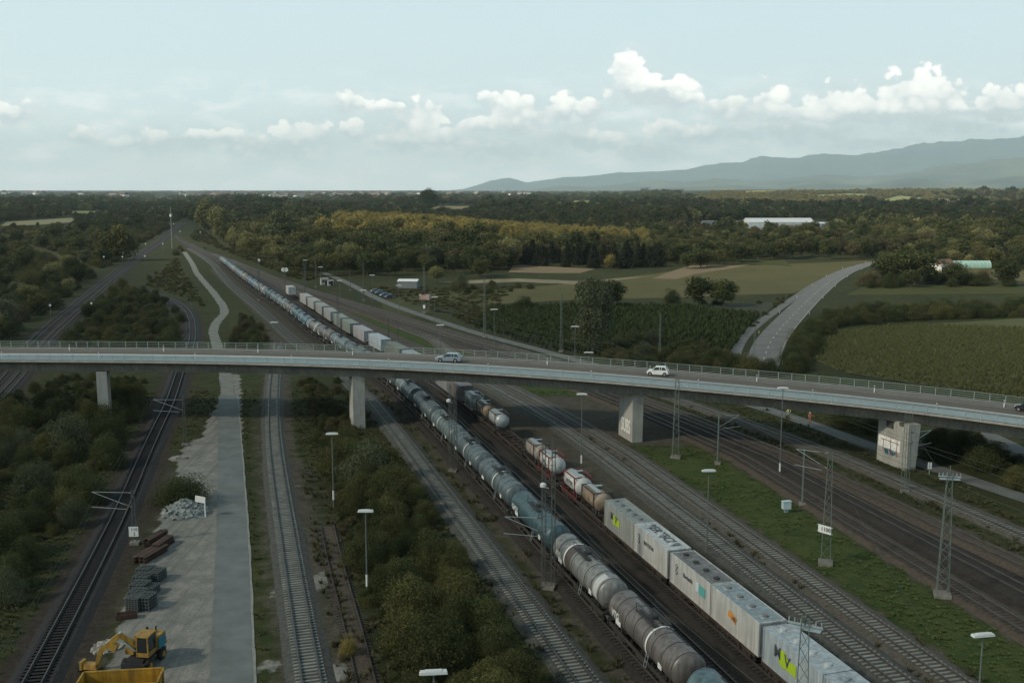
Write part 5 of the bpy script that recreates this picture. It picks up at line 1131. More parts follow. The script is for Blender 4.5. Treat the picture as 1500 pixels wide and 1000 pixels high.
for q in range(-13, 14, 2):
    for k in range(n): mb.bar((q, arc[k][0] * 1.01, arc[k][1] * 1.01), (q, arc[k + 1][0] * 1.01, arc[k + 1][1] * 1.01), .12)
mb.build('hoop_frame', W_WHITE, t)
hut(1381, 396, 8, 7, 3.6, W_WHITE, R_RED, 'small pale house half hidden by the dark trees near the polytunnel', R(20), 'house', True, .6, 'house')
# the two path signs under the bridge
x, y = base_xy(1361, 694); t = tag(empty('path_sign', (x, y, 0)), 'white double marker sign on the grass beside the painted pier', 'sign'); mb = MB(); mb.tube((0, 0, 0), (0, 0, 1.4), .05, 6); mb.build('post', M_GALV, t); mb = MB(); mb.box((-.17, -.06, 1.25), (.22, .04, .95)); mb.box((.17, -.06, 1.25), (.22, .04, .95)); mb.build('sign_plate', M_SIGNW, t)
# ------------------------------------------------------------------ the gravel yard
M_ROCK = pmat('broken concrete rubble', (.22, .245, .235), .9, .35, 1.2, bump=.3, coord='World')
x, y = base_xy(272, 752); mb = MB(); r = np.random.RandomState(5)
for k in range(330):
    a = r.rand() * 6.28; q = r.rand() ** .6; px, py = 2.9 * q * math.cos(a), 2.4 * q * math.sin(a); hz = 1.75 * (1 - q) ** .9 * (1 - .25 * (px / 2.9)); s = .18 + .42 * r.rand() ** 2
    mb.box((px, py, hz + .05), (s * 1.5, s, s * .6), rz=r.rand() * 6.28, rx=(r.rand() - .5) * 1.6, ry=(r.rand() - .5) * 1.6, taper=.7 + .3 * r.rand())
n = 20; rows = [[(3.0 * q * math.cos(6.283 * k / n), 2.5 * q * math.sin(6.283 * k / n), 1.6 * (1 - q) ** .9 - .05) for k in range(n)] for q in (1.0, .7, .4, .12)]
for A, B in zip(rows[:-1], rows[1:]):
    for k in range(n): mb.quad(A[k], A[(k + 1) % n], B[(k + 1) % n], B[k])
tag(mb.build('rubble_heap', M_ROCK, loc=(x, y, 0)), 'heap of pale broken rubble behind the white notice board', 'rubble heap')
x, y = base_xy(301, 757); t = tag(empty('notice_board', (x, y, 0), R(-12)), 'blank white notice board on one post in front of the rubble heap', 'sign'); mb = MB(); mb.tube((0, 0, 0), (0, 0, 2.3), .09, 8); mb.build('post', M_SIGNW, t); mb = MB(); mb.box((-.55, -.1, 2.25), (1.35, .06, .8), ry=R(6)); mb.build('board', M_SIGNW, t)
x, y = base_xy(268, 668)
M_RUSTP = pmat('rusty steel sheet', (.075, .042, .030), .85, 0, 1.2, col2=(.038, .026, .022), objvar=.2)
def beam_stack(u, v, w, l, h, rz, label, n=3):
    x, y = base_xy(u, v); t = tag(empty('steel_stack', (x, y, 0), rz), label, 'steel stack', 'rusty steel stacks on the gravel yard')
    for k in range(n):
        for j in range(3):
            mb = MB(); lw = w / 3 * .86; xx = (j - 1) * w / 3; zz = h / n * (k + .5); hh = h / n * .86; d = l * (1 - .06 * rs.rand()); off = (rs.rand() - .5) * .3
            mb.box((xx, off, zz - hh * .43), (lw, d, hh * .12)); mb.box((xx, off, zz + hh * .43), (lw, d, hh * .12)); mb.box((xx, off, zz), (lw * .25, d, hh * .8)); mb.build('steel_beam', M_RUSTP, t)
beam_stack(221, 815, 1.7, 4.6, .75, R(-14), 'rusty steel beam stack nearest the wire baskets', 2); beam_stack(229, 794, 1.0, 3.8, 1.0, R(-14), 'narrow rusty beam stack farther back', 3); beam_stack(239, 801, 1.0, 3.6, .9, R(-10), 'rusty beam stack on the road side of the pile', 3)
M_BASK = pmat('dark wire basket', (.045, .055, .055), .6, .2, 2, metal=.3); M_TRAYS = pmat('grey wire rims', (.085, .10, .10), .6, .1, 2)
def basket(px, py, rz, w, l, h, label, rims=4):
    t = tag(empty('wire_basket', (px, py, 0), rz), label, 'wire basket', 'dark wire baskets stacked on the gravel yard'); mb = MB(); mb.box((0, 0, h / 2), (w * .9, l * .9, h * .86)); mb.build('load', M_BLK if False else pmat('dark basket load', (.020, .024, .026), .8, .3, 3), t); mb = MB()
    for k in range(rims + 1):
        z = .05 + (h - .05) * k / rims
        for s in (-1, 1): mb.box((s * w / 2, 0, z), (.06, l, .06)); mb.box((0, s * l / 2, z), (w, .06, .06))
    for i in range(-2, 3):
        for s in (-1, 1): mb.box((s * w / 2, i * l / 4.2, h / 2), (.05, .05, h)); mb.box((i * w / 4.2, s * l / 2, h / 2), (.05, .05, h))
    for i in range(-1, 2): mb.box((i * w / 3.4, 0, h + .01), (.06, l, .05)); mb.box((0, i * l / 3.4, h + .02), (w, .06, .05))
    mb.build('wire_frame', M_TRAYS, t)
for i, (u, v, w, l, h, lab) in enumerate(((214, 842, 1.5, 1.5, .9, 'wire basket at the far end of the row'), (210, 855, 1.6, 1.5, 1.0, 'wire basket second from the far end of the row'), (206, 868, 1.6, 1.5, 1.1, 'wire basket in the middle of the row'), (203, 881, 1.5, 1.4, 1.2, 'wire basket second from the near end'), (197.5, 893, 1.25, 1.1, 1.35, 'nearest wire basket with pale stacked rims'), (231, 849, 1.1, 1.8, 1.1, 'dark wire basket standing apart on the road side'), (222, 868, 1.1, 1.5, .8, 'low dark basket beside the row'), (215, 890, 1.35, 1.6, 1.35, 'tall dark basket beside the nearest pale rimmed one'))):
    x, y = base_xy(u, v); basket(x, y, R(-9), w, l, h, lab, 6 if i == 4 else 4)
x, y = base_xy(185.5, 905); t = tag(empty('steel_trough', (x, y, 0), R(14)), 'rusty brown steel trough lying in front of the wire baskets', 'trough'); mb = MB(); mb.box((0, 0, .06), (1.8, .7, .08)); mb.build('base', M_RUSTP, t)
for s in (-1, 1): mb = MB(); mb.box((0, s * .36, .28), (1.8, .06, .5), rx=s * -.15); mb.build('side_plate', M_RUSTP, t)
for s in (-1, 1): mb = MB(); mb.box((s * .9, 0, .28), (.06, .72, .46)); mb.build('end_plate', M_RUSTP, t)
# excavator
Y_PAINT = pmat('yellow machine paint', (.44, .25, .03), .55, 0, 1.6, spec=.4, streak=.45, col2=(.26, .16, .045), detail=8); Y_SKIP = pmat('yellow skip paint', (.48, .27, .022), .6, 0, 1.1, streak=.5, col2=(.30, .18, .035), detail=8); M_BLUEP = pmat('teal blue panel', (.02, .16, .22), .5)
x, y = G(211, 972, 0); ex = tag(empty('excavator', (x, y, 0), R(-8)), 'yellow wheeled excavator with folded boom parked on the gravel yard', 'excavator')
mb = MB(); mb.box((0, 0, .85), (1.5, 3.2, .5)); mb.box((0, 1.75, .55), (2.2, .3, .7)); mb.box((0, -1.75, .6), (2.1, .25, .5)); mb.build('chassis', M_DARK, ex)
for sx in (-1, 1):
    for yy in (-1.15, 1.15):
        mb = MB(); mb.lathe([(-.24, .1), (-.24, .40), (-.18, .50), (.18, .50), (.24, .40), (.24, .1)], 'X', (0, 0, 0), 20); w = mb.build('wheel', M_BLK, ex, True, (sx * 1.0, yy, .5)); mb = MB(); mb.lathe([(-.03, .02), (-.03, .26), (.03, .26), (.03, .02)], 'X', (sx * .25, 0, 0), 14); mb.build('rim', Y_PAINT, w)
mb = MB(); mb.lathe([(1.1, .02), (1.1, .75), (1.3, .75), (1.3, .02)], 'Z', (0, 0, 0), 24); mb.build('turntable', M_DARK, ex)
mb = MB(); mb.box((.15, .95, 1.85), (2.3, 1.5, 1.1), taper=.92); mb.box((-.7, -.3, 1.6), (.75, 1.5, .6)); mb.box((.1, .9, 2.42), (1.5, 1.1, .12), taper=.85); mb.build('engine_hood', Y_PAINT, ex)
mb = MB(); mb.tube((.6, 1.2, 2.4), (.6, 1.2, 2.95), .07, 8); mb.tube((-.3, 1.4, 2.4), (-.3, 1.4, 2.7), .12, 8); mb.build('exhaust', M_DARK, ex)
cab = MB(); cab.box((.62, -.55, 2.15), (.98, 1.5, 1.65), taper=.93); cb = cab.build('cab', M_GLASS, ex)
mb = MB()
for px_, py_ in ((.12, -1.3), (1.12, -1.3), (.12, .2), (1.12, .2)): mb.bar((px_, py_, 1.3), (px_ * .93 + .04, py_ * .95, 3.0), .11)
mb.box((.62, -.55, 3.0), (1.05, 1.5, .1)); mb.box((.62, -1.3, 1.45), (1.04, .1, .35)); mb.box((1.12, -.55, 1.45), (.08, 1.5, .35)); mb.build('cab_frame', Y_PAINT, cb)
mb = MB(); mb.box((1.34, .75, 1.8), (.08, 1.1, .9)); mb.build('side_panel', M_BLUEP, ex)
mb = MB(); mb.box((1.2, -1.3, 2.6), (.1, .06, .4)); mb.box((-.05, -1.35, 2.5), (.06, .06, .35)); mb.build('mirror', M_DARK, ex)
def limb(p, q, w0, w1, h0, h1, name, par=ex, mat=Y_PAINT):
    p, q = Vector(p), Vector(q); d = (q - p).normalized(); s = d.cross(Vector((0, 0, 1))).normalized(); u = s.cross(d); mb = MB(); r = []
    for c, w, h in ((p, w0, h0), (p.lerp(q, .35), max(w0, w1), max(h0, h1) * 1.15), (q, w1, h1)): r.append([tuple(c + s * (a * w / 2) + u * (b * h / 2)) for a, b in ((-1, -1), (1, -1), (1, 1), (-1, 1))])
    for A, B in zip(r[:-1], r[1:]):
        for k in range(4): mb.quad(A[k], A[(k + 1) % 4], B[(k + 1) % 4], B[k])
    mb.poly(r[0][::-1]); mb.poly(r[-1]); return mb.build(name, mat, par)
b1 = limb((-.25, -.7, 1.9), (-1.35, -1.2, 3.1), .32, .30, .5, .42, 'boom'); b2 = limb((-1.35, -1.2, 3.1), (-2.9, -1.5, 1.75), .28, .26, .40, .34, 'boom_tip'); st = limb((-2.9, -1.5, 1.9), (-3.35, -1.6, .55), .26, .22, .36, .25, 'dipper_arm')
mb = MB(); mb.tube((-.2, -.95, 1.6), (-1.15, -1.3, 2.6), .10, 8); mb.tube((-1.2, -1.2, 3.35), (-2.5, -1.45, 2.35), .09, 8); mb.build('hydraulic_ram', M_GALV, ex)
mb = MB(); mb.box((-1.9, -1.3, 2.05), (.62, .5, .62), ry=.5); mb.build('linkage_block', Y_PAINT, ex)
mb = MB(); mb.box((-3.9, -1.7, .42), (1.5, .75, .42), taper=.85); mb.box((-4.55, -1.75, .50), (.25, .8, .7)); mb.build('bucket', Y_PAINT, ex); mb = MB(); mb.box((-4.75, -1.75, .45), (.2, .85, .8)); mb.build('bucket_lip', M_DARK, ex)
# yellow skip
x, y = G(186, 981, 1.77); sk = tag(empty('skip', (x - .1, y - 1.25, 0), R(7)), 'open yellow steel skip in front of the excavator at the picture edge', 'skip')
mb = MB(); mb.box((0, 0, .12), (5.6, 2.4, .12)); mb.build('floor_plate', Y_SKIP, sk)
for s in (-1, 1):
    mb = MB(); mb.box((0, s * 1.25, .95), (6.1, .08, 1.6)); o = mb.build('side_wall', Y_SKIP, sk); mb = MB()
    for k in range(-4, 5): mb.box((k * .72, s * 1.33, .85), (.12, .1, 1.4))
    mb.box((0, s * 1.27, 1.77), (6.2, .18, .1)); mb.box((0, s * 1.20, .75), (6.0, .06, .08)); mb.build('rib', Y_SKIP, o)
    mb = MB(); mb.box((s * 3.03, 0, .95), (.08, 2.5, 1.6)); mb.box((s * 3.1, 0, 1.77), (.14, 2.6, .1)); mb.box((s * 3.14, .8, .9), (.12, .12, 1.5)); mb.box((s * 3.14, -.8, .9), (.12, .12, 1.5)); mb.build('end_wall', Y_SKIP, sk)
# stones and litter beside the yard
M_PALEST = pmat('pale stones', (.26, .25, .22), .9, .3, 1.5)
for (u, v, lab) in ((262, 672, 'small heap of pale stones and branches at the yard corner'), (155, 948, 'low heap of pale soil at the yard edge beside the excavator')):
    x, y = base_xy(u, v); mb = MB()
    for k in range(70): a = rs.rand() * 6.28; q = rs.rand() ** .6 * 1.3; s = .12 + .25 * rs.rand(); mb.box((q * math.cos(a), q * math.sin(a), .35 * (1 - q / 1.3) + .04), (s * 1.6, s, s * .6), rz=rs.rand() * 6, rx=rs.rand() - .5, ry=rs.rand() - .5)
    n = 12
    for k in range(n): mb.poly([(1.3 * math.cos(6.283 * k / n), 1.3 * math.sin(6.283 * k / n), -.02), (1.3 * math.cos(6.283 * (k + 1) / n), 1.3 * math.sin(6.283 * (k + 1) / n), -.02), (0, 0, .36)])
    tag(mb.build('stone_heap', M_PALEST, loc=(x, y, 0)), lab, 'stone heap')
# ------------------------------------------------------------------ people on the path under the bridge
M_SKIN = pmat('skin', (.42, .24, .17), .6); M_HAIR = pmat('dark hair', (.02, .015, .012), .7)
def person(loc, rz, label, joints, jacket, trousers, helmet=None, shoe=None):
    """joints: name -> (x, y, z); one skinned body, clothing as thin shells over it"""
    t = tag(empty('person', loc, rz), label, 'person', 'people on the path under the bridge')
    J = joints
    def skin(name, verts, edges, mat, lv=2):
        me = bpy.data.meshes.new(name); me.from_pydata([v[:3] for v in verts], edges, []); o = link(name, me, t); m = o.modifiers.new('s', 'SKIN'); sv = me.skin_vertices[0].data
        for i, v in enumerate(verts): sv[i].radius = (v[3], v[3] if len(v) < 5 else v[4]); sv[i].use_root = (i == 0)
        ss_ = o.modifiers.new('d', 'SUBSURF'); ss_.levels = lv; ss_.render_levels = lv
        dg = bpy.context.evaluated_depsgraph_get(); m2 = bpy.data.meshes.new_from_object(o.evaluated_get(dg)); o.modifiers.clear(); o.data = m2; m2.materials.clear(); m2.materials.append(mat); m2.polygons.foreach_set('use_smooth', [True] * len(m2.polygons)); return o
    P, Nk, H = J['pelvis'], J['neck'], J['head']; V = [(*P, .15, .12)]; E = []
    def add(p, r, par): V.append((*p, *(r if isinstance(r, tuple) else (r,)))); E.append((par, len(V) - 1)); return len(V) - 1
    mid = tuple((a + b) / 2 for a, b in zip(P, Nk)); ch = tuple(a * .25 + b * .75 for a, b in zip(P, Nk)); i = add(mid, (.14, .11), 0); c = add(ch, (.16, .12), i); k = add(Nk, .065, c); hd = add(tuple(a * .4 + b * .6 for a, b in zip(Nk, H)), (.085, .095), k); add(H, (.10, .115), hd)
    fw = Vector(J.get('face', (0, -1, 0))).normalized()
    nose = Vector(H) * .75 + Vector(Nk) * .25 + fw * .125; add(tuple(nose), .018, hd)
    for s in ('l', 'r'):
        a = add(J['sh' + s], .062, c); b = add(J['el' + s], .048, a); w = add(J['wr' + s], .032, b); d = (Vector(J['wr' + s]) - Vector(J['el' + s])).normalized(); sd_ = d.orthogonal().normalized(); hnd = Vector(J['wr' + s]) + d * .07; pm = add(tuple(hnd), (.038, .02), w)
        for f_ in range(4): off = sd_ * (f_ - 1.5) * .02; q = add(tuple(hnd + d * .05 + off), .010, pm); add(tuple(hnd + d * (.085 + .01 * (f_ % 3)) + off + d.cross(sd_) * .015), .008, q)
        q = add(tuple(hnd + sd_ * .045), .011, pm); add(tuple(hnd + sd_ * .065 + d * .03), .009, q)
        h = add(J['hp' + s], .092, 0); kn = add(J['kn' + s], .062, h); an = add(J['an' + s], .042, kn); ft = Vector(J['an' + s]) + Vector((0, 0, -.05)); add(tuple(ft + fw * .16), .035, an)
    body = skin('body', V, E, M_SKIN)
    def limbs(name, chains, mat):
        VV = []; EE = []; 
        for chn in chains:
            for q, (p, r) in enumerate(chn):
                if q == 0 and VV and p == tuple(VV[0][:3]): last = 0; continue
                VV.append((*p, *(r if isinstance(r, tuple) else (r,))))
                if len(VV) > 1: EE.append((last, len(VV) - 1))
                last = len(VV) - 1
        return skin(name, VV, EE, mat)
    lm = lambda a, b, f_: tuple(x + (y_ - x) * f_ for x, y_ in zip(a, b))
    limbs('jacket', [[(ch, (.185, .145)), (mid, (.17, .14)), (lm(P, mid, .15), (.18, .15))], [(ch, .1), (J['shl'], .078), (J['ell'], .064), (lm(J['ell'], J['wrl'], .9), .046)], [(ch, .1), (J['shr'], .078), (J['elr'], .064), (lm(J['elr'], J['wrr'], .9), .046)], [(ch, .1), (lm(ch, Nk, .75), .085)]], jacket)
    limbs('trousers', [[(P, (.165, .135)), (J['hpl'], .108), (J['knl'], .078), (lm(J['knl'], J['anl'], .93), .062)], [(P, .1), (J['hpr'], .108), (J['knr'], .078), (lm(J['knr'], J['anr'], .93), .062)]], trousers)
    mb = MB(); mb.lathe([(-.02, .135), (.02, .128), (.09, .095), (.125, .05), (.13, .01)], 'Z', tuple(Vector(H) + Vector((0, 0, .02))), 16); mb.build('helmet' if helmet else 'hair', helmet or M_HAIR, t, True)
    for s in ('l', 'r'): mb = MB(); q = Vector(J['an' + s]) + fw * .06; mb.box((q.x, q.y, .05), (.11, .27, .11), rz=math.atan2(fw.y, fw.x) + math.pi / 2, taper=.85); mb.build('shoe', shoe or M_BLK, t)
    return t
HIVIS = pmat('hi vis yellow', (.62, .72, .20), .7, .08, 4); ORNG = pmat('orange workwear', (.40, .15, .09), .7, .1, 4); WHT = pmat('white cap', (.6, .6, .58), .5)
x, y = base_xy(1154, 609); person((x, y, .05), R(20), 'person in a bright yellow jacket bending forward on the path', dict(pelvis=(0, .12, .88), neck=(0, -.36, 1.22), head=(0, -.52, 1.32), face=(0, -1, -.5), shl=(.19, -.28, 1.18), elr=(-.24, -.42, .92), ell=(.24, -.42, .92), wrl=(.14, -.52, .70), wrr=(-.14, -.52, .70), shr=(-.19, -.28, 1.18), hpl=(.10, .10, .84), hpr=(-.10, .10, .84), knl=(.11, -.05, .47), knr=(-.11, .0, .47), anl=(.11, .06, .09), anr=(-.11, .10, .09)), HIVIS, pmat('pale trousers', (.42, .42, .38), .8), HIVIS)
x, y = base_xy(1186, 618.5); person((x, y, .05), R(-10), 'person in orange workwear standing upright on the path with one arm out', dict(pelvis=(0, 0, .95), neck=(0, -.02, 1.48), head=(0, -.05, 1.66), shl=(.19, 0, 1.42), shr=(-.19, 0, 1.42), ell=(.38, -.12, 1.22), elr=(-.25, .02, 1.14), wrl=(.60, -.22, 1.12), wrr=(-.24, -.12, .90), hpl=(.10, 0, .90), hpr=(-.10, 0, .90), knl=(.11, -.03, .49), knr=(-.11, .02, .49), anl=(.12, .02, .09), anr=(-.12, .06, .09)), ORNG, ORNG, WHT)
# ------------------------------------------------------------------ far town
H_WALL = pmat('distant house wall', (.68, .68, .63), .85, .05, .1, objvar=.35); H_ROOF = pmat('distant house roof', (.15, .125, .11), .85, .1, .2, objvar=.5)
def house_proto():
    t = tag(empty('house', (0, 0, 0)), 'x', 'house', 'houses of the distant town'); mb = MB(); mb.box((0, 0, 3), (12, 9, 6)); mb.build('wall', H_WALL, t); mb = MB()
    for s in (-1, 1): mb.quad((-6.5, s * 5, 5.8), (6.5, s * 5, 5.8), (6.5, 0, 10), (-6.5, 0, 10)); mb.poly([(s * 6, -4.5, 6), (s * 6, 4.5, 6), (s * 6, 0, 9.9)])
    mb.build('roof', H_ROOF, t); return proto(t)
HP = house_proto(); r = np.random.RandomState(21); first = True
spots = [(r.uniform(0, 130), r.uniform(285, 288)) for _ in range(14)] + [(r.uniform(262, 345), r.uniform(286, 290.5)) for _ in range(44)] + [(r.uniform(345, 570), r.uniform(285.5, 290)) for _ in range(66)] + [(r.uniform(490, 560), r.uniform(287, 290.5)) for _ in range(16)] + [(r.uniform(600, 800), r.uniform(285, 288)) for _ in range(22)] + [(r.uniform(165, 200), r.uniform(289, 293)) for _ in range(6)] + [(r.uniform(880, 1500), r.uniform(285, 288)) for _ in range(12)] + [(181, 291)]
for u, v in spots:
    o = HP if first else copy_tree(HP); first = False; x, y = G(u, v); o.location = (x, y, 0); o.rotation_euler = (0, 0, r.rand() * 3.1); s = 1.3 + 1.3 * r.rand(); o.scale = (s * (1 + .8 * r.rand()), s, s * (.8 + .5 * r.rand()))
    o['label'] = 'tiny pale house in the distant town strip under the horizon'; o['group'] = 'houses of the distant town'
# ------------------------------------------------------------------ trees and scrub
def leaf_mat(name, c1, c2, c3, objv=.25):
    m = bpy.data.materials.new(name); m.use_nodes = True; nt = m.node_tree; N = nt.nodes.new; L = nt.links.new; b = nt.nodes['Principled BSDF']; b.inputs['Roughness'].default_value = .75; b.inputs['Specular IOR Level'].default_value = .15
    at_ = N('ShaderNodeAttribute'); at_.attribute_name = 'lv'; oi = N('ShaderNodeObjectInfo'); tc = N('ShaderNodeTexCoord'); n = N('ShaderNodeTexNoise'); n.inputs['Scale'].default_value = .55; n.inputs['Detail'].default_value = 3; L(tc.outputs['Object'], n.inputs[0])
    a = N('ShaderNodeMath'); a.operation = 'MULTIPLY_ADD'; L(at_.outputs['Fac'], a.inputs[0]); a.inputs[1].default_value = .55; L(n.outputs[0], a.inputs[2])
    s = N('ShaderNodeMath'); s.operation = 'MULTIPLY_ADD'; L(oi.outputs['Random'], s.inputs[0]); s.inputs[1].default_value = .5; L(a.outputs[0], s.inputs[2])
    cr = N('ShaderNodeValToRGB'); cr.color_ramp.elements[0].position = .45; cr.color_ramp.elements[0].color = (*c1, 1); cr.color_ramp.elements[1].position = 1.35 if False else 1.0; cr.color_ramp.elements[1].color = (*c3, 1); e = cr.color_ramp.elements.new(.75); e.color = (*c2, 1)
    mr = N('ShaderNodeMapRange'); L(s.outputs[0], mr.inputs[0]); mr.inputs[1].default_value = .25; mr.inputs[2].default_value = 1.35; mr.inputs[3].default_value = .3; mr.inputs[4].default_value = 1.05
    L(mr.outputs[0], cr.inputs[0]); L(cr.outputs[0], b.inputs['Base Color'])
    t = N('ShaderNodeBsdfTranslucent'); L(cr.outputs[0], t.inputs[0]); mx = N('ShaderNodeMixShader'); mx.inputs[0].default_value = .22; L(b.outputs[0], mx.inputs[1]); L(t.outputs[0], mx.inputs[2]); L(mx.outputs[0], nt.nodes['Material Output'].inputs[0]); return m
LM = {'dark': leaf_mat('dark green leaves', (.025, .035, .013), (.044, .057, .020), (.078, .091, .033)), 'olive': leaf_mat('olive green leaves', (.036, .043, .016), (.070, .074, .026), (.118, .116, .040)),
      'silver': leaf_mat('silver green leaves', (.048, .060, .032), (.074, .088, .046), (.105, .118, .066)), 'yellow': leaf_mat('yellow green leaves', (.12, .108, .036), (.20, .170, .055), (.27, .22, .075)),  # yellow: leaf hue, with the far belt's sunlight put into its brightness
      'fir': leaf_mat('dark fir needles', (.012, .018, .012), (.020, .026, .016), (.030, .036, .020)), 'pale': leaf_mat('pale green leaves', (.105, .110, .042), (.165, .162, .065), (.22, .21, .09)),
      'brown': leaf_mat('brownish scrub leaves', (.050, .044, .024), (.080, .068, .035), (.110, .094, .048))}
M_BARK = pmat('bark', (.075, .062, .050), .9, .3, 2.5)
def quads_mesh(name, P, Nn, size, lv, mat, rng, aspect=.62):
    n = len(P); rv = rng.normal(size=(n, 3)); a = np.cross(Nn, rv); a /= np.linalg.norm(a, axis=1)[:, None] + 1e-9; b = np.cross(Nn, a); b /= np.linalg.norm(b, axis=1)[:, None] + 1e-9
    s = size[:, None]; V = np.stack([P - a * s, P - b * s * aspect + Nn * s * .12, P + a * s, P + b * s * aspect + Nn * s * .12], 1).reshape(-1, 3)
    me = bpy.data.meshes.new(name); me.vertices.add(4 * n); me.vertices.foreach_set('co', V.ravel().astype(np.float32)); me.loops.add(4 * n); me.loops.foreach_set('vertex_index', np.arange(4 * n, dtype=np.int32)); me.polygons.add(n); me.polygons.foreach_set('loop_start', np.arange(0, 4 * n, 4, dtype=np.int32)); me.polygons.foreach_set('loop_total', np.full(n, 4, np.int32)); me.update(calc_edges=True)
    at_ = me.attributes.new('lv', 'FLOAT', 'FACE'); at_.data.foreach_set('value', lv.astype(np.float32)); me.materials.append(mat); return me
def crown_mesh(name, seed, mat, shape='round', H=1.0, Rr=.42, z0=.18, ncl=34, nl=2600, ls=.030):
    """unit height crown; leaf clumps gathered in uneven lobes"""
    g = np.random.RandomState(seed); C = []; rad = []
    while len(C) < ncl:
        p = g.normal(size=3); p /= np.linalg.norm(p); q = g.rand() ** .45
        if shape == 'cone':
            h = g.rand() ** 1.5; ph = g.rand() * 6.283; rr = Rr * (1 - h) * (.55 + .45 * g.rand()); C.append((rr * math.cos(ph), rr * math.sin(ph), z0 + (H - z0) * h)); rad.append(.05 + .10 * (1 - h)); continue
        if shape == 'column': e = np.array([Rr * (.6 + .4 * g.rand()), Rr * (.6 + .4 * g.rand()), (H - z0) / 2])
        else: e = np.array([Rr, Rr, (H - z0) / 2])
        c = p * q * e * .84; 
        if shape == 'bush': c[2] = abs(c[2]) * 1.7 - (H - z0) / 2 * .9
        C.append((c[0], c[1], z0 + (H - z0) / 2 + c[2])); rad.append((.10 + .13 * g.rand()) * (Rr / .42 if shape != 'column' else .8))
    C = np.array(C); rad = np.array(rad); idx = g.randint(0, len(C), nl); d = g.normal(size=(nl, 3)); d[:, 2] += .25; d /= np.linalg.norm(d, axis=1)[:, None]; r = rad[idx] * (.45 + .62 * g.rand(nl) ** .6)
    P = C[idx] + d * r[:, None] * np.array([1, 1, .86])
    if shape == 'willow': P[:, 2] -= (np.hypot(P[:, 0], P[:, 1]) / Rr) ** 2 * .16 * g.rand(nl)
    stray = g.rand(nl) < .10; P[stray] += g.normal(size=(stray.sum(), 3)) * .035
    keep = P[:, 2] > z0 * .35; P, d, idx = P[keep], d[keep], idx[keep]; Nn = d + g.normal(size=d.shape) * .75; Nn /= np.linalg.norm(Nn, axis=1)[:, None]
    cl = g.rand(ncl); lv = np.clip(cl[idx] * .75 + g.rand(len(P)) * .45 - .1, 0, 1); size = ls * (.6 + .9 * g.rand(len(P)))
    me = quads_mesh(name, P, Nn, size, lv, mat, g, .62); return me, C
def trunk_mesh(name, seed, C, z0, stems=1, tr=.018):
    g = np.random.RandomState(seed); mb = MB()
    for s in range(stems):
        bx, by = (g.rand(2) - .5) * (.12 if stems > 1 else 0); p = Vector((bx, by, -.02)); top = Vector((bx * 2, by * 2, z0 + .45)); m_ = p.lerp(top, .5) + Vector(((g.rand() - .5) * .05, (g.rand() - .5) * .05, 0))
        mb.tube(p, m_, tr * 1.25, 7, tr * .85, False); mb.tube(m_, top, tr * .85, 7, tr * .35, False)
        for k in g.choice(len(C), min(7, len(C)), False): c = Vector(C[k]); f = .25 + .6 * g.rand(); q = p.lerp(top, f); mb.tube(q, c, tr * .42, 5, tr * .12, False)
    return mb.mesh(name, M_BARK)
VAR = {}
def variant(kind, n, **k):
    out = []
    for i in range(n):
        sh = k.get('shape', 'round'); mat = k['mat']; me, C = crown_mesh('crown', hash((kind, i)) % 1000 if False else (sum(map(ord, kind)) * 7 + i * 13), mat, **{a: b for a, b in k.items() if a not in ('mat', 'stems', 'tr')})
        out.append((me, trunk_mesh('trunk', i + 3, C, k.get('z0', .18), k.get('stems', 1), k.get('tr', .018))))
    VAR[kind] = out
for nm, mt in (('dark', 'dark'), ('olive', 'olive'), ('silver', 'silver'), ('yellow', 'yellow'), ('pale', 'pale'), ('brown', 'brown')):
    variant('near_' + nm, 2, mat=LM[mt], shape='bush', Rr=.52, z0=.06, ncl=60, nl=14000, ls=.0135, stems=3, tr=.012)
    variant('tree_' + nm, 3, mat=LM[mt], shape='round', Rr=.44, z0=.14, ncl=46, nl=4200, ls=.027)
    variant('far_' + nm, 3, mat=LM[mt], shape='round', Rr=.50, z0=.04, ncl=26, nl=420, ls=.085)
variant('willow_silver', 2, mat=LM['silver'], shape='willow', Rr=.40, z0=.10, ncl=64, nl=11000, ls=.0155)
variant('willow_olive', 1, mat=LM['olive'], shape='willow', Rr=.44, z0=.08, ncl=54, nl=5200, ls=.026)
variant('poplar_pale', 2, mat=LM['pale'], shape='column', Rr=.20, z0=.06, ncl=46, nl=3200, ls=.028)
variant('poplar_dark', 2, mat=LM['dark'], shape='column', Rr=.22, z0=.05, ncl=46, nl=3200, ls=.028)
variant('fir_fir', 2, mat=LM['fir'], shape='cone', Rr=.26, z0=.03, ncl=70, nl=3000, ls=.030)
WORD = {'dark': 'dark green', 'olive': 'olive green', 'silver': 'silvery green', 'yellow': 'yellowish', 'pale': 'pale green', 'brown': 'brownish', 'fir': 'blackish'}
TREES = []
def tree(kind, x, y, h, wscale, label, group=None, name=None):
    fam, colr = kind.split('_'); me, tr = VAR[kind][rs.randint(len(VAR[kind]))]; nm = name or {'near': 'shrub', 'tree': 'tree', 'far': 'tree', 'willow': 'willow_tree', 'poplar': 'poplar_tree', 'fir': 'fir_tree'}[fam]
    t = empty(nm, (x, y, -.05), rs.rand() * 6.28); t.scale = (h * wscale, h * wscale, h); tag(t, label.format(c=WORD[colr]), 'shrub' if fam == 'near' else 'tree', group); link('crown', me, t); link('trunk', tr, t); TREES.append((x, y, h * wscale * .45)); return t
def tpx(kind, u, vb, hpx, wpx, label, group=None):
    x, y = G(u, vb); s = (vb - 277) * cP / CAM_H; h = hpx / s; R0 = {'near': 1.04, 'tree': .9, 'far': 1.0, 'willow': .82, 'poplar': .42, 'fir': .52}[kind.split('_')[0]]
    return tree(kind, x, y, h, (wpx / s) / (h * R0), label, group)
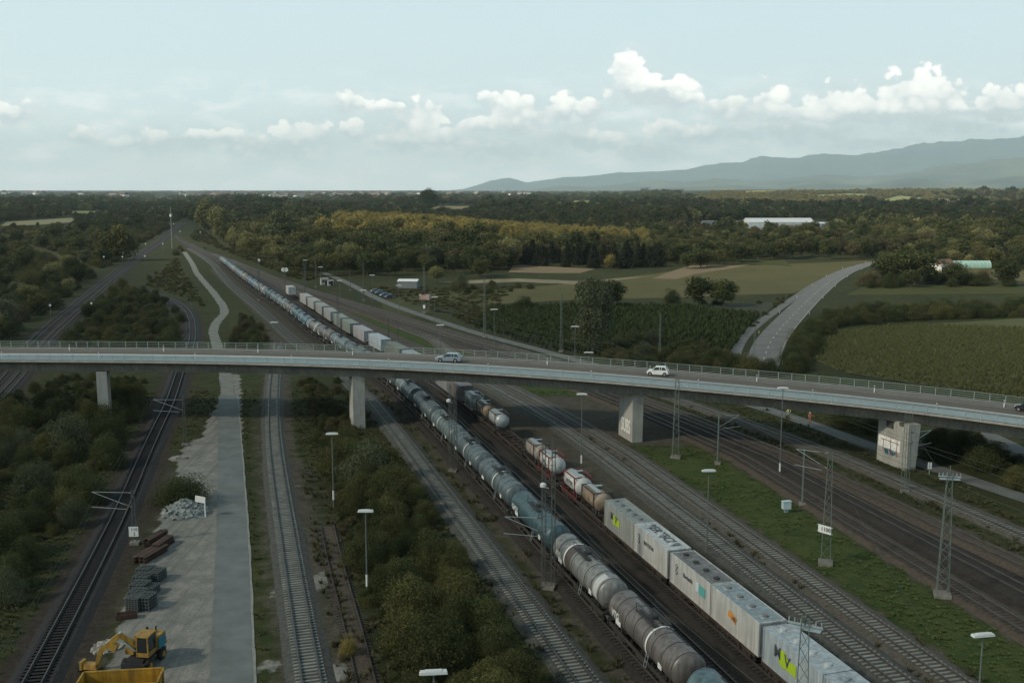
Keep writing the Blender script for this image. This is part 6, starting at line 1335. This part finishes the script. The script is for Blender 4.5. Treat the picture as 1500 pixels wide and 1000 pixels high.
# single trees that stand out
for a in (('willow_silver', 868, 520, 118, 62, 'tall silvery willow rising over the dark field behind the bridge'), ('tree_dark', 868, 452, 46, 56, 'dark round tree behind the crown of the silvery willow'), ('tree_dark', 895, 450, 42, 52, 'dark tree at the shoulder of the willow beside the stubble field'), ('near_dark', 768, 454, 25, 34, 'lone dark round bush between the dark field and the meadow'),
          ('near_dark', 983, 446, 28, 28, 'small dark tree, first of three on the field hedge'), ('tree_dark', 1022, 448, 46, 40, 'dark tree, middle one of three on the field hedge'), ('tree_dark', 1060, 449, 42, 50, 'broad dark tree, last of three on the field hedge'),
          ('willow_olive', 173, 382, 52, 50, 'big rounded olive willow beside the main line'), ('tree_silver', 412, 366, 62, 46, 'tall pale silvery tree at the edge of the big wood'), ('poplar_pale', 300, 342, 50, 26, 'pale green poplar beside the track throat'), ('tree_pale', 322, 348, 48, 36, 'pale green tree next to the poplar at the track throat'),
          ('tree_dark', 627, 305, 29, 26, 'large dark round tree standing out on the horizon'), ('far_dark', 944, 286, 12, 15, 'dark tree cresting the horizon below the first hills'), ('tree_dark', 1340, 416, 52, 74, 'dark tree in the clump beside the country road, widest of it'), ('tree_olive', 1306, 402, 36, 40, 'olive tree behind the dark clump beside the country road'), ('near_brown', 1274, 419, 28, 42, 'brownish rounded bush at the edge of the country road'),
          ('tree_dark', 1300, 414, 44, 46, 'dark tree next to the brownish bush by the country road'), ('tree_dark', 1397, 418, 36, 34, 'dark tree in front of the mint polytunnel'), ('tree_dark', 1470, 419, 42, 40, 'dark conical tree alone at the end of the field clump'), ('near_dark', 1428, 418, 22, 46, 'low dark bush between the polytunnel and the lone tree'), ('tree_yellow', 893, 394, 22, 18, 'yellowish small tree in front of the black firs'),
          ('near_olive', 1098, 546, 34, 50, 'olive bush behind the bridge railing before the country road'), ('near_dark', 1128, 548, 28, 44, 'dark bush at the lower end of the country road'), ('near_dark', 1078, 538, 26, 36, 'dark bush left of the grey mast before the country road'),
          ('near_dark', 1372, 672, 54, 46, 'dark bush beside the painted pier under the bridge'), ('near_dark', 1406, 668, 50, 52, 'dark bushy tree in the shade below the bridge end'), ('near_dark', 1442, 688, 48, 60, 'dark bush on the bank between path and lower road'), ('near_olive', 1490, 716, 44, 44, 'olive bush at the edge of the picture below the dirt bank'), ('near_dark', 1240, 622, 30, 64, 'dark shrub behind the standing orange person'), ('near_dark', 1275, 634, 34, 40, 'dark shrub at the far side of the painted pier'),
          ('near_silver', 537, 708, 70, 84, 'big silvery grey shrub in front of the pier above the thicket'), ('near_yellow', 510, 958, 34, 30, 'small bright yellow green bush at the straight track'), ('near_olive', 632, 988, 106, 112, 'large olive bush at the bottom of the thicket'), ('near_silver', 105, 664, 78, 64, 'silvery shrub next to the first pier'), ('near_dark', 162, 640, 62, 56, 'dark shrub hiding the foot of the first pier'),
          ('near_dark', 270, 738, 52, 92, 'dark low bush at the gravel yard behind the rubble heap'), ('tree_pale', 640, 414, 26, 24, 'small grey green tree before the pale bank'), ('near_silver', 676, 420, 24, 22, 'silvery bush at the end of the pale bank'), ('poplar_dark', 1008, 300, 12, 10, 'slim dark poplar far out on the plain')):
    tpx(*a)
def fill(poly, n, kinds, h0, h1, w0, w1, label, group, seed, sep=.8, avoid=None):
    """n plants scattered in a ground polygon given in pixels, nearest first"""
    g = np.random.RandomState(seed); P = GP(poly); xs = [p[0] for p in P]; ys = [p[1] for p in P]; got = []; tries = 0
    while len(got) < n and tries < n * 60:
        tries += 1; x = g.uniform(min(xs), max(xs)); y = g.uniform(min(ys), max(ys))
        if not inside(np.array([x]), np.array([y]), P)[0]: continue
        h = g.uniform(h0, h1); w = g.uniform(w0, w1); r = h * w * .45
        if any((x - a) ** 2 + (y - b) ** 2 < (sep * (r + c)) ** 2 for a, b, c in TREES[-250:]): continue
        if clear_of_tracks(x, y, r): tree(kinds[g.randint(len(kinds))], x, y, h, w, label, group); got.append(1)
    return len(got)
KEEP = [(TRACKS['overgrown'], .9), (TRACKS['straight'], 1.6), (TRACKS['grey'], 1.6), (TRACKS['tank'], 1.7), (TRACKS['curving'], 1.5), (TRACKS['main a'], 2), (TRACKS['main b'], 2)]
def clear_of_tracks(x, y, r):
    if y < 560 and any(not (f is TRACKS['overgrown'] and y > 134) and abs(x - float(f(y))) * COS < k + r * .8 for f, k in KEEP): return False
    if np.min(np.hypot(ROAD[:, 0] - x, ROAD[:, 1] - y)) < 2.0 + r * .7: return False
    if np.min(np.hypot(R2[:, 0] - x, R2[:, 1] - y)) < 5 + r * .6: return False
    if np.min(np.hypot(CYC[:, 0] - x, CYC[:, 1] - y)) < 2 + r * .6: return False
    if np.min(np.hypot(SERV[:, 0] - x, SERV[:, 1] - y)) < 2 + r * .6: return False
    return True
fill([(505, 660), (545, 655), (575, 690), (610, 735), (650, 800), (700, 880), (760, 1000), (790, 1100), (520, 1100), (545, 1000), (525, 930), (500, 850), (480, 760), (478, 690)], 60, ['near_dark', 'near_olive', 'near_olive', 'near_dark', 'near_olive'], 3.4, 6.6, .66, 1.0, '{c} shrub in the thicket between the two grey tracks', 'shrubs of the thicket between the grey tracks', 31, .5)
fill([(430, 560), (500, 560), (545, 615), (560, 650), (500, 650), (455, 640)], 12, ['near_dark', 'near_brown', 'near_olive'], 1.2, 2.6, .9, 1.2, '{c} low shrub in the shade under the bridge by the pier', 'shrubs under the bridge by the second pier', 32, .8)
fill([(480, 640), (520, 700), (500, 850), (520, 930), (540, 1000), (500, 1000), (478, 880), (455, 720)], 20, ['near_brown', 'near_olive', 'near_brown'], .6, 1.5, .9, 1.3, '{c} low weed shrub along the overgrown strip by the straight track', 'weed shrubs of the overgrown strip', 33, .9)
fill([(-120, 600), (60, 590), (190, 640), (222, 664), (190, 690), (140, 765), (90, 850), (20, 900), (-120, 930)], 44, ['near_dark', 'near_dark', 'near_olive', 'near_silver', 'near_dark'], 3.2, 6.2, .8, 1.1, '{c} shrub on the bank beside the dark curving track', 'shrubs on the bank of the curving track', 34, .55)
fill([(20, 560), (60, 552), (240, 552), (235, 590), (180, 630), (60, 590)], 14, ['near_dark', 'near_dark', 'near_olive'], 2.5, 4.5, .8, 1.1, '{c} shrub in the dark shade under the bridge', 'shrubs in the shade under the bridge', 35, .6)
fill([(78, 500), (140, 450), (180, 420), (212, 428), (246, 446), (268, 470), (270, 505), (240, 512), (80, 512)], 44, ['near_dark', 'near_dark', 'near_olive', 'tree_dark'], 3.0, 6.0, .8, 1.1, '{c} shrub in the scrub between the main line and the gravel path', 'shrubs of the scrub beyond the bridge', 36, .55)
fill([(205, 418), (225, 402), (250, 396), (252, 420), (235, 432)], 8, ['near_dark', 'near_olive'], 1.5, 3, .9, 1.2, '{c} low bush on the grass bank behind the scrub', 'bushes on the grass bank', 37, .8)
fill([(340, 505), (352, 470), (380, 462), (408, 490), (415, 512), (345, 520)], 13, ['near_dark', 'near_dark', 'near_brown'], 2.4, 4.6, .85, 1.1, '{c} shrub beside the bend of the gravel path behind the bridge', 'shrubs at the bend of the gravel path', 38, .5)
fill([(-60, 505), (30, 495), (62, 470), (115, 425), (150, 400), (190, 366), (150, 372), (90, 400), (0, 440), (-60, 470)], 34, ['tree_dark', 'tree_olive', 'near_olive', 'tree_pale', 'tree_silver'], 5, 10, .85, 1.1, '{c} tree along the outer side of the main line', 'trees along the main line', 39, .55)
fill([(-60, 430), (0, 425), (80, 395), (150, 365), (225, 335), (240, 322), (150, 335), (60, 352), (-60, 372)], 42, ['tree_dark', 'tree_dark', 'tree_olive', 'tree_dark'], 8, 14, .9, 1.15, '{c} tree in the dark wood left of the main line', 'trees of the wood beside the main line', 40, .5)
fill([(420, 398), (520, 412), (600, 406), (700, 410), (752, 396), (752, 388), (700, 394), (600, 390), (520, 394), (440, 384)], 36, ['tree_dark', 'tree_dark', 'tree_olive', 'tree_dark'], 8, 13, .9, 1.15, '{c} tree at the front edge of the big wood', 'front trees of the big wood', 41, .5)
fill([(330, 358), (345, 372), (400, 388), (430, 392), (440, 384), (400, 368), (350, 345)], 20, ['tree_dark', 'tree_olive', 'tree_pale', 'poplar_pale'], 7, 13, .9, 1.15, '{c} tree at the wood corner above the far tank wagons', 'trees at the wood corner', 42, .5)
fill([(302, 338), (335, 362), (400, 391), (470, 404), (470, 393), (400, 374), (345, 345), (320, 330)], 34, ['tree_dark', 'tree_olive', 'tree_pale', 'tree_dark', 'poplar_pale'], 8, 14, .9, 1.2, '{c} tree in the loose fringe of the wood along the far tracks', 'fringe trees along the far tracks', 49, .42)
fill([(765, 392), (768, 384), (968, 386), (972, 394), (870, 393)], 26, ['fir_fir'], 9, 13, .9, 1.2, '{c} fir in the dense row in front of the wood', 'row of blackish firs', 43, .38)
fill([(985, 396), (1060, 390), (1120, 383), (1200, 381), (1270, 380), (1285, 372), (1200, 372), (1100, 376), (990, 386)], 30, ['tree_dark', 'tree_olive', 'tree_dark', 'tree_brown'], 8, 13, .9, 1.2, '{c} tree at the wood edge beyond the stubble field', 'wood edge trees beyond the stubble field', 44, .5)
fill([(1155, 510), (1185, 482), (1230, 466), (1330, 459), (1560, 452), (1560, 461), (1330, 468), (1230, 477), (1195, 494), (1172, 548), (1152, 548)], 66, ['near_dark', 'near_olive', 'near_dark', 'near_dark'], 4.0, 6.6, .9, 1.2, '{c} shrub in the long hedge above the maize field', 'shrubs of the hedge above the maize field', 45, .34)
fill([(870, 522), (900, 498), (960, 500), (1000, 520), (1060, 528), (1060, 540), (960, 536), (880, 528)], 16, ['near_silver', 'near_dark', 'near_olive', 'near_silver'], 2.5, 5.5, .85, 1.1, '{c} bush beside the path just behind the bridge railing', 'bushes behind the bridge railing', 46, .5)
fill([(640, 432), (660, 418), (770, 420), (800, 428), (700, 436)], 14, ['near_olive', 'near_brown', 'near_dark', 'near_olive'], 1.8, 3.6, 1.0, 1.4, '{c} bush on the rough meadow before the pale bank', 'bushes on the rough meadow', 47, .6)
fill([(700, 445), (800, 445), (1000, 444), (1160, 438), (1160, 444), (1000, 449), (700, 450)], 14, ['near_dark'], 1.0, 2.2, 1.2, 1.8, '{c} bush of the low hedge bordering the dark field', 'bushes of the low field hedge', 48, .5)
fill([(1262, 420), (1290, 412), (1330, 408), (1420, 410), (1500, 414), (1500, 421), (1420, 422), (1330, 421), (1270, 424)], 22, ['near_dark', 'near_dark', 'tree_dark', 'near_brown'], 4, 8, .9, 1.2, '{c} tree filling the dark clump by the country road', 'trees of the dark clump by the country road', 50, .4)
fill([(80, 470), (120, 438), (150, 420), (165, 425), (130, 450), (95, 485)], 12, ['tree_silver', 'tree_pale', 'near_silver'], 6, 9, .9, 1.15, '{c} light tree in the row beside the main line', 'light trees beside the main line', 51, .4)
# ------------------------------------------------------------------ masses nobody could count
SRC = {}
def source(key, items):
    c = bpy.data.collections.new('source ' + key)
    for i, (me, s) in enumerate(items): o = bpy.data.objects.new('leaf_clump', me); o.scale = (s, s, s); c.objects.link(o)
    SRC[key] = c; return c
def scatter(name, pts, rot, scl, coll, label=None):
    n = len(pts); me = bpy.data.meshes.new(name); me.vertices.add(n); me.vertices.foreach_set('co', np.asarray(pts, np.float32).ravel())
    a = me.attributes.new('rot', 'FLOAT_VECTOR', 'POINT'); a.data.foreach_set('vector', np.stack([np.zeros(n), np.zeros(n), rot], 1).astype(np.float32).ravel()); a = me.attributes.new('scl', 'FLOAT_VECTOR', 'POINT'); a.data.foreach_set('vector', np.asarray(scl, np.float32).ravel())
    o = link(name, me); ng = bpy.data.node_groups.new(name, 'GeometryNodeTree'); ng.interface.new_socket('Geometry', in_out='INPUT', socket_type='NodeSocketGeometry'); ng.interface.new_socket('Geometry', in_out='OUTPUT', socket_type='NodeSocketGeometry')
    N = ng.nodes.new; L = ng.links.new; gi, go = N('NodeGroupInput'), N('NodeGroupOutput'); ip = N('GeometryNodeInstanceOnPoints'); ci = N('GeometryNodeCollectionInfo'); ci.inputs[0].default_value = coll; ci.inputs['Separate Children'].default_value = True; ci.inputs['Reset Children'].default_value = False
    L(gi.outputs[0], ip.inputs['Points']); L(ci.outputs[0], ip.inputs['Instance']); ip.inputs['Pick Instance'].default_value = True
    for nm, sk in (('rot', 'Rotation'), ('scl', 'Scale')): na = N('GeometryNodeInputNamedAttribute'); na.data_type = 'FLOAT_VECTOR'; na.inputs[0].default_value = nm; L(na.outputs[0], ip.inputs[sk])
    L(ip.outputs[0], go.inputs[0]); md = o.modifiers.new('scatter', 'NODES'); md.node_group = ng; return tag(o, label, kind='stuff')
for k in ('dark', 'olive', 'yellow', 'pale', 'brown', 'silver'): source(k, [(v[0], 1.0) for v in VAR['far_' + k]])
source('mix', [(VAR['far_brown'][0][0], 1), (VAR['far_olive'][1][0], .8), (VAR['far_dark'][1][0], 1.2), (VAR['far_pale'][1][0], .9), (VAR['far_dark'][0][0], 1), (VAR['far_dark'][1][0], 1), (VAR['far_dark'][2][0], 1), (VAR['far_olive'][0][0], 1), (VAR['far_dark'][0][0], 1)])
source('midmix', [(VAR['tree_pale'][0][0], .9), (VAR['poplar_dark'][0][0], 1.25), (VAR['tree_olive'][2][0], 1.1), (VAR['tree_dark'][1][0], .75), (VAR['tree_silver'][1][0], .85), (VAR['tree_brown'][2][0], .7), (VAR['tree_dark'][0][0], 1), (VAR['tree_dark'][1][0], 1), (VAR['tree_dark'][2][0], 1), (VAR['tree_olive'][0][0], 1), (VAR['tree_brown'][1][0], 1)])
source('scrub', [(VAR['near_dark'][0][0], 1), (VAR['near_dark'][1][0], 1), (VAR['near_olive'][0][0], 1), (VAR['near_brown'][0][0], 1), (VAR['near_dark'][0][0], 1)])
source('yel', [(VAR['tree_yellow'][0][0], 1), (VAR['tree_yellow'][1][0], 1), (VAR['tree_yellow'][2][0], 1), (VAR['tree_olive'][0][0], 1)])
source('sunlit', [(VAR['far_yellow'][0][0], 1), (VAR['far_yellow'][1][0], 1), (VAR['far_pale'][0][0], 1), (VAR['far_pale'][1][0], 1)])  # sunlight on this band is put into the colour: brighter leaves only
def wood(name, poly, spacing, h0, h1, coll, seed, holes=(), wide=1.0, jitter=.6, keepout=True, rise=False):
    g = np.random.RandomState(seed); GQ = (lambda q: [GR(*k) for k in q]) if rise else GP; P = GQ(poly); xs = [p[0] for p in P]; ys = [p[1] for p in P]
    gx, gy = np.meshgrid(np.arange(min(xs), max(xs), spacing), np.arange(min(ys), max(ys), spacing)); x = gx.ravel() + (g.rand(gx.size) - .5) * spacing * 2 * jitter; y = gy.ravel() + (g.rand(gx.size) - .5) * spacing * 2 * jitter; m = inside(x, y, P)
    for h in holes: m &= ~inside(x, y, GQ(h))
    if keepout:
        for f, k in KEEP[1:]: m &= ~((y < 1290) & (np.abs(x - f(y)) < k + 5))
        for Q, k in ((R2, 8), (SERV, 6), (ROAD, 6)):
            for q in Q[::2]: m &= (x - q[0]) ** 2 + (y - q[1]) ** 2 > k * k
    x, y = x[m], y[m]; n = len(x); h = g.uniform(h0, h1, n) * (.85 + .3 * np.sin(x * .013 + y * .004)); s = np.stack([h * wide * g.uniform(.85, 1.25, n)] * 2 + [h], 1)
    return scatter(name, np.stack([x, y, RISE(x, y) - .3], 1), g.rand(n) * 6.28, s, coll)
FIELDS = [[(622, 312), (640, 300), (725, 300), (705, 311)], [(-10, 338), (0, 326), (60, 320), (107, 317), (118, 330), (60, 336)], [(795, 301), (850, 293), (905, 294), (865, 301)], [(55, 316), (120, 308), (205, 310), (120, 317)], [(515, 327), (600, 318), (665, 319), (600, 328)]]
NEARF = [[(980, 347), (1000, 335), (1050, 336), (1035, 348)], [(1085, 370), (1120, 357), (1205, 359), (1155, 371)]]
RFIELDS = [[(1282, 297), (1318, 286), (1356, 289), (1340, 300)], [(1325, 304), (1385, 291), (1445, 293), (1520, 298), (1520, 309), (1400, 309)], [(1055, 284.5), (1110, 281.2), (1146, 281.6), (1100, 284.6)], [(1175, 289), (1240, 283.6), (1296, 285), (1230, 290)]]
HALLS = [[(1090, 347), (1090, 321), (1218, 321), (1218, 347)], [(1005, 340), (1005, 324), (1100, 324), (1100, 340)]]
wood('woodland', [(345, 345), (440, 384), (520, 396), (600, 392), (700, 396), (752, 390), (765, 384), (970, 384), (990, 388), (1100, 378), (1200, 374), (1285, 374), (1300, 380), (1420, 392), (1560, 396), (1700, 396), (1650, 352), (1000, 344), (480, 344)], 9.0, 6.5, 16, SRC['midmix'], 51, HALLS + NEARF + [[(470, 366), (495, 338), (640, 335), (770, 340), (860, 344), (960, 350), (940, 364), (820, 362), (770, 370), (640, 368)]])
YELP = [(470, 366), (495, 338), (640, 335), (770, 340), (860, 344), (960, 350), (940, 364), (820, 362), (770, 370), (640, 368)]
wood('yellow_woodland', YELP, 10, 11, 19, SRC['yel'], 52, wide=.8)
wood('woodland_belt', [(350, 345), (480, 345), (1000, 345), (1700, 352), (1700, 322), (1560, 312), (1100, 309), (700, 313), (480, 318), (330, 318), (270, 322)], 13, 9, 16, SRC['mix'], 53, HALLS + [YELP])
wood('far_woodland', [(-160, 322), (150, 318), (270, 322), (330, 318), (480, 318), (700, 313), (1100, 309), (1560, 312), (1700, 318), (1700, 305), (1400, 305), (1300, 303), (1150, 302), (1040, 301), (900, 299), (700, 300), (420, 300), (-160, 300)], 22, 10, 20, SRC['mix'], 54, FIELDS, 1.3)
wood('sunlit_woodland', [(960, 294), (1040, 284), (1150, 280.5), (1330, 280), (1560, 279.5), (1700, 279.5), (1700, 303), (1500, 303), (1400, 302), (1300, 300), (1150, 299), (1040, 299)], 34, 7, 15, SRC['sunlit'], 55, RFIELDS, 1.3, keepout=False, rise=True)
wood('rise_woodland', [(1350, 287), (1480, 283), (1700, 282), (1700, 296), (1500, 296)], 60, 14, 26, SRC['mix'], 56, RFIELDS, 1.3, keepout=False, rise=True)
wood('plain_woodland', [(-160, 300), (420, 300), (700, 300), (900, 299), (1030, 299), (980, 288), (700, 290), (420, 294), (230, 294), (-160, 293)], 40, 10, 22, SRC['mix'], 56, FIELDS, 1.7)
wood('horizon_trees', [(-160, 293), (230, 294), (420, 294), (700, 290), (960, 288), (1000, 283), (1000, 281.5), (700, 281), (-160, 281.5)], 105, 9, 19, SRC['mix'], 57, [], 2.6, keepout=False)
wood('bushy_woodland', [(-160, 372), (-60, 372), (60, 352), (150, 335), (240, 320), (150, 317), (-160, 321)], 11, 8, 13, SRC['midmix'], 58, FIELDS)
wood('bank_woodland', [(-160, 470), (-60, 440), (-60, 380), (-160, 380)], 8, 7, 12, SRC['midmix'], 59)
wood('mainline_scrub', [(-160, 520), (30, 500), (66, 468), (118, 422), (160, 390), (205, 358), (243, 336), (262, 322), (250, 312), (200, 316), (120, 330), (60, 352), (-60, 372), (-160, 400)], 6.0, 4.5, 9.5, SRC['scrub'], 60)
wood('bank_scrub', [(70, 512), (82, 492), (140, 448), (182, 416), (210, 428), (242, 446), (262, 470), (262, 512)], 3.4, 2.2, 4.8, SRC['scrub'], 61)
wood('throat_scrub', [(252, 376), (268, 360), (276, 348), (290, 338), (300, 346), (286, 362), (272, 374)], 6, 2, 6, SRC['scrub'], 62)
wood('shade_scrub', [(-40, 556), (240, 552), (238, 590), (215, 640), (180, 670), (130, 760), (80, 850), (20, 880), (-120, 880), (-120, 600)], 2.2, 1.2, 3.0, SRC['scrub'], 63)
wood('thicket_undergrowth', [(432, 556), (510, 556), (545, 612), (575, 688), (612, 735), (655, 800), (705, 880), (765, 1000), (800, 1110), (520, 1110), (545, 1000), (525, 930), (500, 850), (480, 760), (470, 690), (445, 620)], 1.35, .7, 1.9, SRC['scrub'], 64)
wood('bend_scrub', [(338, 520), (348, 480), (372, 462), (396, 482), (420, 512), (420, 522)], 2.4, 1.6, 3.6, SRC['scrub'], 65)
wood('hedge_undergrowth', [(1150, 522), (1182, 482), (1230, 464), (1330, 457), (1560, 450), (1560, 462), (1330, 470), (1230, 479), (1197, 496), (1174, 552), (1150, 552)], 2.6, 2.4, 4.6, SRC['scrub'], 66)
wood('path_scrub', [(870, 526), (900, 500), (1000, 506), (1070, 524), (1140, 545), (1140, 552), (1000, 542), (900, 536)], 2.6, 1.2, 3.4, SRC['scrub'], 67)
wood('verge_scrub', [(1210, 618), (1260, 628), (1330, 640), (1330, 660), (1290, 652), (1225, 630)], 2.2, 1.0, 2.8, SRC['scrub'], 68)
wood('verge_scrub', [(1362, 668), (1420, 676), (1470, 706), (1560, 740), (1560, 700), (1480, 676), (1440, 652), (1400, 640), (1362, 650)], 2.4, 1.2, 3.2, SRC['scrub'], 69)
source('weeds', [(VAR['far_olive'][0][0], 1), (VAR['far_dark'][1][0], 1), (VAR['far_brown'][2][0], 1), (VAR['far_olive'][2][0], 1)])
wood('bank_weeds', [(205, 428), (240, 396), (262, 372), (300, 362), (318, 392), (350, 440), (372, 462), (345, 505), (322, 522), (280, 522), (285, 480), (262, 440)], 2.4, .4, 1.3, SRC['weeds'], 90, wide=2.2)
wood('meadow_weeds', [(330, 365), (420, 402), (520, 416), (600, 425), (680, 420), (760, 420), (690, 470), (620, 452), (540, 420), (440, 398), (345, 360)], 3.0, .3, 1.0, SRC['weeds'], 91, wide=2.6)
wood('throat_weeds', [(272, 352), (300, 340), (330, 362), (420, 398), (470, 408), (440, 412), (340, 372), (300, 356)], 4, .6, 2.2, SRC['weeds'], 92, wide=1.8)
wood('verge_weeds', [(660, 462), (720, 450), (700, 476), (800, 512), (860, 526), (860, 534), (760, 510)], 2.2, .4, 1.2, SRC['weeds'], 93, wide=1.8)
wood('verge_weeds', [(1140, 440), (1230, 395), (1275, 384), (1240, 394), (1170, 436), (1100, 490), (1082, 500)], 2.4, .4, 1.4, SRC['weeds'], 94, wide=1.8)
# crops, weeds and grass
def tuft(name, seed, n, hgt, spread, mat, w=.02):
    g = np.random.RandomState(seed); mb = MB()
    for k in range(n):
        a = g.rand() * 6.28; r0 = g.rand() * spread * .35; p = Vector((r0 * math.cos(a), r0 * math.sin(a), 0)); q = Vector((math.cos(a), math.sin(a), 0)) * spread * (.3 + .7 * g.rand()); h = hgt * (.5 + .5 * g.rand()); s = Vector((-math.sin(a), math.cos(a), 0)) * w * (1 + g.rand()); t = p + q + Vector((0, 0, h)); m_ = p.lerp(t, .5) + Vector((0, 0, h * .18))
        mb.quad(p - s, p + s, m_ + s * .8, m_ - s * .8); mb.quad(m_ - s * .8, m_ + s * .8, t + s * .15, t - s * .15)
    return mb.mesh(name, mat)
def gmat(n, c1, c2):
    m = bpy.data.materials.new(n); m.use_nodes = True; nt = m.node_tree; b = nt.nodes['Principled BSDF']; b.inputs['Roughness'].default_value = .85; b.inputs['Specular IOR Level'].default_value = .1; oi = nt.nodes.new('ShaderNodeObjectInfo'); mx = nt.nodes.new('ShaderNodeMix'); mx.data_type = 'RGBA'; nt.links.new(oi.outputs['Random'], mx.inputs[0]); mx.inputs[6].default_value = (*c1, 1); mx.inputs[7].default_value = (*c2, 1); nt.links.new(mx.outputs[2], b.inputs['Base Color']); return m
def coll(key, meshes): return source(key, [(m, 1.0) for m in meshes])
G1 = gmat('grass blades', (.050, .064, .026), (.086, .090, .040)); G2 = gmat('fresh grass blades', (.060, .088, .028), (.095, .120, .040)); G3 = gmat('dry weed stalks', (.085, .078, .042), (.050, .052, .024)); G4 = gmat('maize leaves', (.030, .048, .018), (.052, .068, .026)); G5 = gmat('lit maize leaves', (.088, .098, .036), (.120, .128, .050))  # lit maize leaves: sunlight put into a lighter green
coll('grass', [tuft('tuft', i, 16, .30, .34, G1, .022) for i in range(4)]); coll('fresh', [tuft('tuft', i + 9, 16, .26, .34, G2, .022) for i in range(4)]); coll('weed', [tuft('tuft', i + 19, 18, .55, .40, G3, .02) for i in range(4)])
coll('maize', [tuft('tuft', i + 29, 14, 2.2, .7, G4, .10) for i in range(3)]); coll('maize2', [tuft('tuft', i + 39, 14, 2.0, .7, G5, .10) for i in range(3)])
g = np.random.RandomState(71); N_ = 60000
x = g.uniform(-75, 62, N_); y = 52 + 150 * g.rand(N_) ** 1.5; off = (x - base_x(y)) * COS
m = is_open(x, y, .32) & (np.abs(x) < .56 * y + 6)
for Q_, k_ in ((SERV, 2.3), (ROAD, 2.4)):
    for q_ in Q_: m &= (x - q_[0]) ** 2 + (y - q_[1]) ** 2 > k_ * k_
on_bright = (off > 25) & (off < 40) & m
def sc3(n, lo, hi): s = g.uniform(lo, hi, n); return np.stack([s, s, s * g.uniform(.7, 1.2, n)], 1)
mm = m & ~on_bright; scatter('rough_grass', np.stack([x[mm], y[mm], np.full(mm.sum(), -.03)], 1), g.rand(mm.sum()) * 6.28, sc3(mm.sum(), .55, 1.25), SRC['grass'])
mm = on_bright; scatter('green_grass', np.stack([x[mm], y[mm], np.full(mm.sum(), -.03)], 1), g.rand(mm.sum()) * 6.28, sc3(mm.sum(), .45, .95), SRC['fresh'])
xw = g.uniform(-40, 62, 14000); yw = 52 + 150 * g.rand(14000) ** 1.4; ow = (xw - base_x(yw)) * COS; cl = np.sin(xw * 1.3 + yw * .5) + np.sin(yw * .83 - xw * .4) + g.rand(14000) * 1.5
og = np.abs(xw - TRACKS['overgrown'](yw)) < 2.2
strip = (og & (yw < 122)) | ((ow > -4.8) & (ow < -2)) | ((ow > 20.6) & (ow < 25.5)) | ((ow > 49) & (ow < 53.5)) | ((ow > 57.8) & (ow < 62)) | ((ow < -7.5) & (xw > np.interp(yw, YS, X2) + 3.4)); mw = strip & ((cl > 1.0) | (og & (cl > -.2)))
for nm_, f_, hw in (('a', 'grey', 1.5), ('b', 'seven', 1.5), ('c', 'eight', 1.5), ('d', 'straight', 1.5), ('e', 'tank', 1.6), ('f', 'twelve', 1.5)): mw &= np.abs(xw - TRACKS[f_](yw)) * COS > hw
scatter('dry_weeds', np.stack([xw[mw], yw[mw], np.full(mw.sum(), -.03)], 1), g.rand(mw.sum()) * 6.28, sc3(mw.sum(), .6, 1.5), SRC['weed'])
def crop(name, poly, row, step, ang, key, sc, seed):
    g = np.random.RandomState(seed); P = np.array(GP(poly)); c = P.mean(0); ca, sa = math.cos(ang), math.sin(ang); Q = (P - c) @ np.array([[ca, -sa], [sa, ca]])
    a, b = np.meshgrid(np.arange(Q[:, 0].min(), Q[:, 0].max(), row), np.arange(Q[:, 1].min(), Q[:, 1].max(), step)); a = a.ravel() + (g.rand(a.size) - .5) * row * .85; b = b.ravel() + (g.rand(b.size) - .5) * step; x = c[0] + a * ca + b * sa; y = c[1] - a * sa + b * ca
    x, y = c[0] + a * ca - b * sa * -1, c[1] + -a * sa + b * ca; m = inside(x, y, [tuple(p) for p in P]); x, y = x[m], y[m]; s = g.uniform(.8, 1.2, len(x)) * sc; print(name, len(x)); return scatter(name, np.stack([x, y, np.full(len(x), 0)], 1), g.rand(len(x)) * 6.28, np.stack([s, s, s], 1), SRC[key])
crop('maize_field', [(1184, 489), (1300, 478), (1500, 466), (1700, 460), (1700, 620), (1500, 585), (1330, 560), (1235, 545), (1196, 528)], 1.15, .75, R(14), 'maize2', .4, 81)
crop('dark_crop_field', [(690, 478), (720, 452), (860, 448), (1000, 449), (1140, 442), (1092, 484), (1076, 512), (1060, 524), (880, 524), (800, 510)], 1.8, 1.3, R(-40), 'maize', .85, 82)
sheet('crop_soil', GP([(690, 478), (720, 452), (860, 448), (1000, 449), (1140, 442), (1092, 484), (1076, 512), (1060, 524), (880, 524), (800, 510)]), pmat('crop soil', (.030, .036, .018), .95, .2, .2, coord='World'), .025)
sheet('crop_soil', GP([(1184, 489), (1300, 478), (1500, 466), (1700, 460), (1700, 620), (1500, 585), (1330, 560), (1235, 545), (1196, 528)]), pmat('maize soil', (.075, .080, .030), .95, .15, .12, coord='World'), .025)
